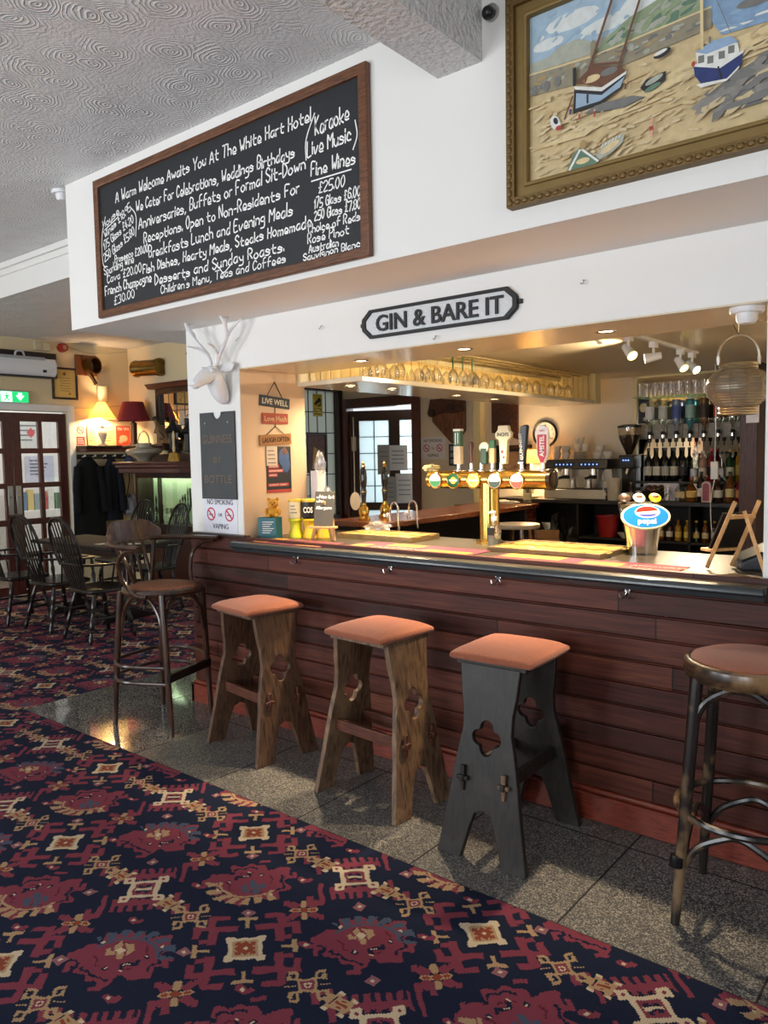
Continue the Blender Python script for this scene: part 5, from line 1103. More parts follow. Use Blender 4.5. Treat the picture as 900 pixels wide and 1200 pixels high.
# bar runners
def runner(label, x0, x1, y0, y1, rz, blocks, txt):
    t = thing('bar_runner', label, 'bar towel', ((x0+x1)/2, (y0+y1)/2, CT), rz); w, d = (x1-x0)/2, (y1-y0)/2
    MB().box(-w, w, -d, d, 0, 0.004).build('towel', mat('burgundy_towelling', '#6e3040', 0.8, var=0.25, scale=120), t, bevel=0.002)
    b = MB()
    for x0_, x1_, y0_, y1_ in blocks: b.box(x0_*w, x1_*w, y0_*d, y1_*d, 0.004, 0.0052)
    b.build('gold_panel', mat('gold_towelling', '#a47630', 0.75, var=0.2, scale=120), t)
    b = MB()
    for tx, x, y, s, m_ in txt: b.text(tx, s, T(x*w, y*d, 0.0056), None, 0.0004)
    b.build('lettering', mat('pale_towel_print', '#c99a76', 0.8), t)
runner('burgundy bar runner with gold ends at left of the counter front', 0.62, 1.17, 0.0, 0.22, 0.0, [(-0.98, -0.55, -0.9, 0.9), (0.3, 0.95, -0.9, 0.4)], [('REAL ALE', -0.45, -0.2, 0.06, 0)])
runner('burgundy bar runner with gold blocks in front of the brass beer font', 1.24, 2.04, 0.10, 0.36, 0.0, [(-0.5, 0.05, 0.1, 0.9), (0.25, 0.95, -0.9, -0.05), (-0.95, -0.7, -0.6, 0.2)], [('TRADITIONAL', -0.6, -0.6, 0.06, 0)])
runner('purple bar runner with gold panel and lettering in front of chrome soda tap', 2.16, 3.03, 0.07, 0.31, 0.0, [(0.0, 0.42, -0.75, 0.55), (-0.95, -0.25, 0.0, 0.95)], [('ANNIVERSARY', 0.5, 0.1, 0.045, 0), ('EST', 0.62, -0.45, 0.04, 0), ('FREEDOM', 0.05, -0.3, 0.05, 0)])
# hand sanitiser
t = thing('sanitiser_bottle', 'clear pump bottle of hand gel beside the brass font column', 'bottle', (1.93, 0.56, CT))
clearpl = pane('clear_plastic', '#ffffff', 0.18, 0.05, '#e8eaea')
b = MB(); b.lathe([(0.034, 0), (0.037, 0.006), (0.037, 0.10), (0.033, 0.118), (0.014, 0.128), (0.013, 0.138)], 20); b.build('bottle', clearpl, t)
b = MB(); b.lathe([(0.001, 0.002), (0.035, 0.003), (0.035, 0.06), (0.001, 0.061)], 20); b.build('gel', mat('pale_gel', '#b9bdb4', 0.2, trans=0.5), t)
b = MB(); b.lathe([(0.016, 0.136), (0.016, 0.155), (0.006, 0.158), (0.005, 0.178)], 14).tube([(0.006, 0, 0.178), (-0.012, 0, 0.181), (-0.034, 0, 0.174)], [0.009, 0.008, 0.005], 8); b.build('pump', whitepl, t)
b = MB(); b.box(-0.02, 0.02, -0.0385, -0.034, 0.06, 0.10); b.build('label', ink, t)

# ---------------------------------------------------------------- brass beer font
F_ = thing('beer_font', 'polished brass T shaped beer font with round badges and tall handles', 'beer font', (1.84, 0.66, CT))
b = MB(); b.lathe([(0.075, 0), (0.075, 0.012), (0.058, 0.02), (0.054, 0.03), (0.054, 0.33)], 28); b.build('column', brass, F_)
b = MB(); b.cyl((-0.39, 0, 0.35), (0.37, 0, 0.35), 0.05, seg=28); b.ball((-0.39, 0, 0.35), (0.02, 0.05, 0.05)); b.build('crossbar', brass, F_)
b = MB(); b.cyl((0.365, 0, 0.35), (0.385, 0, 0.35), 0.056, seg=28).ball((0.387, 0, 0.35), (0.012, 0.045, 0.045)); b.build('end_cap', mat('dark_bronze', '#3a2a1c', 0.3, 0.6), F_)
for i, (x, c1, c2) in enumerate(((-0.325, '#dce0d4', '#2f7a3f'), (-0.20, '#1f5a3a', '#c9a03a'), (-0.07, '#d8c05a', '#e8d898'), (0.065, '#e2dcc8', '#2a3a34'), (0.20, '#e6dccb', '#c8452f'))):
    b = MB(); M = T(x, -0.045, 0.345) @ rx(PI/2); b.lathe([(0.044, -0.01), (0.044, 0.008), (0.040, 0.011), (0.001, 0.011)], 28, M); bd = b.build('badge', mat('badge'+c1, c1, 0.3), F_)
    b = MB(); b.lathe([(0.045, -0.002), (0.046, 0.009), (0.041, 0.0125), (0.039, 0.0115)], 28, M, cap=False); b.build('badge_rim', brass, bd)
    b = MB()
    if i in (0, 3, 4): b.prism([(0.036*math.cos(a), 0.036*math.sin(a)) for a in [PI+PI*k/12 for k in range(13)]], 0.011, 0.0122, M)
    elif i == 1: b.lathe([(0.02, 0.011), (0.02, 0.0125), (0.001, 0.0125)], 18, M)
    else: b.torus((0, 0, 0.0115), 0.03, 0.003, 24, 6, M, flat=0.4)
    b.m(1).box(-0.026, 0.026, -0.004, 0.005, 0.0125, 0.013, M)
    b.build('badge_emblem', [mat('emb'+c2, c2, 0.35), mat('badge_band', ('#f0ead8', '#20301f', '#a8842a', '#1c1c1c', '#f2e6d2')[i], 0.4)], bd)
def handle(x, prof, m, parts=()):
    h = MB(); h.lathe(prof, 14, T(x, 0, 0)); return h.build('tap_handle', m, F_)
stem = [(0.012, 0.395), (0.012, 0.43)]
def pump(x):
    b = MB(); b.lathe([(0.02, 0.39), (0.02, 0.402), (0.011, 0.408), (0.010, 0.44)], 14, T(x, 0, 0)); b.build('tap_spindle', chrome, F_)
for x in (-0.20, -0.115, -0.05, 0.02, 0.075, 0.20, 0.325): pump(x)
b = MB(); b.box(-0.022, 0.022, -0.016, 0.016, 0.435, 0.535, T(-0.20, 0, 0)).m(1).box(-0.022, 0.022, -0.016, 0.016, 0.535, 0.62, T(-0.20, 0, 0)).m(2).box(-0.024, 0.024, -0.018, 0.018, 0.62, 0.632, T(-0.20, 0, 0)); b.m(2).box(-0.012, -0.006, -0.0168, -0.0162, 0.545, 0.61, T(-0.20, 0, 0)).box(0.004, 0.010, -0.0168, -0.0162, 0.55, 0.61, T(-0.20, 0, 0)); h1 = b.build('tap_handle', [mat('handle_cream', '#d8c8a4', 0.4), mat('handle_green', '#2f5a3a', 0.4), mat('handle_pale', '#dfe0cc', 0.4)], F_, bevel=0.004)
b = MB(); b.lathe([(0.008, 0.435), (0.011, 0.46), (0.009, 0.50), (0.015, 0.535), (0.012, 0.555), (0.001, 0.56)], 14, T(-0.115, 0, 0)); b.build('tap_handle', mat('brown_turned_handle', '#5a3524', 0.3), F_)
b = MB(); b.box(-0.018, 0.018, -0.012, 0.012, 0.435, 0.52, T(-0.03, 0, 0)).m(1).lathe([(0.03, -0.009), (0.03, 0.009), (0.001, 0.01)], 20, T(-0.03, 0, 0.525) @ rx(PI/2)); b.build('tap_handle', [mat('handle_dark_green', '#24402c', 0.35), mat('handle_disc', '#c9cdb9', 0.35)], F_, bevel=0.003)
b = MB(); b.box(-0.016, 0.016, -0.012, 0.012, 0.44, 0.52, T(0.02, 0.005, 0)).m(1).box(-0.016, 0.016, -0.012, 0.012, 0.52, 0.565, T(0.02, 0.005, 0)); b.build('tap_handle', [mat('handle_tan', '#b59a72', 0.4), mat('handle_green', '#2f5a3a', 0.4)], F_, bevel=0.003)
b = MB(); b.prism([(-0.018, 0.435), (0.018, 0.435), (0.026, 0.56), (0.048, 0.575), (0.05, 0.60), (0.034, 0.615), (0.03, 0.64), (-0.03, 0.64), (-0.034, 0.615), (-0.05, 0.60), (-0.048, 0.575), (-0.026, 0.56)], -0.014, 0.014, T(0.095, 0, 0) @ FRONT); h5 = b.build('tap_handle', mat('handle_ivory', '#d6cba6', 0.4), F_, bevel=0.003)
b = MB(); b.text("INCH'S", 0.026, T(0.095, -0.0148, 0.583) @ FRONT, 0.07, align='CENTER', offset=0.0006).m(1).ball((0.09, -0.014, 0.50), (0.008, 0.002, 0.010)).ball((0.10, -0.014, 0.47), (0.007, 0.002, 0.008)); b.build('lettering', [mat('dark_green_ink', '#24442c', 0.5), redink], h5)
b = MB(); b.prism([(-0.02, 0.435), (0.016, 0.435), (0.034, 0.63), (0.028, 0.64), (-0.004, 0.632)], -0.014, 0.014, T(0.205, 0, 0) @ FRONT).m(1).prism([(-0.02, 0.432), (0.012, 0.432), (0.014, 0.445), (-0.018, 0.445)], -0.016, 0.016, T(0.205, 0, 0) @ FRONT); h6 = b.build('tap_handle', [mat('handle_black', '#17181a', 0.25), chrome], F_, bevel=0.003)
b = MB(); b.text('GUINNESS', 0.022, T(0.217, -0.0146, 0.455) @ ry(-0.09) @ FRONT @ rotz(PI/2), 0.14, offset=0.0004); b.build('lettering', mat('pale_ink', '#d8d4c6', 0.5), h6)
b = MB(); b.prism([(-0.012, 0.435), (0.012, 0.435), (0.032, 0.48), (0.034, 0.60)]+arc(0, 0.60, 0.034, 0, PI, 8)+[(-0.034, 0.60), (-0.032, 0.48)], -0.011, 0.011, T(0.325, 0, 0) @ FRONT); h7 = b.build('tap_handle', mat('handle_white', '#dcd8d2', 0.35), F_, bevel=0.003)
b = MB(); b.prism([(-0.008, 0.44), (0.008, 0.44), (0.026, 0.482), (0.027, 0.585), (-0.027, 0.585), (-0.026, 0.482)], 0.0112, 0.0125, T(0.325, 0, 0) @ FRONT).m(1).text('AMSTEL', 0.034, T(0.337, -0.0132, 0.47) @ FRONT @ rotz(PI/2), 0.11, offset=0.001).m(0).text('ABV', 0.014, T(0.325, -0.0125, 0.60) @ FRONT, 0.03, align='CENTER'); b.build('lettering', [mat('handle_red', '#b5222a', 0.35), mat('white_ink', '#ece8e2', 0.5)], h7)
t = thing('bar_cloth', 'folded cream cloth draped over the left end of brass font', 'cloth', (1.455, 0.66, CT+0.40))
crumple((0, 0, 0.012), (0.05, 0.04, 0.022), 11).build('fold', mat('cream_cloth', '#cdbf86', 0.9, bump=0.3), t)

# ---------------------------------------------------------------- chrome soda dispenser
t = thing('soda_dispenser', 'chrome curved soda dispenser with oval blue pepsi badge', 'drinks dispenser', (2.69, 0.66, CT), math.radians(30))
def loft(b, secs, seg=20):
    vs = []; n = len(secs)
    for (z, cy, rx_, ry_, p) in secs:
        for k in range(seg):
            a = 2*PI*k/seg; c, s = math.cos(a), math.sin(a)
            vs.append((rx_*abs(c)**p*(1 if c >= 0 else -1), cy+ry_*abs(s)**p*(1 if s >= 0 else -1), z))
    b._add(vs, [(i*seg+k, i*seg+(k+1) % seg, (i+1)*seg+(k+1) % seg, (i+1)*seg+k) for i in range(n-1) for k in range(seg)]+[tuple(range(seg-1, -1, -1)), tuple((n-1)*seg+k for k in range(seg))])
b = MB(); loft(b, [(0, 0, 0.068, 0.055, 0.6), (0.05, 0.0, 0.072, 0.055, 0.6), (0.12, 0.005, 0.085, 0.06, 0.65), (0.17, 0.01, 0.098, 0.075, 0.75), (0.21, 0.03, 0.10, 0.075, 0.85), (0.235, 0.055, 0.09, 0.06, 0.9)]); b.build('body', chrome, t)
b = MB(); loft(b, [(0, 0.07, 0.055, 0.02, 0.8), (0.08, 0.075, 0.058, 0.025, 0.8), (0.15, 0.11, 0.07, 0.05, 0.8), (0.20, 0.15, 0.09, 0.08, 0.8), (0.235, 0.16, 0.09, 0.07, 0.8)]); b.build('rear_spine', mat('dark_chrome', '#6f6658', 0.25, 0.9), t)
BM = T(0, -0.094, 0.185) @ rx(math.radians(-24)) @ FRONT
def ov(b, rx_, ry_, z0, z1, cx=0, cy=0, a0=0, a1=2*PI, n=32): b.prism([(cx+rx_*math.cos(a0+(a1-a0)*k/n), cy+ry_*math.sin(a0+(a1-a0)*k/n)) for k in range(n if abs(a1-a0-2*PI) < 1e-6 else n+1)], z0, z1, BM)
b = MB(); ov(b, 0.112, 0.064, -0.012, 0.006); b.build('badge_rim', mat('badge_cream_rim', '#e4dfb8', 0.25), t, bevel=0.003)
b = MB(); ov(b, 0.102, 0.056, 0.006, 0.0075); b.m(1); ov(b, 0.056, 0.030, 0.0075, 0.0085, 0.008, 0.020); b.m(2); ov(b, 0.050, 0.0255, 0.0085, 0.0095, 0.008, 0.021, 0.25, PI+0.1, 20); b.m(3); ov(b, 0.048, 0.024, 0.0085, 0.0092, 0.008, 0.019, PI+0.5, 2*PI-0.35, 16)
b.m(1).text('pepsi', 0.037, BM @ T(0.004, -0.037, 0.0085), 0.082, 0.0015, 'CENTER', offset=0.0008); b.build('badge', [mat('badge_sky_blue', '#1a6db4', 0.25), mat('badge_white', '#f0f0ee', 0.3), mat('badge_red', '#c8281f', 0.3), mat('badge_indigo', '#4a4f9c', 0.3)], t)
for k, (x, c) in enumerate(((-0.07, '#3a2a22'), (0.0, '#d6d0ca'), (0.075, '#d6b81f'))):
    b = MB(); b.ball((0, 0, 0), (0.03, 0.045, 0.010), 16, 8, T(x, 0.09, 0.262) @ rx(0.45)).m(1).ball((0, 0, 0), (0.016, 0.018, 0.004), 14, 6, T(x, 0.083, 0.269) @ rx(0.45)).m(2).cyl((x, 0.11, 0.22), (x, 0.10, 0.262), 0.012, seg=10); b.build('tap_lever', [mat('lever'+c, c, 0.35), mat('lever_spot', ('#6a4a3a', '#c0382f', '#b0702a')[k], 0.4), blackplastic], t, bevel=0.004)
# wooden easel at the right end, card reader
t = thing('menu_easel', 'pine A-frame easel with black board seen from behind at counter right', 'easel', (3.215, 0.30, CT), math.radians(236))
for s in (-1, 1):
    b = MB(); b.tube([(s*0.062, -0.10, 0.008), (s*0.058, 0.05, 0.285)], 0.0115, 4, up=(1, 0, 0)); b.build('front_leg', pine, t, bevel=0.002)
b = MB(); b.tube([(0.0, 0.15, 0.008), (0, 0.035, 0.245)], 0.010, 4, up=(1, 0, 0)); b.build('rear_leg', pine, t)
MB().box(-0.075, 0.075, -0.125, -0.065, 0.075, 0.088).build('ledge', pine, t, bevel=0.002); MB().box(-0.062, 0.062, 0.015, 0.03, 0.215, 0.232).build('crosspiece', pine, t, bevel=0.002)
b = MB(); b.box(-0.07, 0.07, -0.004, 0.004, 0, 0.17, T(0, -0.083, 0.088) @ rx(-0.49)); b.build('board', blackm, t, bevel=0.002)
t = thing('tablet_stand', 'dark grey wedge shaped till tablet on counter against the right pillar', 'tablet', (3.262, 0.46, CT), math.radians(25))
b = MB(); b.prism([(-0.09, 0.0), (0.09, 0.0), (0.09, 0.10), (0.06, 0.10), (-0.09, 0.03)], -0.10, 0.10, rx(PI/2)); b.build('casing', mat('slate_plastic', '#39404a', 0.4), t, bevel=0.008)
MB().box(-0.08, 0.08, -0.09, 0.09, -0.002, 0.002, T(-0.015, 0, 0.0725) @ ry(-0.44)).build('screen', mat('dark_screen', '#20262e', 0.15), t)
t = thing('blue_notice', 'small white notice with blue disc on purple post behind the lantern', 'notice', (2.36, 3.98, 1.86))
MB().box(-0.05, 0.05, -0.004, 0, -0.09, 0.09).build('sheet', paper, t); b = MB(); b.lathe([(0.038, 0), (0.001, 0.001)], 20, T(0, -0.0045, 0.02) @ rx(PI/2)); b.build('disc', mat('notice_blue', '#2c4d9a', 0.5), t)

# ================================================================ HANGING LANTERN
t = thing('hanging_lantern', 'big round wire wrapped lantern with hoop handle hanging over bar', 'lantern', (3.13, 0.60, 1.70))
wirem = mat('bronze_wire_mesh', '#8a7c68', 0.35, 0.7, var=0.3, scale=80, bump=0.4); pewter = mat('pewter', '#b0a690', 0.3, 0.9)
prof = [(0.072, 0.03), (0.10, 0.055), (0.125, 0.085), (0.132, 0.12), (0.122, 0.155), (0.095, 0.182), (0.075, 0.19)]
b = MB(); b.lathe(prof, 32, cap=False); b.build('globe', mat('smoked_globe', '#857a68', 0.3, 0.3, var=0.2, scale=50), t)
b = MB()
for k in range(14):
    z = 0.035+0.011*k; r = [p for p in prof]; rr = None
    for i in range(len(prof)-1):
        if prof[i][1] <= z <= prof[i+1][1]: f = (z-prof[i][1])/(prof[i+1][1]-prof[i][1]); rr = prof[i][0]+f*(prof[i+1][0]-prof[i][0])
    if rr: b.torus((0, 0, z), rr+0.001, 0.0022, 32, 5)
for k in range(12):
    a = 2*PI*k/12; b.tube([((r+0.002)*math.cos(a), (r+0.002)*math.sin(a), z) for r, z in prof], 0.0016, 5)
b.build('wire_cage', wirem, t)
for z0, r in ((0.0, 0.078), (0.188, 0.075)):
    b = MB()
    for k in range(3): b.lathe([(r, z0+k*0.011), (r+0.004, z0+0.0055+k*0.011), (r, z0+0.011+k*0.011)], 32, cap=False)
    b.lathe([(r, z0+0.002), (0.001, z0+0.002)], 32, cap=False) if z0 == 0 else None
    b.build('ribbed_collar', pewter, t)
b = MB(); b.tube([(0.088*math.cos(a), 0, 0.245+0.095*math.sin(a)) for a in [PI*k/20 for k in range(21)]], 0.0055, 8, M=rotz(0.65))
for s in (-1, 1): b.tube([(s*0.088, 0, 0.25), (s*0.086, 0, 0.215)], 0.009, 8, M=rotz(0.65))
b.build('handle', steel, t)
b = MB(); b.tube([(0.0, 0.0, 0.34), (-0.012, -0.05, 0.381)], 0.0018, 5).tube([(0.0, 0.0, 0.34), (0.012, -0.05, 0.381)], 0.0018, 5); b.build('wires', mat('dark_wire', '#3a3026', 0.5), t)
# ================================================================ GANTRY AND GLASSES
creamg = mat('cream_gloss_boarding', '#dccf9f', 0.25, var=0.05, scale=8)
g = thing('glass_gantry', 'cream overhead glass rack running back above the side counter', 'glass rack', (0, 0, 0))
MB().box(0.47, 1.02, 0.56, 3.98, 2.0, 2.03).build('bottom_board', cream_gloss, g, bevel=0.004)
b = MB()
for k in range(34): b.box(0.47, 0.49, 0.56+0.1*k, 0.655+0.1*k, 2.03, 2.275)
b.build('back_boarding', creamg, g, bevel=0.004)
b = MB()
for k in range(10): b.box(0.49+0.05*k, 0.535+0.05*k, 3.90, 3.92, 2.03, 2.275)
b.box(0.98, 1.03, 3.86, 3.98, 2.0, 2.275); b.build('end_boarding', creamg, g, bevel=0.004)
b = MB()
for x in (0.58, 0.68, 0.78, 0.88, 0.97): b.box(x-0.012, x+0.012, 0.6, 3.86, 2.255, 2.262)
b.build('hanging_rails', mat('rail_wood', '#a8946a', 0.4), g)
def thin_glass(name, tint='#ffffff', lo=0.05, hi=0.75):
    if name in MATS: return MATS[name]
    m, nt, b = new_mat(name); N = nt.nodes; N.remove(b)
    t = N.new('ShaderNodeBsdfTransparent'); t.inputs[0].default_value = lin(tint)
    g = N.new('ShaderNodeBsdfGlossy'); g.inputs['Roughness'].default_value = 0.03
    lw = N.new('ShaderNodeLayerWeight'); lw.inputs[0].default_value = 0.35
    mr = N.new('ShaderNodeMapRange'); mr.inputs['To Min'].default_value = lo; mr.inputs['To Max'].default_value = hi
    mx = N.new('ShaderNodeMixShader'); nt.links.new(lw.outputs['Facing'], mr.inputs['Value']); nt.links.new(mr.outputs[0], mx.inputs[0])
    nt.links.new(t.outputs[0], mx.inputs[1]); nt.links.new(g.outputs[0], mx.inputs[2]); nt.links.new(mx.outputs[0], N['Material Output'].inputs['Surface'])
    MATS[name] = m; return m
wg = thin_glass('wine_glass')
b = MB(); b.box(0.60, 0.63, 0.7, 3.8, 2.262, 2.274); b.build('fill_strip', mat('fill_strip_glow', '#ffe2b0', 0.5, emit='#ffd08a', es=8), g)  # added glowing strip to brighten the rack and glasses, not a real lamp
MB().box(0.66, 0.68, 0.62, 3.86, 2.225, 2.275).build('fill_strip_cover', creamg, g, bevel=0.003)  # added board hiding the glowing strip from the servery side
def stem_glass_mesh(name, h, R, m, sw=0.0035, seg=14):
    b = MB(); b.lathe([(R*0.82, 0), (R*0.8, -0.002), (R*0.25, -0.006), (sw, -0.014), (sw, -h*0.48), (R*0.4, -h*0.54), (R*0.85, -h*0.66), (R, -h*0.78), (R*0.92, -h*0.92), (R*0.84, -h), (R*0.82, -h), (R*0.90, -h*0.92), (R*0.97, -h*0.78), (R*0.82, -h*0.67), (R*0.3, -h*0.56)], seg)
    return b.build(name, m)
gw = stem_glass_mesh('wine_glass', 0.19, 0.038, wg); gg = stem_glass_mesh('wine_glass', 0.19, 0.036, wg)
green_stem = thin_glass('green_glass', '#2f9a55')
first = True; n = 0; rg = random.Random(4)
for row, x in enumerate((0.93, 0.83, 0.73)):
    for k in range(14 if row < 2 else 12):
        y = 0.85+0.205*k+(0.07 if k % 3 == 2 else 0)+0.05*row
        if y > 3.75: continue
        o = gw if first else gw.copy()
        if not first: COL.objects.link(o)
        first = False; o.location = (x+rg.uniform(-.008, .008), y, 2.252)
        tag(o, 'clear stemmed glass hung upside down in the cream overhead rack', 'wine glass', 'glasses in the overhead rack'); n += 1
for k in range(3):
    o = gg if k == 0 else gg.copy()
    if k: COL.objects.link(o)
    o.location = (0.96, 1.62+0.125*k, 2.252)
    sm_ = MB().cyl((0, 0, -0.006), (0, 0, -0.10), 0.005, seg=8).build('stem', mat('green_glass_stem', '#1f6a3a', 0.15), o) if k == 0 else gs_.copy()
    if k: COL.objects.link(sm_); sm_.parent = o
    gs_ = sm_
    tag(o, 'green stemmed glass hung midway along the front of the overhead rack', 'wine glass', 'green glasses in the overhead rack')
for i, (x, y) in enumerate(((0.76, 0.75), (0.78, 1.15), (0.72, 2.02), (0.70, 2.61))):
    downlight(('downlight under the glass rack nearest the reveal wall', 'downlight under the glass rack above the open snug door', 'downlight under the glass rack above the wooden shield', 'downlight under the glass rack nearest the clock')[i], (x, y, 1.998), 0.034, 26, 160)
# hand pumps and swan necks on the side counter
for i, (x, y) in enumerate(((0.74, 0.88), (0.74, 1.10))):
    t = thing('hand_pump', ('black handled brass beer pump, nearer the chalkboard easel', 'black handled brass beer pump, nearer the swan neck taps')[i], 'beer pump', (x, y, 1.125), 0, 'hand pumps on the side counter')
    b = MB(); b.lathe([(0.04, 0), (0.042, 0.015), (0.03, 0.03), (0.036, 0.06), (0.03, 0.085), (0.018, 0.10), (0.018, 0.115)], 18); b.build('base', brass, t)
    b = MB(); b.lathe([(0.013, 0.115), (0.016, 0.15), (0.02, 0.19), (0.016, 0.215), (0.021, 0.235), (0.024, 0.28), (0.02, 0.33), (0.014, 0.35)], 16); b.build('handle', mat('glossy_black', '#101012', 0.15, coat=0.5), t)
    b = MB(); b.lathe([(0.014, 0.35), (0.016, 0.358), (0.009, 0.366), (0.012, 0.378), (0.001, 0.39)], 14).torus((0, 0, 0.19), 0.02, 0.004, 16, 6); b.build('finial', brass, t)
    if i == 0: b = MB(); b.prism([(0.035*math.cos(a), 0.06*math.sin(a)) for a in [2*PI*k/16 for k in range(16)]], 0, 0.006, T(-0.03, -0.05, 0.13) @ rotz(0.8) @ FRONT); b.build('pump_clip', mat('pump_clip_cream', '#cfc6b4', 0.5), t)
for i, (x, y) in enumerate(((0.93, 0.92), (0.93, 1.12))):
    t = thing('swan_neck_tap', ('chrome swan neck beer spout, left one beside small tray', 'chrome swan neck beer spout, right one behind small tray')[i], 'tap', (x, y, 1.125), 0, 'swan neck spouts')
    b = MB(); b.tube(spl([(0, 0, 0), (0, 0, 0.07), (0.015, 0, 0.11), (0.04, 0, 0.12), (0.062, 0, 0.10), (0.066, 0, 0.05), (0.066, 0, -0.03)], 5), 0.007, 8); b.build('spout', chrome, t)
    b = MB(); b.cyl((0.066, 0, -0.03), (0.066, 0, -0.06), 0.011, seg=12).cyl((0.0, 0, 0.0), (0, 0, 0.02), 0.013, seg=12); b.build('nozzle', chrome, t)
    MB().ball((-0.02, 0, 0.035), (0.016, 0.014, 0.02)).build('tag', whitepl, t)

# ================================================================ BACK WALL OF THE SERVERY
def shield(label, loc, pts, mats_, dark=True):
    t = thing('wooden_shield', label, 'wall ornament', loc)
    b = MB(); b.prism(pts, 0, 0.03, FRONT); b.build('board', mats_, t, bevel=0.004)
    return t
sh = shield('large two tone wooden shield shaped board on wall right of the snug door', (-1.04, 4.498, 1.94), [(-0.23, 0.0), (-0.23, 0.26), (0.23, 0.26), (0.23, -0.12), (0.10, -0.26), (0.04, -0.26)], wood('shield_wood', '#4a2a18', '#8a5836', 0.4, (8, 8, 1.5)))
b = MB(); b.prism([(-0.25, 0.05), (-0.27, 0.13), (-0.24, 0.26), (0.235, 0.26), (0.235, 0.10), (0.08, 0.08), (-0.02, 0.10), (-0.15, 0.08)], 0.03, 0.055, FRONT); b.build('carved_top', wood('dark_carved_wood', '#2a140c', '#5a3220', 0.35, (3, 8, 12)), sh, bevel=0.006)
b = MB(); b.lathe([(0.05, 0), (0.045, 0.02), (0.02, 0.025), (0.001, 0.02)], 16, T(-0.22, -0.05, 0.10) @ rx(PI/2)).lathe([(0.05, 0), (0.045, 0.02), (0.02, 0.025), (0.001, 0.02)], 16, T(0.05, -0.05, 0.16) @ rx(PI/2)); b.build('rosettes', dark_wood, sh)
sh = shield('dark swirled wooden board on the wall between the pale post and picture', (-0.30, 4.498, 1.90), [(-0.16, -0.12), (-0.16, 0.22), (0.17, 0.22), (0.17, -0.2), (0.02, -0.14)], wood('dark_carved_wood', '#2a140c', '#5a3220', 0.35, (3, 8, 12)))
b = MB()
for k in range(3): b.torus((0.0, 0.03, 0.032), 0.05+0.035*k, 0.008, 24, 6, FRONT, flat=0.6)
b.build('carved_rings', dark_wood, sh)
struct(MB().box(-0.66, -0.56, 4.40, 4.5, 0, 2.3).build('column_1', creamg, bevel=0.006))
nosmoke('no_smoking_notice', 'white no smoking or vaping sheet on back wall below the wooden shield', T(-1.28, 4.497, 1.63), 0.35, 0.26)
t = thing('photo_strip', 'narrow dark photograph strip pinned right of the back wall smoking notice', 'photograph', (-0.985, 4.498, 1.545))
MB().box(-0.07, 0.07, -0.003, 0, -0.125, 0.125).build('print', mat('dark_photo', '#2f3238', 0.4), t); b = MB()
for k in range(3): b.box(-0.05, 0.045, -0.004, -0.003, -0.10+0.075*k, -0.05+0.075*k).ball((0.0, -0.004, -0.07+0.075*k), (0.02, 0.001, 0.02))
b.build('figures', mat('photo_grey', '#8a9098', 0.4), t)
t = thing('wall_clock', 'round black rimmed wall clock with white dial', 'clock', (0.19, 4.498, 1.75))
CM = rx(PI/2)
b = MB(); b.lathe([(0.142, 0), (0.146, 0.02), (0.135, 0.032), (0.122, 0.022), (0.122, 0.012)], 40, CM, cap=False); b.build('rim', blackm, t)
b = MB(); b.lathe([(0.125, 0.012), (0.001, 0.0121)], 40, CM, cap=False); b.build('dial', mat('clock_white', '#dfe0dc', 0.5), t)
b = MB()
for k in range(12):
    a = PI/2-2*PI*(k+1)/12; b.text(str(k+1), 0.03, T(0.095*math.cos(a), -0.0135, 0.095*math.sin(a)-0.011) @ FRONT, align='CENTER', depth=0.0006)
b.build('numerals', ink, t)
b = MB(); b.box(-0.004, 0.004, -0.015, -0.014, -0.01, 0.06, ry(math.radians(-45))).box(-0.003, 0.003, -0.016, -0.015, -0.015, 0.095, ry(math.radians(125))).box(-0.001, 0.001, -0.017, -0.016, -0.02, 0.1, ry(math.radians(212))); b.build('hands', ink, t)
t = thing('framed_picture', 'black framed brown picture behind the beer handles, under the clock', 'picture', (-0.22, 4.498, 1.40))
b = MB(); b.plate([(-0.19, -0.2), (0.19, -0.2), (0.19, 0.2), (-0.19, 0.2)], [[(-0.16, -0.17), (0.16, -0.17), (0.16, 0.17), (-0.16, 0.17)]], 0, 0.025, FRONT); b.build('frame', blackm, t, bevel=0.003)
b = MB(); b.box(-0.165, 0.165, -0.008, -0.002, -0.175, 0.175).m(1).prism([(-0.16, -0.17), (0.16, -0.17), (0.16, -0.03), (0.05, 0.02), (-0.05, -0.02), (-0.16, 0.03)], 0.0085, 0.0095, FRONT); b.build('print', [mat('sepia_print', '#a58a6a', 0.6), mat('sepia_dark', '#6e5640', 0.6)], t)
struct(MB().box(-0.02, 0.03, 4.44, 4.5, 1.0, 1.58).box(-0.48, 0.03, 4.44, 4.5, 1.60, 1.64).build('trim_5', dark_wood, bevel=0.004))
t = thing('cctv_dome', 'tiny dark ceiling camera dome at the end of the glass rack', 'camera', (0.62, 4.2, 2.275)); b = MB(); b.lathe([(0.04, 0), (0.04, -0.012), (0.001, -0.014)], 16); b.build('base', whitepl, t); MB().ball((0, 0, -0.014), 0.028).build('dome', blackplastic, t)
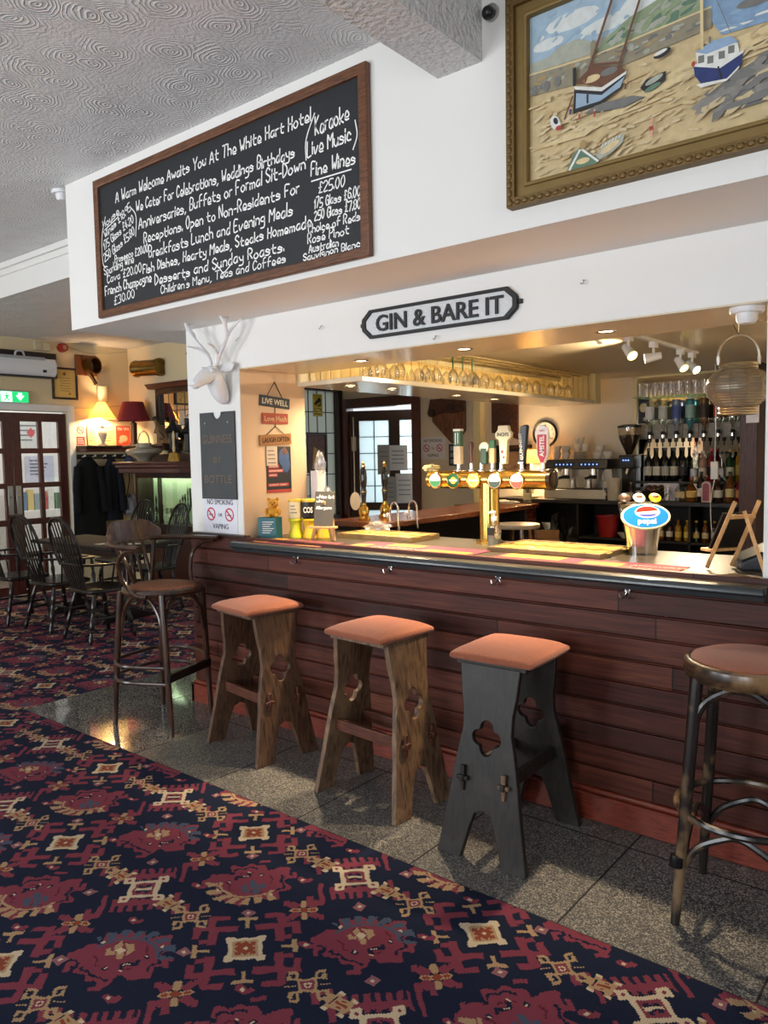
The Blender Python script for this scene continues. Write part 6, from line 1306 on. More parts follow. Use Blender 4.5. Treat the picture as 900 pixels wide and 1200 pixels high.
# table lamp glowing behind the beer handles
def cone_lamp(name, label, loc, base_prof, base_m, shade, shade_m, power, color, bulb_z):
    t = thing(name, label, 'table lamp', loc)
    b = MB(); b.lathe(base_prof, 20); b.build('base', base_m, t)
    (r0, z0), (r1, z1) = shade
    b = MB(); b.lathe([(r0, z0), (r1, z1), (r1-0.003, z1), (r0-0.003, z0)], 28, cap=False); b.build('lamp_shade', shade_m, t)
    if power:
        MB().ball((0, 0, bulb_z), 0.028).build('bulb', mat('bulb_glow', '#ffe0a8', 0.5, emit='#ffcf8a', es=18), t)
        l = point('lamp_light', (0, 0, bulb_z), power, color, 0.06); l.parent = t
    return t
shade_w = frosted('cream_lampshade', '#e6cf9a', 0.8)
t = cone_lamp('table_lamp', 'small lit lamp glowing on the back shelf beside the coffee machine', (0.17, 4.22, 1.085), [(0.07, 0), (0.07, 0.02), (0.02, 0.05), (0.03, 0.12), (0.018, 0.2), (0.012, 0.36)], mat('ornate_cream_glaze', '#d8c8a0', 0.3), ((0.15, 0.36), (0.06, 0.50)), shade_w, 40, WARM, 0.42)
# back-bar counter and shelves
bb = thing('back_bar', 'dark back bar counter with open shelves along the servery wall', 'counter', (0, 0, 0)); dk = mat('black_laminate', '#1e1a18', 0.35)
MB().box(-0.2, 2.30, 4.08, 4.499, 1.045, 1.085).build('counter_top', dk, bb, bevel=0.004)
b = MB()
for x in (-0.2, 0.72, 1.28, 1.8, 2.28): b.box(x, x+0.02, 4.12, 4.499, 0, 1.045)
b.box(-0.2, 2.3, 4.12, 4.499, 0.70, 0.72).box(-0.2, 2.3, 4.12, 4.499, 0.32, 0.34).box(-0.2, 2.3, 4.485, 4.499, 0, 1.045); b.build('carcass', mat('dark_carcass', '#1c1614', 0.6), bb)
MB().box(1.20, 2.22, 4.34, 4.499, 1.24, 1.26).build('riser_shelf', dk, bb)
MB().box(-0.35, 0.34, 3.55, 4.08, 1.0, 1.04).box(-0.3, 0.3, 3.6, 4.08, 0.3, 1.0).build('side_shelf', wood('wing_top_wood', '#4a2414', '#7b4526'), bb, bevel=0.004)
struct(MB().box(2.26, 2.40, 3.98, 4.499, 0, 2.275).build('column_2', wood('purple_brown_post', '#3a2626', '#5c4040', 0.5, (20, 20, 2)), bevel=0.006))
mir = thing('back_mirror', 'large mirror behind the bottles on the back bar', 'mirror', (0, 0, 0))
b = MB(); b.box(1.19, 2.22, 4.489, 4.499, 1.20, 2.26); b.build('glass', mat('mirror_glass', '#d6d4cc', 0.02, 1.0, var=0.0), mir)
b = MB(); b.box(1.15, 1.19, 4.46, 4.499, 1.085, 2.27).box(1.15, 2.26, 4.46, 4.499, 2.255, 2.275); b.build('frame', creamg, mir, bevel=0.003)
b = MB(); b.box(1.20, 1.30, 4.478, 4.488, 1.82, 2.05).m(1).ball((1.25, 4.475, 1.97), (0.04, 0.006, 0.045)).ball((1.27, 4.475, 1.86), (0.025, 0.006, 0.02)); tag(b.build('dark_plaque', [blackm, mat('plaque_cream', '#c9bc92', 0.5)]), 'small black plaque with cream shapes at left edge of the mirror', 'plaque')
# top glass shelf with hung and stood glasses
t = thing('glass_shelf', 'high glass shelf across the top of the back mirror', 'shelf', (0, 0, 0)); b = MB(); b.box(1.2, 2.2, 4.32, 4.485, 2.055, 2.063); b.build('shelf_glass', pane('shelf_glass', '#e6ffe8', 0.25, 0.02, '#dff0e4'), t); b = MB()
for x in (1.24, 1.7, 2.16): b.box(x-0.006, x+0.006, 4.34, 4.487, 2.035, 2.055)
b.build('bracket', chrome, t)
b = MB(); b.lathe([(0.001, 0.003), (0.024, 0.003), (0.026, 0), (0.034, 0.13), (0.032, 0.13), (0.024, 0.008), (0.001, 0.006)], 12); tm = b.build('tumbler', wg)
for k in range(13):
    o = tm if k == 0 else tm.copy()
    if k: COL.objects.link(o)
    o.location = (1.245+0.075*k, 4.395, 2.063); tag(o, 'clear straight glass standing on the high shelf above the mirror', 'glass', 'glasses on the high mirror shelf')
# ---- bottles
def bottle_geo(h, r, kind):
    if kind == 'wine': return [(r*0.9, 0), (r, 0.008), (r, h*0.60), (r*0.8, h*0.68), (r*0.38, h*0.76), (r*0.36, h*0.97), (r*0.42, h*0.975), (r*0.42, h), (0.001, h)]
    if kind == 'squat': return [(r*0.92, 0), (r, 0.01), (r, h*0.5), (r*0.85, h*0.6), (r*0.4, h*0.72), (r*0.36, h*0.95), (r*0.36, h), (0.001, h)]
    return [(r*0.92, 0), (r, 0.008), (r, h*0.66), (r*0.75, h*0.74), (r*0.38, h*0.80), (r*0.36, h), (0.001, h)]
BC = {}
def bottle(label, loc, h=0.30, r=0.037, kind='spirit', gm=None, lab='#cfc8b4', cap='#1a1a1c', sq=False, group='bottles on the back bar', lz=(0.18, 0.45)):
    key = (h, r, kind, gm.name, lab, cap, sq)
    t = thing('bottle', label, 'bottle', loc, 0, group)
    if key in BC:
        for ch in BC[key].children:
            c = ch.copy(); COL.objects.link(c); c.parent = t
        return t
    b = MB(); b.lathe(bottle_geo(h, r, kind), 4 if sq else 16, rotz(PI/4) if sq else None); b.build('glass_body', gm, t, bevel=0.004 if sq else 0)
    if lab:
        b = MB(); rr = r*1.02 if not sq else r*1.025
        b.lathe([(rr, h*lz[0]), (rr, h*lz[1])], 4 if sq else 16, rotz(PI/4) if sq else None, cap=False); b.build('paper_label', mat('lab'+lab, lab, 0.6, var=0.3, scale=90), t)
    b = MB(); b.lathe([(r*0.44, h*0.93), (r*0.44, h*1.01), (0.001, h*1.015)], 12); b.build('cap', mat('cap'+cap, cap, 0.3), t)
    BC[key] = t; return t
winedark = mat('dark_wine_glass', '#0c0f0c', 0.08, coat=0.3); clear = thin_glass('clear_bottle_glass', '#eef6f2', 0.08, 0.8); amber = mat('amber_spirit', '#a8631c', 0.06, trans=0.7); greeng = mat('green_bottle', '#1f4a2e', 0.08, trans=0.4); ruby = mat('ruby_liqueur', '#8c1f28', 0.08, trans=0.4); teal = mat('teal_bottle', '#4f9aa0', 0.08, trans=0.6); gold = mat('golden_liqueur', '#c79a2e', 0.08, trans=0.5); brownb = mat('brown_bottle', '#2c1a10', 0.1)
for k in range(5): bottle('%s dark wine bottle from the left on the mirror riser shelf' % ORD[k], (1.33+0.082*k, 4.40, 1.26), 0.315, 0.037, 'wine', winedark, ('#b8b4a4', '#c2bfae', '#a8a498', '#b8b4a4', '#2a2a2c')[k], ('#3a1418', '#1a1a1c', '#23263a', '#1a1a1c', '#1a1a1c')[k], group='dark wine bottles on the riser')
row = [('small clear bottle with silver label on the riser right of the wines', 1.755, 0.26, 0.030, 'spirit', clear, '#b9bcc0', '#8a8c90', 0), ('rose tinted bottle with pale label on the riser', 1.835, 0.28, 0.034, 'spirit', mat('rose_bottle', '#c9a08a', 0.1, trans=0.5), '#d8c8b8', '#c0b0a0', 0), ('dark red bottle with red cap on the riser', 1.915, 0.30, 0.036, 'spirit', ruby, '#2a1a1a', '#b02a2a', 0), ('clear square bottle with white label on the riser', 1.995, 0.27, 0.042, 'squat', clear, '#d6d6d2', '#2a2a2c', 1), ('green bottle with cream label on the riser beside the hanging cable', 2.075, 0.29, 0.036, 'spirit', greeng, '#cfc8a8', '#b08a2a', 0), ('tall golden liqueur bottle on the riser nearest the purple post', 2.16, 0.34, 0.038, 'wine', gold, '#c9b060', '#c9a23a', 0)]
for lab, x, h, r, kd, gm, lc, cc, sq in row: bottle(lab, (x, 4.40, 1.26), h, r, kd, gm, lc, cc, sq)
front = [('small brown mixer bottle standing left on the back bar', 1.24, .17, .026, 'spirit', brownb, '#c8c4b8', '#b08a2a', 0), ('squat clear decanter shaped bottle on the back bar', 1.70, .20, .045, 'squat', clear, '#c7b48a', '#1a1a1c', 0), ('round amber whisky bottle on the back bar', 1.80, .22, .045, 'squat', amber, '#c9a860', '#a03028', 0), ('black bottle with white label behind the pink gin', 1.885, .27, .035, 'spirit', winedark, '#d0cdc4', '#1a1a1c', 0), ('dark triangular labelled bottle on the back bar beside the pink gin', 2.03, .24, .042, 'squat', brownb, '#c2bdb6', '#1a1a1c', 0), ('tall amber spirit bottle with cream label on the back bar', 2.13, .27, .036, 'spirit', amber, '#d8c890', '#1a1a1c', 0), ('reddish amber bottle on the back bar beside the purple post', 2.215, .25, .034, 'spirit', ruby, '#c98a5a', '#b08a2a', 0)]
for lab, x, h, r, kd, gm, lc, cc, sq in front: bottle(lab, (x, 4.20, 1.085), h, r, kd, gm, lc, cc, sq)
t = thing('bottle', 'arched pink gin bottle with pale border at front of back bar', 'bottle', (1.95, 4.14, 1.085), 0, 'bottles on the back bar')
b = MB(); b.prism([(-0.04, 0), (0.04, 0)]+arc(0, 0.15, 0.04, 0, PI, 10), -0.02, 0.02, FRONT); b.build('glass_body', mat('pale_pink_glass', '#d9b9b4', 0.15), t, bevel=0.006)
b = MB(); b.prism([(-0.028, 0.015), (0.028, 0.015)]+arc(0, 0.145, 0.028, 0, PI, 10), 0.0205, 0.0215, FRONT); b.build('paper_label', mat('mauve_label', '#8c4a58', 0.5), t)
# fruit bowl, jars, white box, teapot, small items
t = thing('dark_fruit_bowl', 'dark bowl of plum and orange fruit on back bar before white card', 'bowl', (1.46, 4.22, 1.085))
b = MB(); b.lathe([(0.05, 0), (0.10, 0.04), (0.125, 0.09), (0.12, 0.09), (0.095, 0.045), (0.001, 0.012)], 22); b.build('bowl', mat('dark_basket', '#241a16', 0.6, bump=0.5), t)
q = random.Random(2)
for k in range(9):
    a = 2*PI*k/9; rr = 0.06 if k else 0
    tag(MB().ball((1.46+rr*math.cos(a), 4.22+rr*math.sin(a), 1.085+0.105+q.uniform(-.01, .015)), 0.03, 12, 8).build('fruit', mat('fruit%d' % (k % 3), ('#4a2a2c', '#5a3b22', '#3a3a24')[k % 3], 0.4)), 'small dark round fruit piled in the dark bowl on the back bar', 'fruit', 'fruit in the dark bowl')
tag(MB().box(1.36, 1.66, 4.30, 4.305, 1.13, 1.245).box(1.36, 1.66, 4.29, 4.325, 1.085, 1.13).build('card_sign', mat('pale_card', '#c9c4cc', 0.7), bevel=0.002), 'wide pale blank card propped on back bar under the wine bottles', 'card')
b = MB(); b.lathe([(0.02, 0), (0.026, 0.005), (0.030, 0.14), (0.028, 0.14), (0.022, 0.01), (0.001, 0.008)], 16); o = b.build('tumbler', wg); o.location = (1.60, 4.14, 1.085); tag(o, 'tall clear glass on the back bar right of the fruit bowl', 'glass')
t = thing('milk_jug', 'translucent plastic jug with a little milk beside the coffee machine', 'jug', (1.10, 4.13, 1.085))
b = MB(); b.lathe([(0.058, 0), (0.06, 0.005), (0.068, 0.215), (0.065, 0.215), (0.057, 0.008), (0.001, 0.006)], 22); b.build('jug', mat('cloudy_plastic', '#c9bfae', 0.35, trans=0.35), t); b = MB(); b.lathe([(0.001, 0.007), (0.056, 0.008), (0.057, 0.05), (0.001, 0.051)], 22); b.build('milk', mat('milk', '#e2d6b8', 0.4), t); b = MB(); b.tube(spl([(-0.066, 0, 0.18), (-0.105, 0, 0.17), (-0.10, 0, 0.08), (-0.062, 0, 0.05)], 4), 0.008, 8); b.build('handle', mat('cloudy_plastic', '#c9bfae', 0.35), t)
for i, (x, y, r, h, c, lab) in enumerate(((1.23, 4.13, 0.035, 0.075, '#c6bfae', 'white mug on the back bar right of the milk jug'), (1.33, 4.16, 0.03, 0.09, '#d2cfc8', 'small white pot on the back bar left of the fruit bowl'))):
    t = thing('mug', lab, 'mug', (x, y, 1.085)); b = MB(); b.lathe([(r*0.9, 0), (r, 0.006), (r, h), (r*0.92, h), (r*0.88, 0.01), (0.001, 0.008)], 18); b.build('cup', mat('mug%d' % i, c, 0.25), t); b = MB(); b.torus((r+0.012, 0, h*0.5), h*0.26, 0.004, 14, 6, T(r+0.012, 0, h*0.5) @ rx(PI/2) @ T(-r-0.012, 0, -h*0.5)); b.build('handle', mat('mug%d' % i, c, 0.25), t)
# ---- spirit optics
band = thing('optic_board', 'grey wooden board with spirit optics fixed across the mirror', 'optic board', (0, 0, 0)); b = MB()
for k in range(7): b.box(1.195+0.147*k, 1.335+0.147*k, 4.455, 4.488, 1.665, 1.80)
b.build('panel', wood('grey_board', '#7c7468', '#a29a8c', 0.5, (3, 30, 30)), band, bevel=0.003)
cols_ = [(clear, '#c9ccd0', 'clear'), (clear, '#bfc2b6', 'second clear'), (mat('blue_white_bottle', '#9aa8c0', 0.1, trans=0.6), '#4a5a90', 'blue labelled'), (teal, '#8fb0a4', 'teal green'), (mat('brown_clear', '#8a6a4a', 0.1, trans=0.5), '#3a2f28', 'brown'), (clear, '#a84a3a', 'red labelled'), (clear, '#c0a0a0', 'pale pink labelled')]
for k, (gm, lc, nm) in enumerate(cols_):
    x = 1.345+0.125*k
    t = thing('spirit_optic', '%s inverted spirit bottle on optic, %s from the left across the mirror' % (nm, ORD[k]), 'optic bottle', (x, 4.39, 1.70), 0, 'inverted bottles on optics')
    b = MB(); b.lathe([(0.014, 0.03), (0.014, 0.075), (0.038, 0.11), (0.041, 0.13), (0.041, 0.315), (0.036, 0.325), (0.001, 0.325)], 16); b.build('bottle', gm, t)
    b = MB(); b.lathe([(0.042, 0.15), (0.042, 0.27)], 16, cap=False); b.build('paper_label', mat('lab'+lc, lc, 0.6, var=0.3, scale=90), t)
    b = MB(); b.lathe([(0.017, -0.07), (0.02, -0.05), (0.02, 0.02), (0.016, 0.035)], 14).cyl((0, 0, -0.07), (0, 0, -0.11), 0.006, seg=8).box(-0.012, 0.012, 0, 0.06, -0.01, 0.02); b.build('measure', blackplastic, t)
    b = MB(); b.lathe([(0.0205, -0.03), (0.0205, 0.0)], 14, cap=False); b.build('chrome_band', chrome, t)
# ---- coffee machine, cups, grinder
t = thing('espresso_machine', 'steel two group espresso machine on the back bar', 'coffee machine', (0.69, 4.30, 1.085))
b = MB(); b.box(-0.33, 0.33, -0.17, 0.19, 0.0, 0.10).box(-0.30, 0.30, 0.05, 0.19, 0.10, 0.30); b.build('base', steel, t, bevel=0.008)
b = MB(); b.box(-0.34, 0.34, -0.17, 0.19, 0.30, 0.395); b.build('head_casing', mat('dark_steel', '#54524e', 0.3, 0.8), t, bevel=0.008)
b = MB(); b.box(-0.22, 0.0, -0.1745, -0.17, 0.325, 0.365).box(0.05, 0.26, -0.1745, -0.17, 0.325, 0.365); b.build('button_panel', mat('blue_buttons', '#22304a', 0.3), t); b = MB()
for x in (-0.19, -0.15, -0.11, -0.07, -0.03, 0.08, 0.12, 0.16, 0.20, 0.24): b.cyl((x, -0.1745, 0.345), (x, -0.178, 0.345), 0.008, seg=10)
b.build('button_lights', mat('blue_lit', '#9ab8e8', 0.4, emit='#7aa4ff', es=1.2), t)
for x in (-0.14, 0.15):
    b = MB(); b.lathe([(0.042, 0.24), (0.042, 0.30)], 18, T(x, -0.06, 0)); b.build('group_head', chrome, t); b = MB(); b.lathe([(0.036, 0.20), (0.04, 0.235)], 18, T(x, -0.06, 0)).cyl((x, -0.09, 0.222), (x, -0.23, 0.21), 0.014, seg=10); b.build('portafilter', blackplastic, t)
b = MB(); b.box(-0.31, 0.31, -0.16, 0.04, 0.10, 0.108); b.build('drip_grille', blackplastic, t); b = MB()
for x in (-0.29, 0.29): b.tube(spl([(x, -0.13, 0.30), (x, -0.16, 0.22), (x*0.98, -0.15, 0.14)], 4), 0.005, 8)
b.build('steam_wand', chrome, t)
b = MB()
for z in (0.0, 0.012): pass
china = mat('white_china', '#cfc9be', 0.2)
for i, (x, y, lab) in enumerate(((0.62, 4.24, 'steel milk pitcher under the left group of the espresso machine'), (0.80, 4.22, 'steel milk pitcher under the right group of the espresso machine'))):
    b = MB(); b.lathe([(0.038, 0), (0.04, 0.01), (0.032, 0.07), (0.034, 0.09), (0.031, 0.09), (0.03, 0.07), (0.036, 0.012), (0.001, 0.008)], 18); o = b.build('milk_pitcher', steel); o.location = (x, y, 1.193); tag(o, lab, 'pitcher')
cupn = 0
def cup(label, x, y, z):
    global cupn
    t = thing('cup', label, 'cup', (x, y, z), random.Random(cupn).uniform(0, 6), 'china cups on the espresso machine'); cupn += 1
    b = MB(); b.lathe([(0.025, 0), (0.03, 0.004), (0.043, 0.045), (0.046, 0.07), (0.043, 0.07), (0.028, 0.01), (0.001, 0.008)], 18); b.build('bowl', china, t)
    b = MB(); b.tube(spl([(0.042, 0, 0.055), (0.066, 0, 0.052), (0.06, 0, 0.025), (0.036, 0, 0.02)], 4), 0.004, 6); b.build('handle', china, t)
MZ = 1.481
cup('lower china cup at the left of the espresso machine top', 0.44, 4.25, MZ); cup('upper china cup stacked at the left of the espresso machine top', 0.44, 4.25, MZ+0.066)
cup('lower china cup second from left on the espresso machine top', 0.55, 4.24, MZ); cup('upper china cup stacked second from left on the espresso machine top', 0.55, 4.24, MZ+0.066)
for k in range(6):
    b = MB(); b.lathe([(0.04, 0), (0.075, 0.010), (0.076, 0.013), (0.001, 0.006)], 22); o = b.build('saucer', china); o.location = (0.70, 4.24, MZ+0.0125*k); tag(o, 'white saucer in the stack on the espresso machine', 'saucer', 'saucers stacked on the espresso machine')
cup('china cup sitting on the stack of saucers', 0.68, 4.22, MZ+0.08); cup('china cup on the saucer stack, farther from the lamp', 0.74, 4.27, MZ+0.08); cup('china cup topmost above the saucer stack', 0.70, 4.24, MZ+0.146)
cup('lower china cup at the right of the espresso machine top', 0.88, 4.25, MZ); cup('upper china cup stacked at the right of the espresso machine top', 0.90, 4.27, MZ+0.066); cup('china cup at the far right end of the espresso machine top', 0.975, 4.28, MZ)
t = thing('coffee_grinder', 'black coffee grinder with a clear hopper of beans', 'coffee grinder', (1.165, 4.34, 1.085))
b = MB(); b.box(-0.085, 0.085, -0.10, 0.12, 0, 0.04).box(-0.07, 0.07, -0.02, 0.12, 0.04, 0.42).box(-0.075, 0.075, -0.08, 0.12, 0.30, 0.43); b.build('body', mat('grinder_black', '#201e1d', 0.3), t, bevel=0.01)
b = MB(); b.lathe([(0.03, 0.43), (0.04, 0.46), (0.095, 0.58), (0.108, 0.66), (0.108, 0.70)], 28, cap=False); b.build('hopper', pane('hopper_plastic', '#ffffff', 0.15, 0.03, '#efe8dc'), t)
b = MB(); b.lathe([(0.028, 0.435), (0.038, 0.465), (0.09, 0.575), (0.10, 0.62), (0.001, 0.63)], 28); b.build('beans', mat('coffee_beans', '#22140d', 0.5, var=0.6, scale=120, bump=0.6), t)
b = MB(); b.lathe([(0.112, 0.695), (0.112, 0.71), (0.06, 0.725), (0.001, 0.728)], 28); b.build('lid', blackplastic, t)
b = MB(); b.box(-0.05, 0.05, -0.083, -0.08, 0.35, 0.41); b.build('panel', mat('panel_navy', '#1a2440', 0.3), t); b = MB()
for x in (-0.025, 0.0, 0.025): b.cyl((x, -0.083, 0.38), (x, -0.086, 0.38), 0.008, seg=10)
b.build('button_lights', mat('blue_lit', '#9ab8e8', 0.4, emit='#7aa4ff', es=1.2), t)
b = MB(); b.tube([(0, -0.05, 0.30), (0, -0.075, 0.24)], [0.025, 0.015], 12); b.build('spout', chrome, t)
# shelf below: red bucket, mixers, bowl, bag
t = thing('red_bucket', 'red plastic bucket on the shelf under the coffee machine', 'bucket', (0.99, 4.26, 0.72)); b = MB(); b.lathe([(0.085, 0), (0.115, 0.20), (0.12, 0.20), (0.12, 0.21), (0.11, 0.21), (0.082, 0.008), (0.001, 0.006)], 24); b.build('pail', mat('red_plastic', '#8c1a1c', 0.4), t); b = MB(); b.tube([(0.118*math.cos(a), -0.03-0.06*math.sin(a), 0.205-0.02*math.sin(a)) for a in [PI*k/12 for k in range(13)]], 0.003, 6); b.build('handle', steel, t)
o = MB().lathe([(0.03, 0), (0.075, 0.05), (0.072, 0.05), (0.001, 0.006)], 20).build('bowl', china); o.location = (1.18, 4.2, 0.72); tag(o, 'white bowl on the lower shelf right of the red bucket', 'bowl')
mcols = [(gold, '#d8c05a', '#c9a23a'), (amber, '#c9b890', '#b08a2a'), (gold, '#c7a24a', '#a03028'), (clear, '#c9b060', '#c9a23a'), (brownb, '#c8c4b8', '#b08a2a')]
for k in range(11):
    gm, lc, cc = mcols[(k*3) % 5]; bottle('%s mixer bottle from the left on the shelf under the back bar' % ORD[k], (1.36+0.08*k, 4.22, 0.72), 0.19, 0.028, 'spirit', gm, lc, cc, group='mixer bottles under the back bar')
for k in range(9):
    gm, lc, cc = mcols[(k*2+1) % 5]; bottle('%s beer bottle from the left on the bottom shelf of the back bar' % ORD[k], (1.34+0.095*k, 4.22, 0.34), 0.22, 0.03, 'wine', brownb, lc, cc, group='beer bottles on the bottom shelf')
# dim odds and ends under the left
t = thing('bar_stool_inside', 'round topped wooden stool standing inside the servery', 'stool', (1.22, 2.05, 0))
MB().lathe([(0.17, 1.0), (0.175, 1.015), (0.17, 1.03), (0.001, 1.032)], 28).build('seat', mat('grey_stool_top', '#8a7f70', 0.3), t)
for s in ((-1, -1), (-1, 1), (1, -1), (1, 1)): b = MB(); b.tube([(s[0]*0.09, s[1]*0.09, 1.0), (s[0]*0.17, s[1]*0.17, 0)], 0.018, 8); b.build('leg', wood('wing_top_wood', '#4a2414', '#7b4526'), t)
t = thing('cardboard_box', 'open brown cardboard box on the servery floor behind the font', 'box', (0.95, 3.0, 0.0), 0.5)
b = MB(); b.box(-0.13, 0.13, -0.10, 0.10, 0, 0.80); b.box(-0.13, -0.12, -0.10, 0.10, 0.80, 0.90, T(-0.02, 0, -0.05) @ ry(-0.1)).box(-0.13, 0.13, 0.09, 0.10, 0.80, 0.88); b.build('carton', mat('brown_card', '#765636', 0.7), t, bevel=0.003)
t = thing('bin_bag', 'black crumpled bin bag standing below the side shelf', 'bag', (0.72, 3.72, 0.0)); crumple((0, 0, 0.44), (0.22, 0.2, 0.46), 6).build('sack', mat('black_polythene', '#131312', 0.3, bump=0.6), t)
for i, (x, y, w, c, lab) in enumerate(((0.05, 3.8, 0.12, '#c9c0b0', 'white folded cloth lying on the brown side shelf'), (0.22, 3.72, 0.09, '#b9b2a4', 'pale small dish on the brown side shelf end'))):
    o = crumple((0, 0, 0.02), (w, w*0.7, 0.024), 20+i).build('folded_cloth' if i == 0 else 'dish', mat('cloth%d' % i, c, 0.8)); o.location = (x, y, 1.04); tag(o, lab, 'cloth' if i == 0 else 'dish')
o = bottle('clear water carafe bottle on the brown side shelf beside the lamp', (0.27, 3.95, 1.04), 0.24, 0.045, 'squat', clear, '#c9b890', '#b8b8b4', 0, 'bottles on the back bar')
# ---- track light
t = thing('track_light', 'white ceiling track with four spotlight heads over the back bar', 'track light', (2.22, 0, 2.275))
MB().box(-0.018, 0.018, 1.55, 2.95, -0.02, 0).build('track', whitepl, t, bevel=0.003)
for k, (y, dx, dz) in enumerate(((1.66, 0.5, -0.5), (2.08, -0.9, -0.15), (2.60, 0.6, -0.7), (2.85, 0.75, -0.6))):
    b = MB(); b.box(-0.02, 0.02, y-0.03, y+0.03, -0.055, -0.02).cyl((0, y, -0.055), (0, y, -0.10), 0.009, seg=10); b.build('stem', whitepl, t)
    d = Vector((dx, -0.35, dz)).normalized(); p = Vector((0, y, -0.115))
    b = MB(); b.tube([p-d*0.05, p-d*0.01, p+d*0.03, p+d*0.055], [0.022, 0.026, 0.03, 0.034], 18); hd = b.build('spot_head', whitepl, t)
    b = MB(); b.tube([p+d*0.0551, p+d*0.057], [0.029, 0.029], 18); b.build('lamp', mat('spot_glow_%d' % (k % 2), '#fff2d0', 0.4, emit=('#fff0c8', '#ffe06a')[k in (0, 2)], es=(9, 7)[k in (0, 2)]), hd)
    l = spot('track_beam', p+d*0.07, d, 60, WARM2, 110, 0.5, 0.02); l.parent = t
t = thing('ceiling_spot', 'small white ceiling spotlight just behind the bar header', 'spotlight', (2.27, 1.08, 2.275)); b = MB(); b.cyl((0, 0, 0), (0, 0, -0.06), 0.012, seg=10); b.build('stem', whitepl, t); b = MB(); b.tube([(-0.05, 0, -0.075), (0.02, -0.02, -0.10), (0.045, -0.03, -0.115)], [0.02, 0.028, 0.034], 16); b.build('spot_head', whitepl, t); b = MB(); b.tube([(0.0455, -0.0302, -0.1155), (0.047, -0.031, -0.117)], [0.029, 0.029], 16); b.build('lamp', mat('spot_glow_0', '#fff2d0', 0.4, emit='#fff0c8', es=9), t)
t = thing('hanging_cable', 'white cable with a plug hanging before the bottles from the ceiling', 'cable', (2.08, 3.9, 0)); b = MB(); b.tube(spl([(0, 0.0, 2.27), (0.01, 0, 1.9), (0.0, 0.02, 1.45)], 8), 0.004, 6).tube(spl([(0, 0.02, 1.30), (-0.03, 0.02, 1.1), (-0.02, 0.03, 0.85), (0.0, 0.05, 0.75)], 6), 0.004, 6); b.build('flex', whitepl, t); MB().box(-0.03, 0.03, 0.0, 0.04, 1.30, 1.45).build('socket', whitepl, t, bevel=0.006)
# ================================================================ THE LOUNGE ON THE LEFT
WX = -4.8; WM_ = T(WX, 0, 0) @ EAST          # drawing plane on the door wall: x = +y, y = +z
def onwall(y, z, off=0.0): return Matrix(((0, -1, 0, WX+off), (1, 0, 0, y), (0, 0, 1, z), (0, 0, 0, 1)))    # local -y faces the room
t = thing('air_conditioner', 'white wall air conditioner on a brown board above the doors', 'air conditioner'); t.matrix_world = onwall(1.13, 2.63)
b = MB(); b.prism([(0, -0.11), (-0.13, -0.10), (-0.17, -0.06), (-0.18, 0.02), (-0.15, 0.10), (0, 0.11)], -0.53, 0.53, Matrix(((0, 0, 1, 0), (1, 0, 0, -0.03), (0, 1, 0, 0), (0, 0, 0, 1)))); b.build('casing', whitepl, t, bevel=0.008)
b = MB(); b.box(-0.50, 0.40, -0.196, -0.19, 0.0, 0.055, T(0, 0, 0.02) @ rx(-0.2)); b.build('intake_grille', mat('grey_grille', '#a9aaaa', 0.5), t)
b = MB(); b.box(-0.50, 0.50, -0.17, -0.06, -0.118, -0.104); b.build('outlet_vent', blackplastic, t); MB().box(0.36, 0.40, -0.21, -0.2, -0.06, -0.03).build('badge', blackplastic, t)
MB().box(-0.75, 0.62, -0.028, -0.002, -0.10, 0.19).build('backing_board', dark_wood, t, bevel=0.003)
b = MB(); b.tube(spl([(0.1, -0.08, 0.10), (0.12, -0.08, 0.17), (0.20, -0.06, 0.18), (0.24, -0.03, 0.12)], 5), 0.012, 8); b.build('pipe', whitepl, t)
t = thing('exit_sign', 'lit green emergency exit sign above the glazed doors', 'exit sign'); t.matrix_world = onwall(1.14, 2.29)
MB().box(-0.26, 0.26, -0.05, 0, -0.075, 0.075).build('casing', whitepl, t, bevel=0.02)
egl = mat('exit_green', '#1aa05a', 0.4, emit='#18b060', es=1.3); ewh = mat('exit_white', '#e8fff0', 0.4, emit='#e0fff0', es=1.6)
b = MB(); b.box(-0.24, 0.24, -0.053, -0.05, -0.06, 0.06).m(1).box(-0.075, 0.05, -0.0535, -0.052, -0.055, 0.055).m(1)
b.prism([(0.12, 0.015), (0.12, 0.045), (0.165, 0.045), (0.165, 0.015), (0.19, 0.015), (0.1425, -0.04), (0.095, 0.015)], 0.053, 0.0545, FRONT)
b.m(0).ball((-0.01, -0.054, 0.035), (0.011, 0.001, 0.011)).prism([(-0.03, 0.02), (0.012, 0.02), (0.03, 0.0), (0.02, -0.006), (0.005, 0.005), (0.006, -0.015), (0.028, -0.045), (0.014, -0.05), (-0.008, -0.02), (-0.03, -0.045), (-0.045, -0.04), (-0.018, -0.01), (-0.02, 0.006), (-0.04, 0.0)], 0.0535, 0.0548, FRONT)
b.m(1).prism([(-0.20, -0.03), (-0.20, 0.03), (-0.15, 0.03), (-0.15, 0.02), (-0.19, 0.02), (-0.19, 0.006), (-0.155, 0.006), (-0.155, -0.004), (-0.19, -0.004), (-0.19, -0.02), (-0.15, -0.02), (-0.15, -0.03)], 0.053, 0.0545, FRONT); b.build('lit_panel', [egl, ewh], t)
t = thing('junction_boxes', 'pair of small cream electrical boxes high above the doors', 'electrical box'); t.matrix_world = onwall(1.58, 2.89)
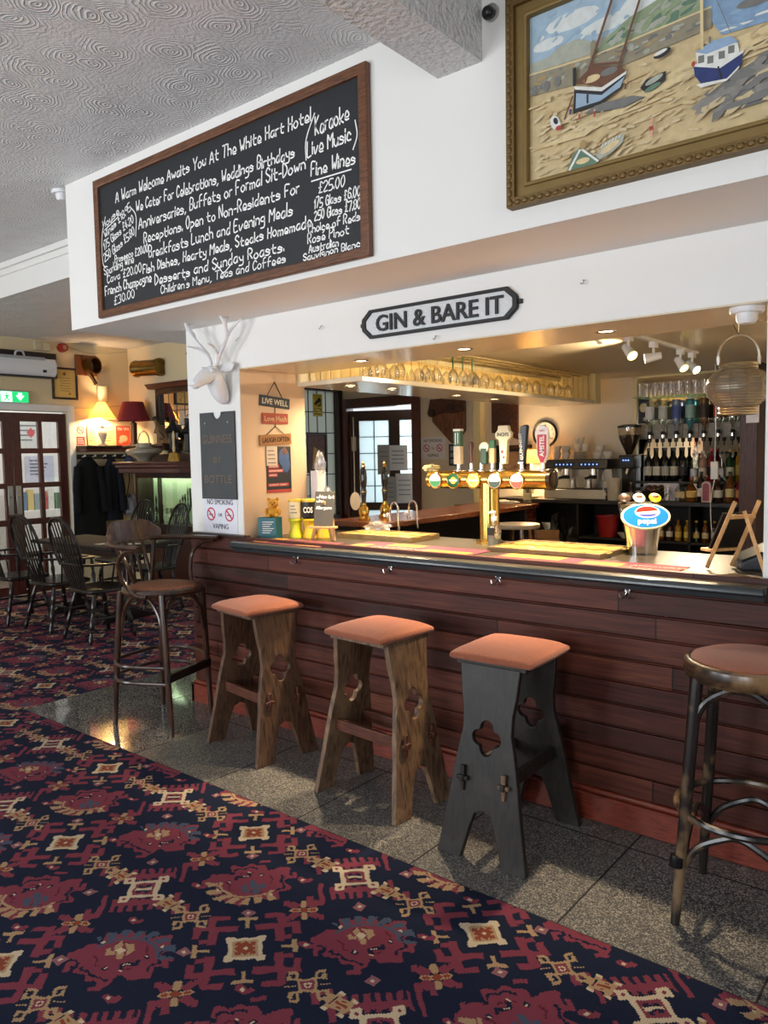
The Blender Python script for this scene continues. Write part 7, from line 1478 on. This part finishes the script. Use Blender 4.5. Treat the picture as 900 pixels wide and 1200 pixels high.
b = MB(); b.box(-0.09, -0.002, -0.05, 0, -0.045, 0.05).box(0.002, 0.09, -0.05, 0, -0.045, 0.045); b.build('boxes', mat('aged_cream_plastic', '#cbbd9c', 0.5), t, bevel=0.004); b = MB(); b.torus((-0.045, 0, 0), 0.022, 0.005, 16, 6, T(0, -0.05, 0) @ FRONT); b.build('knockout', mat('aged_cream_plastic', '#cbbd9c', 0.5), t)
t = thing('fire_sounder', 'small round red fire alarm sounder high on the lounge wall', 'alarm'); t.matrix_world = onwall(1.83, 2.90)
b = MB(); b.lathe([(0.055, 0), (0.055, 0.04), (0.045, 0.09), (0.03, 0.095), (0.03, 0.08), (0.001, 0.08)], 20, FRONT); b.build('body', mat('alarm_red', '#a02a1c', 0.35), t); b = MB(); b.lathe([(0.028, 0.082), (0.001, 0.083)], 16, FRONT); b.build('horn', mat('alarm_tan', '#c9a078', 0.5), t)
t = thing('framed_certificate', 'dark framed yellow certificate hanging right of the air conditioner', 'certificate'); t.matrix_world = onwall(1.85, 2.48)
b = MB(); b.plate([(-0.16, -0.19), (0.16, -0.19), (0.16, 0.19), (-0.16, 0.19)], [[(-0.135, -0.165), (0.135, -0.165), (0.135, 0.165), (-0.135, 0.165)]], 0, 0.025, FRONT); b.build('frame', dark_wood, t, bevel=0.004)
b = MB(); b.box(-0.14, 0.14, -0.01, -0.003, -0.17, 0.17).m(1)
for k in range(6): b.box(-0.07+0.01*(k % 3), 0.07-0.012*(k % 2), -0.0108, -0.01, 0.06-0.03*k, 0.066-0.03*k)
b.lathe([(0.02, 0.0105), (0.001, 0.011)], 16, T(0, 0, 0.115) @ FRONT).m(2).lathe([(0.016, 0.0105), (0.001, 0.011)], 12, T(0.06, 0, -0.12) @ FRONT); b.build('certificate', [mat('certificate_yellow', '#cfb56a', 0.6), mat('certificate_ink', '#6e5a3a', 0.6), mat('seal_orange', '#b8602a', 0.5)], t)
t = thing('brass_horn_mount', 'brass rimmed round fitting on a wooden plaque beside the certificate', 'wall ornament'); t.matrix_world = onwall(2.14, 2.71)
MB().box(-0.15, 0.13, -0.03, 0, -0.12, 0.13).build('plaque', wood('plaque_wood', '#5a3016', '#93582c', 0.35, (10, 10, 2)), t, bevel=0.006)
b = MB(); M = T(0.0, -0.03, 0.0) @ rotz(0.35) @ FRONT; b.lathe([(0.085, 0), (0.09, 0.10), (0.108, 0.115), (0.108, 0.13), (0.092, 0.13), (0.08, 0.02), (0.001, 0.02)], 28, M); b.build('bell', mat('dark_brass', '#6b4a26', 0.3, 0.9), t)
b = MB(); b.lathe([(0.078, 0.024), (0.001, 0.0245)], 24, M, cap=False); b.build('inner_disc', mat('grey_disc', '#9a9286', 0.6), t)
b = MB(); b.tube([(0.0, -0.08, -0.10), (0.03, -0.11, -0.17), (0.05, -0.13, -0.23)], [0.025, 0.022, 0.024], 12); b.build('spout', mat('dark_brass', '#6b4a26', 0.3, 0.9), t)
t = thing('wall_vase', 'plain cream wall box above the lit white lamp', 'wall fitting'); t.matrix_world = onwall(2.33, 2.37)
b = MB(); b.lathe([(0.07, -0.10), (0.075, 0.10), (0.06, 0.105), (0.001, 0.105)], 20, T(0, -0.04, 0), sy=0.6); b.build('body', mat('aged_cream_plastic', '#cbbd9c', 0.5), t)
# cable clipped along the walls
b = MB(); b.tube(spl([(WX+0.006, 0.2, 2.20), (WX+0.006, 1.2, 2.215), (WX+0.006, 1.9, 2.19), (WX+0.006, 2.4, 2.22), (WX+0.01, 2.71, 2.27)], 6), 0.004, 6).tube(spl([(WX+0.006, 1.86, 2.94), (WX+0.006, 2.2, 2.87), (WX+0.01, 2.7, 2.93)], 5), 0.004, 6); tag(b.build('wall_cable', mat('cream_cable', '#b8a888', 0.5)), 'thin cream cable running along the lounge wall above the doors', 'cable')
# shelves
t = thing('corner_shelf', 'long dark wooden shelf carrying the lamps and notices', 'shelf', (0, 0, 0))
MB().prism([(WX+0.001, 1.96), (WX+0.24, 1.96), (WX+0.24, 2.44), (-3.70, 2.44), (-3.70, 2.719), (WX+0.001, 2.719)], 1.705, 1.735).build('board', dark_wood, t, bevel=0.004)
MB().prism([(WX+0.001, 1.965), (WX+0.225, 1.965), (WX+0.225, 2.455), (-3.71, 2.455), (-3.71, 2.719), (WX+0.001, 2.719)], 1.66, 1.705).build('moulding', mahog, t, bevel=0.01)
b = MB(); b.prism([(0, 0), (0.05, 0), (0.07, -0.10), (0.02, -0.18), (-0.02, -0.18)], -0.02, 0.02, T(-4.45, 2.68, 1.66) @ EAST); b.build('bracket', dark_wood, t)
t = thing('mantel_shelf', 'dark moulded mantel shelf over the green glazed hatch', 'shelf', (0, 0, 0))
b = MB(); b.box(-4.12, -2.9, 2.02, 2.719, 1.50, 1.53).box(-4.10, -2.9, 2.04, 2.719, 1.46, 1.50).box(-4.07, -2.9, 2.07, 2.719, 1.40, 1.46); b.build('moulding', mahog, t, bevel=0.008)
MB().box(-4.05, -2.9, 2.45, 2.719, 1.53, 1.62).build('step', dark_wood, t, bevel=0.006)
# glazed hatch with green lit back, glasses and black ornaments within
t = thing('glazed_hatch', 'green lit glazed hatch beneath the mantel shelf with glassware inside', 'display cabinet', (0, 0, 0))
b = MB(); b.box(-4.32, -2.9, 2.68, 2.719, 0.78, 1.40); b.build('green_back', mat('pale_green_paint', '#d3d9c6', 0.4), t)
b = MB(); b.box(-4.28, -2.9, 2.45, 2.48, 1.33, 1.40).box(-4.32, -4.28, 2.45, 2.719, 0.72, 1.40).box(-4.32, -2.9, 2.45, 2.719, 0.72, 0.78).box(-3.86, -3.84, 2.45, 2.5, 0.78, 1.40).box(-4.2, -4.19, 2.6, 2.62, 0.78, 1.4); b.build('frame', dark_wood, t)
MB().box(-4.28, -2.9, 2.47, 2.474, 0.78, 1.40).build('pane', pane('hatch_glass', '#eaf5ea', 0.12, 0.02, '#eaf3e6'), t)
MB().box(-4.28, -2.95, 2.54, 2.66, 1.385, 1.398).build('strip_light', mat('hatch_light', '#e8f5e0', 0.5, emit='#e8f5dc', es=9), t)
for k, (x, h, lab) in enumerate(((-4.12, .34, 'thin black candlestick inside the green hatch at its left end'), (-4.0, .40, 'tall black spindle ornament inside the green hatch'), (-3.72, .22, 'short black branched ornament inside the green hatch'), (-3.58, .36, 'black horned ornament inside the green hatch'), (-3.48, .45, 'black curved ornament inside the green hatch nearest pillar'))):
    b = MB(); b.lathe([(0.03, 0), (0.012, 0.03), (0.009, h*0.4), (0.016, h*0.5), (0.007, h*0.6), (0.012, h*0.85), (0.001, h)], 10)
    if k in (2, 3, 4): b.tube(spl([(0, 0, h*0.3), (-0.05, 0, h*0.5), (-0.05, 0, h*0.8)], 4), 0.009, 6).tube(spl([(0, 0, h*0.3), (0.05, 0, h*0.5), (0.045, 0, h*0.95)], 4), 0.011, 6)
    o = b.build('black_ornament', blackm); o.location = (x, 2.60, 0.78); tag(o, lab, 'ornament')
for k in range(9):
    o = gw.copy(); COL.objects.link(o); o.rotation_euler = (PI, 0, 0); o.location = (-4.2+0.088*k, 2.53, 0.781); tag(o, 'clear stemmed glass standing in the green hatch', 'wine glass', 'glasses in the green hatch')
MB().box(-4.30, -2.9, 2.60, 2.719, 0.0, 0.72).build('cupboard_front', mahog, t)
# lamps
glz = mat('painted_china', '#d9c9ae', 0.25, var=0.3, scale=25)
cone_lamp('table_lamp', 'lit white cone shaded lamp with ornate china base on shelf', (-4.66, 2.24, 1.735), [(0.055, 0), (0.055, 0.015), (0.02, 0.03), (0.025, 0.06), (0.055, 0.13), (0.05, 0.18), (0.022, 0.21), (0.03, 0.24), (0.012, 0.27), (0.010, 0.36)], glz, ((0.165, 0.33), (0.045, 0.53)), shade_w, 55, WARM, 0.41)
cone_lamp('table_lamp', 'unlit lamp with dark red shade on the corner of shelf', (-4.40, 2.51, 1.735), [(0.06, 0), (0.06, 0.02), (0.04, 0.03), (0.042, 0.27), (0.015, 0.29), (0.012, 0.34)], mat('bronze_lamp_base', '#5a3f2c', 0.3, 0.7), ((0.20, 0.30), (0.125, 0.53)), mat('red_lampshade', '#7c1f24', 0.8), 0, None, 0)
# notices on the shelf
for i, (y, w, h, c, lab) in enumerate(((2.02, 0.13, 0.27, '#d8ceb4', 'no smoking card with red panel propped on the lamp shelf'), (2.40, 0.20, 0.26, '#dccb96', 'cream printed menu card propped behind the lit lamp'), (2.165, 0.10, 0.26, '#d6c690', 'narrow cream card with emblem propped left of lit lamp'))):
    t = thing('propped_card', lab, 'notice'); t.matrix_world = onwall(y, 1.737, 0.012)
    MB().box(-w/2, w/2, -0.003, 0, 0, h).build('card', mat('card%d' % i, c, 0.6), t); b = MB()
    if i == 0:
        b.torus((0, 0, 0), 0.042, 0.006, 20, 6, T(0, -0.004, 0.19) @ FRONT, flat=0.3).box(-0.04, 0.04, -0.001, 0, -0.005, 0.005, T(0, -0.004, 0.19) @ ry(PI/4)).box(-0.055, 0.055, -0.004, -0.003, 0.01, 0.11); b.build('print', redink, t)
        b = MB(); b.box(-0.03, 0.028, -0.0046, -0.004, 0.186, 0.194); b.m(1)
        for k in range(3): b.box(-0.045, 0.045-0.01*k, -0.0046, -0.004, 0.03+0.025*k, 0.037+0.025*k)
        b.build('lettering', [ink, mat('white_ink', '#ece8e2', 0.5)], t)
    else:
        for k in range(6): b.box(-w*0.35, w*(0.1+0.05*(k*5 % 6)), -0.004, -0.003, h*0.82-k*h*0.12, h*0.82-k*h*0.12+0.007)
        b.build('print', mat('olive_print', '#6a6a4a', 0.6), t)
t = thing('propped_card', 'red and orange tea leaflet propped on the shelf between the lamps', 'notice'); t.matrix_world = onwall(2.60, 1.737, 0.02)
MB().box(-0.10, 0.10, -0.003, 0, 0, 0.25).build('card', mat('leaflet_red', '#b8452e', 0.5), t)
b = MB(); b.text('TEA TIME', 0.05, T(0, -0.004, 0.195) @ FRONT, 0.17, align='CENTER').m(1).ball((0.0, -0.003, 0.09), (0.06, 0.0015, 0.045)).ball((-0.04, -0.003, 0.05), (0.03, 0.0015, 0.025)); b.build('print', [mat('white_ink', '#ece8e2', 0.5), mat('leaflet_peach', '#d8a888', 0.5)], t)
# brass shell on the back wall
t = thing('brass_shell_case', 'dark brass cylinder mounted sideways high on the lounge back wall', 'wall ornament', (-4.17, 2.60, 2.67))
b = MB(); M = rotz(0.25) @ ry(PI/2); b.lathe([(0.10, -0.21), (0.105, -0.18), (0.095, -0.16), (0.095, 0.14), (0.108, 0.15), (0.108, 0.19), (0.08, 0.19), (0.06, 0.17), (0.001, 0.17)], 28, M); b.build('cylinder', mat('aged_brass', '#7d6233', 0.28, 1.0, var=0.35, scale=8), t)
MB().box(-0.03, 0.03, 0.06, 0.12, -0.03, 0.03).build('bracket', blackm, t)
tag(MB().box(-3.42, -3.30, 2.60, 2.719, 2.76, 2.78).box(-3.38, -3.34, 2.69, 2.719, 2.66, 2.76).build('bracket_shelf', dark_wood), 'little dark bracket shelf on the back wall beside the antlers', 'shelf')
# overmantel mirror with a leaded glass door look
t = thing('overmantel_mirror', 'dark wood framed leaded mirror above the mantel shelf', 'mirror', (-3.46, 2.719, 2.08))
b = MB(); b.plate([(-0.70, -0.34), (0.7, -0.34), (0.7, 0.36), (-0.70, 0.36)], [[(-0.62, -0.29), (0.62, -0.29), (0.62, 0.27), (-0.62, 0.27)]], 0, 0.05, FRONT); b.build('frame', dark_wood, t, bevel=0.006)
b = MB(); b.prism([(-0.78, 0.0), (0.78, 0.0), (0.86, 0.07), (-0.86, 0.07)], -0.001, 0.10, T(0, 0, 0.33) @ FRONT); b.build('cornice', mahog, t, bevel=0.01)
MB().box(-0.63, 0.63, -0.012, -0.004, -0.31, 0.28).build('glass', mat('mirror_glass', '#d6d4cc', 0.02, 1.0, var=0.0), t); b = MB()
for k in range(1, 8): b.box(-0.63+0.157*k-0.004, -0.63+0.157*k+0.004, -0.015, -0.012, -0.30, 0.27)
for z in (-0.12, 0.06): b.box(-0.62, 0.62, -0.015, -0.012, z-0.004, z+0.004)
b.build('lead_strips', mat('lead', '#2c2d30', 0.5), t)
# stuffed bird, metal pot, brass bell, dark lanterns
t = thing('stuffed_bird', 'stuffed duck standing on the shelf right of the red lamp', 'bird ornament', (-3.93, 2.58, 1.735), math.radians(-10))
skin('body', [(-0.16, 0, 0.31), (-0.13, 0, 0.27), (-0.08, 0, 0.21), (0.0, 0, 0.15), (0.08, 0, 0.10), (0.15, 0, 0.06), (0.20, 0, 0.035)], [(i, i+1) for i in range(6)], [.028, .024, .038, .06, .055, .03, .012], mat('brown_plumage', '#6a5138', 0.8, var=0.5, scale=35), t, 2, 3)
MB().ball((-0.165, 0, 0.315), (0.036, 0.03, 0.03)).build('head_feathers', mat('dark_green_plumage', '#1a221c', 0.5), t); b = MB(); b.tube([(-0.19, 0, 0.31), (-0.22, 0, 0.30), (-0.245, 0, 0.297)], [0.014, 0.012, 0.008], 8, flat=0.5); b.build('bill', mat('bill_ochre', '#a8843a', 0.5), t)
b = MB(); b.ball((0.06, -0.045, 0.115), (0.11, 0.015, 0.035), M=T(0.06, 0, 0.115) @ ry(0.45) @ T(-0.06, 0, -0.115)).ball((0.06, 0.045, 0.115), (0.11, 0.015, 0.035), M=T(0.06, 0, 0.115) @ ry(0.45) @ T(-0.06, 0, -0.115)); b.build('wings', mat('dark_wing', '#33302a', 0.7, var=0.4, scale=30), t)
b = MB()
for s in (-1, 1): b.cyl((0.0, s*0.025, 0.11), (0.0, s*0.025, 0.01), 0.006, seg=6)
b.box(-0.07, 0.10, -0.05, 0.05, 0, 0.012); b.build('legs_and_stand', dark_wood, t)
t = thing('metal_pot', 'wide grey metal pot with hoop handle on the mantel shelf', 'pot', (-3.78, 2.23, 1.53))
b = MB(); b.lathe([(0.07, 0), (0.075, 0.015), (0.10, 0.05), (0.20, 0.10), (0.205, 0.125), (0.19, 0.145), (0.09, 0.165), (0.085, 0.21), (0.095, 0.215), (0.08, 0.215), (0.001, 0.17)], 28); b.build('body', mat('hammered_tin', '#a09886', 0.5, 0.3, var=0.2, bump=0.4), t)
b = MB(); b.tube([(0.11*math.cos(a), 0, 0.23+0.12*math.sin(a)) for a in [PI*(-0.1+1.2*k/20) for k in range(21)]], 0.007, 8); b.build('handle', steel, t)
t = thing('brass_bell', 'small brass table bell with tall pale handle beside the pillar', 'bell', (-3.16, 2.20, 1.53))
b = MB(); b.lathe([(0.075, 0), (0.07, 0.02), (0.055, 0.06), (0.045, 0.09), (0.02, 0.105), (0.001, 0.108)], 22); b.build('bell', brass, t); b = MB(); b.lathe([(0.012, 0.10), (0.018, 0.14), (0.011, 0.2), (0.016, 0.28), (0.010, 0.33), (0.001, 0.335)], 12); b.build('handle', mat('bone_handle', '#c9b48a', 0.5), t)
for i, (x, h, lab) in enumerate(((-3.66, 0.44, 'dark peaked lantern ornament before the leaded mirror, right of the duck'), (-3.36, 0.40, 'dark lantern ornament before the leaded mirror, next to the bell'))):
    t = thing('dark_lantern', lab, 'lantern', (x, 2.555, 1.62)); b = MB(); b.lathe([(0.07, 0), (0.07, 0.02), (0.055, 0.03), (0.055, h*0.55), (0.10, h*0.6), (0.04, h*0.78), (0.03, h*0.85), (0.012, h*0.9), (0.001, h)], 8); b.build('body', blackm, t); b = MB(); b.torus((0, 0, h+0.02), 0.025, 0.004, 14, 6, T(0, 0, h+0.02) @ rx(PI/2) @ T(0, 0, -h-0.02)); b.build('ring', blackm, t)
# coat rack and coats
t = thing('coat_rack', 'dark coat rail with white pegs under the lamp shelf', 'coat rack'); t.matrix_world = onwall(2.30, 1.60)
MB().box(-0.34, 0.34, -0.022, 0, -0.03, 0.03).build('rail', dark_wood, t, bevel=0.005)
for k in range(5): b = MB(); b.cyl((-0.27+0.135*k, -0.02, 0), (-0.27+0.135*k, -0.075, 0.012), 0.009, 0.007, 8).ball((-0.27+0.135*k, -0.08, 0.013), 0.015, 10, 6); b.build('peg', mat('white_china_peg', '#d8d4c8', 0.3), t)
def garment(name, label, cat, y, top, w0, w1, h, d, m, off=0.05, seed=1, hood=None):
    t = thing(name, label, cat); t.matrix_world = onwall(y, top, off); q = random.Random(seed); b = MB(); secs = [(0, 0.03, 0.025), (-0.05, w0*0.6, d*0.6), (-0.14, w0, d), (-h*0.5, (w0+w1)/2, d*1.05), (-h*0.85, w1, d*1.1), (-h, w1*1.02, d*1.0)]
    seg = 28; vs = []
    for z, rx_, ry_ in secs:
        for k in range(seg):
            a = 2*PI*k/seg; f = 1+0.10*math.sin(a*7+z*3)*min(1, -z*3); vs.append((rx_*math.cos(a)*f, -d+ry_*math.sin(a)*f, z))
    b._add(vs, [(i*seg+k, i*seg+(k+1) % seg, (i+1)*seg+(k+1) % seg, (i+1)*seg+k) for i in range(len(secs)-1) for k in range(seg)]+[tuple(range(seg)), tuple((len(secs)-1)*seg+k for k in reversed(range(seg)))])
    b.build('body', m, t, sharp=80)
    if hood: b = MB(); b.ball((0, -d, -0.06), hood); b.build('hood', m, t)
    else:
        for s in (-1, 1): b = MB(); b.tube(spl([(s*w0*0.75, -d-0.01, -0.12), (s*w0*1.0, -d-0.04, -0.4), (s*w1*0.9, -d-0.06, -0.68)], 5), [0.05]*6+[0.045]*4+[0.04], 12); b.build('sleeve', m, t)
    return t
blk_cloth = mat('black_wool', '#060607', 0.95, bump=0.3); navy_cloth = mat('navy_cloth', '#0e111b', 0.9, bump=0.3)
garment('black_coat', 'long black coat hanging at the left of the coat rail', 'coat', 2.05, 1.60, 0.17, 0.20, 1.02, 0.06, blk_cloth, seed=2, off=0.03)
garment('navy_jacket', 'dark navy jacket hanging in the middle of the coat rail', 'jacket', 2.38, 1.60, 0.10, 0.12, 0.80, 0.05, navy_cloth, seed=4, off=0.03)
t = thing('cloth_hat', 'faded blue cloth hat hanging at the right of the coat rail', 'hat'); t.matrix_world = onwall(2.60, 1.50, 0.08); b = MB(); b.ball((0, -0.05, 0), (0.07, 0.06, 0.11)); b.build('crown', mat('faded_blue_cloth', '#3a4660', 0.9), t); b = MB(); b.ball((0.05, -0.07, -0.09), (0.07, 0.05, 0.03), M=T(0.05, 0, -0.09) @ ry(0.6) @ T(-0.05, 0, 0.09)); b.build('peak', mat('faded_blue_cloth', '#3a4660', 0.9), t)
t = thing('grey_bag', 'crumpled grey cloth bag on a black strap below the blue hat', 'bag'); t.matrix_world = onwall(2.61, 0.98, 0.02); crumple((0, -0.08, 0), (0.10, 0.08, 0.13), 15).build('bag_body', mat('grey_cloth', '#8f8f96', 0.9, bump=0.4), t, sharp=80); b = MB(); b.tube(spl([(-0.05, -0.08, 0.10), (0.02, -0.05, 0.35), (-0.03, -0.04, 0.60)], 6), 0.007, 6); b.build('strap', blackm, t)
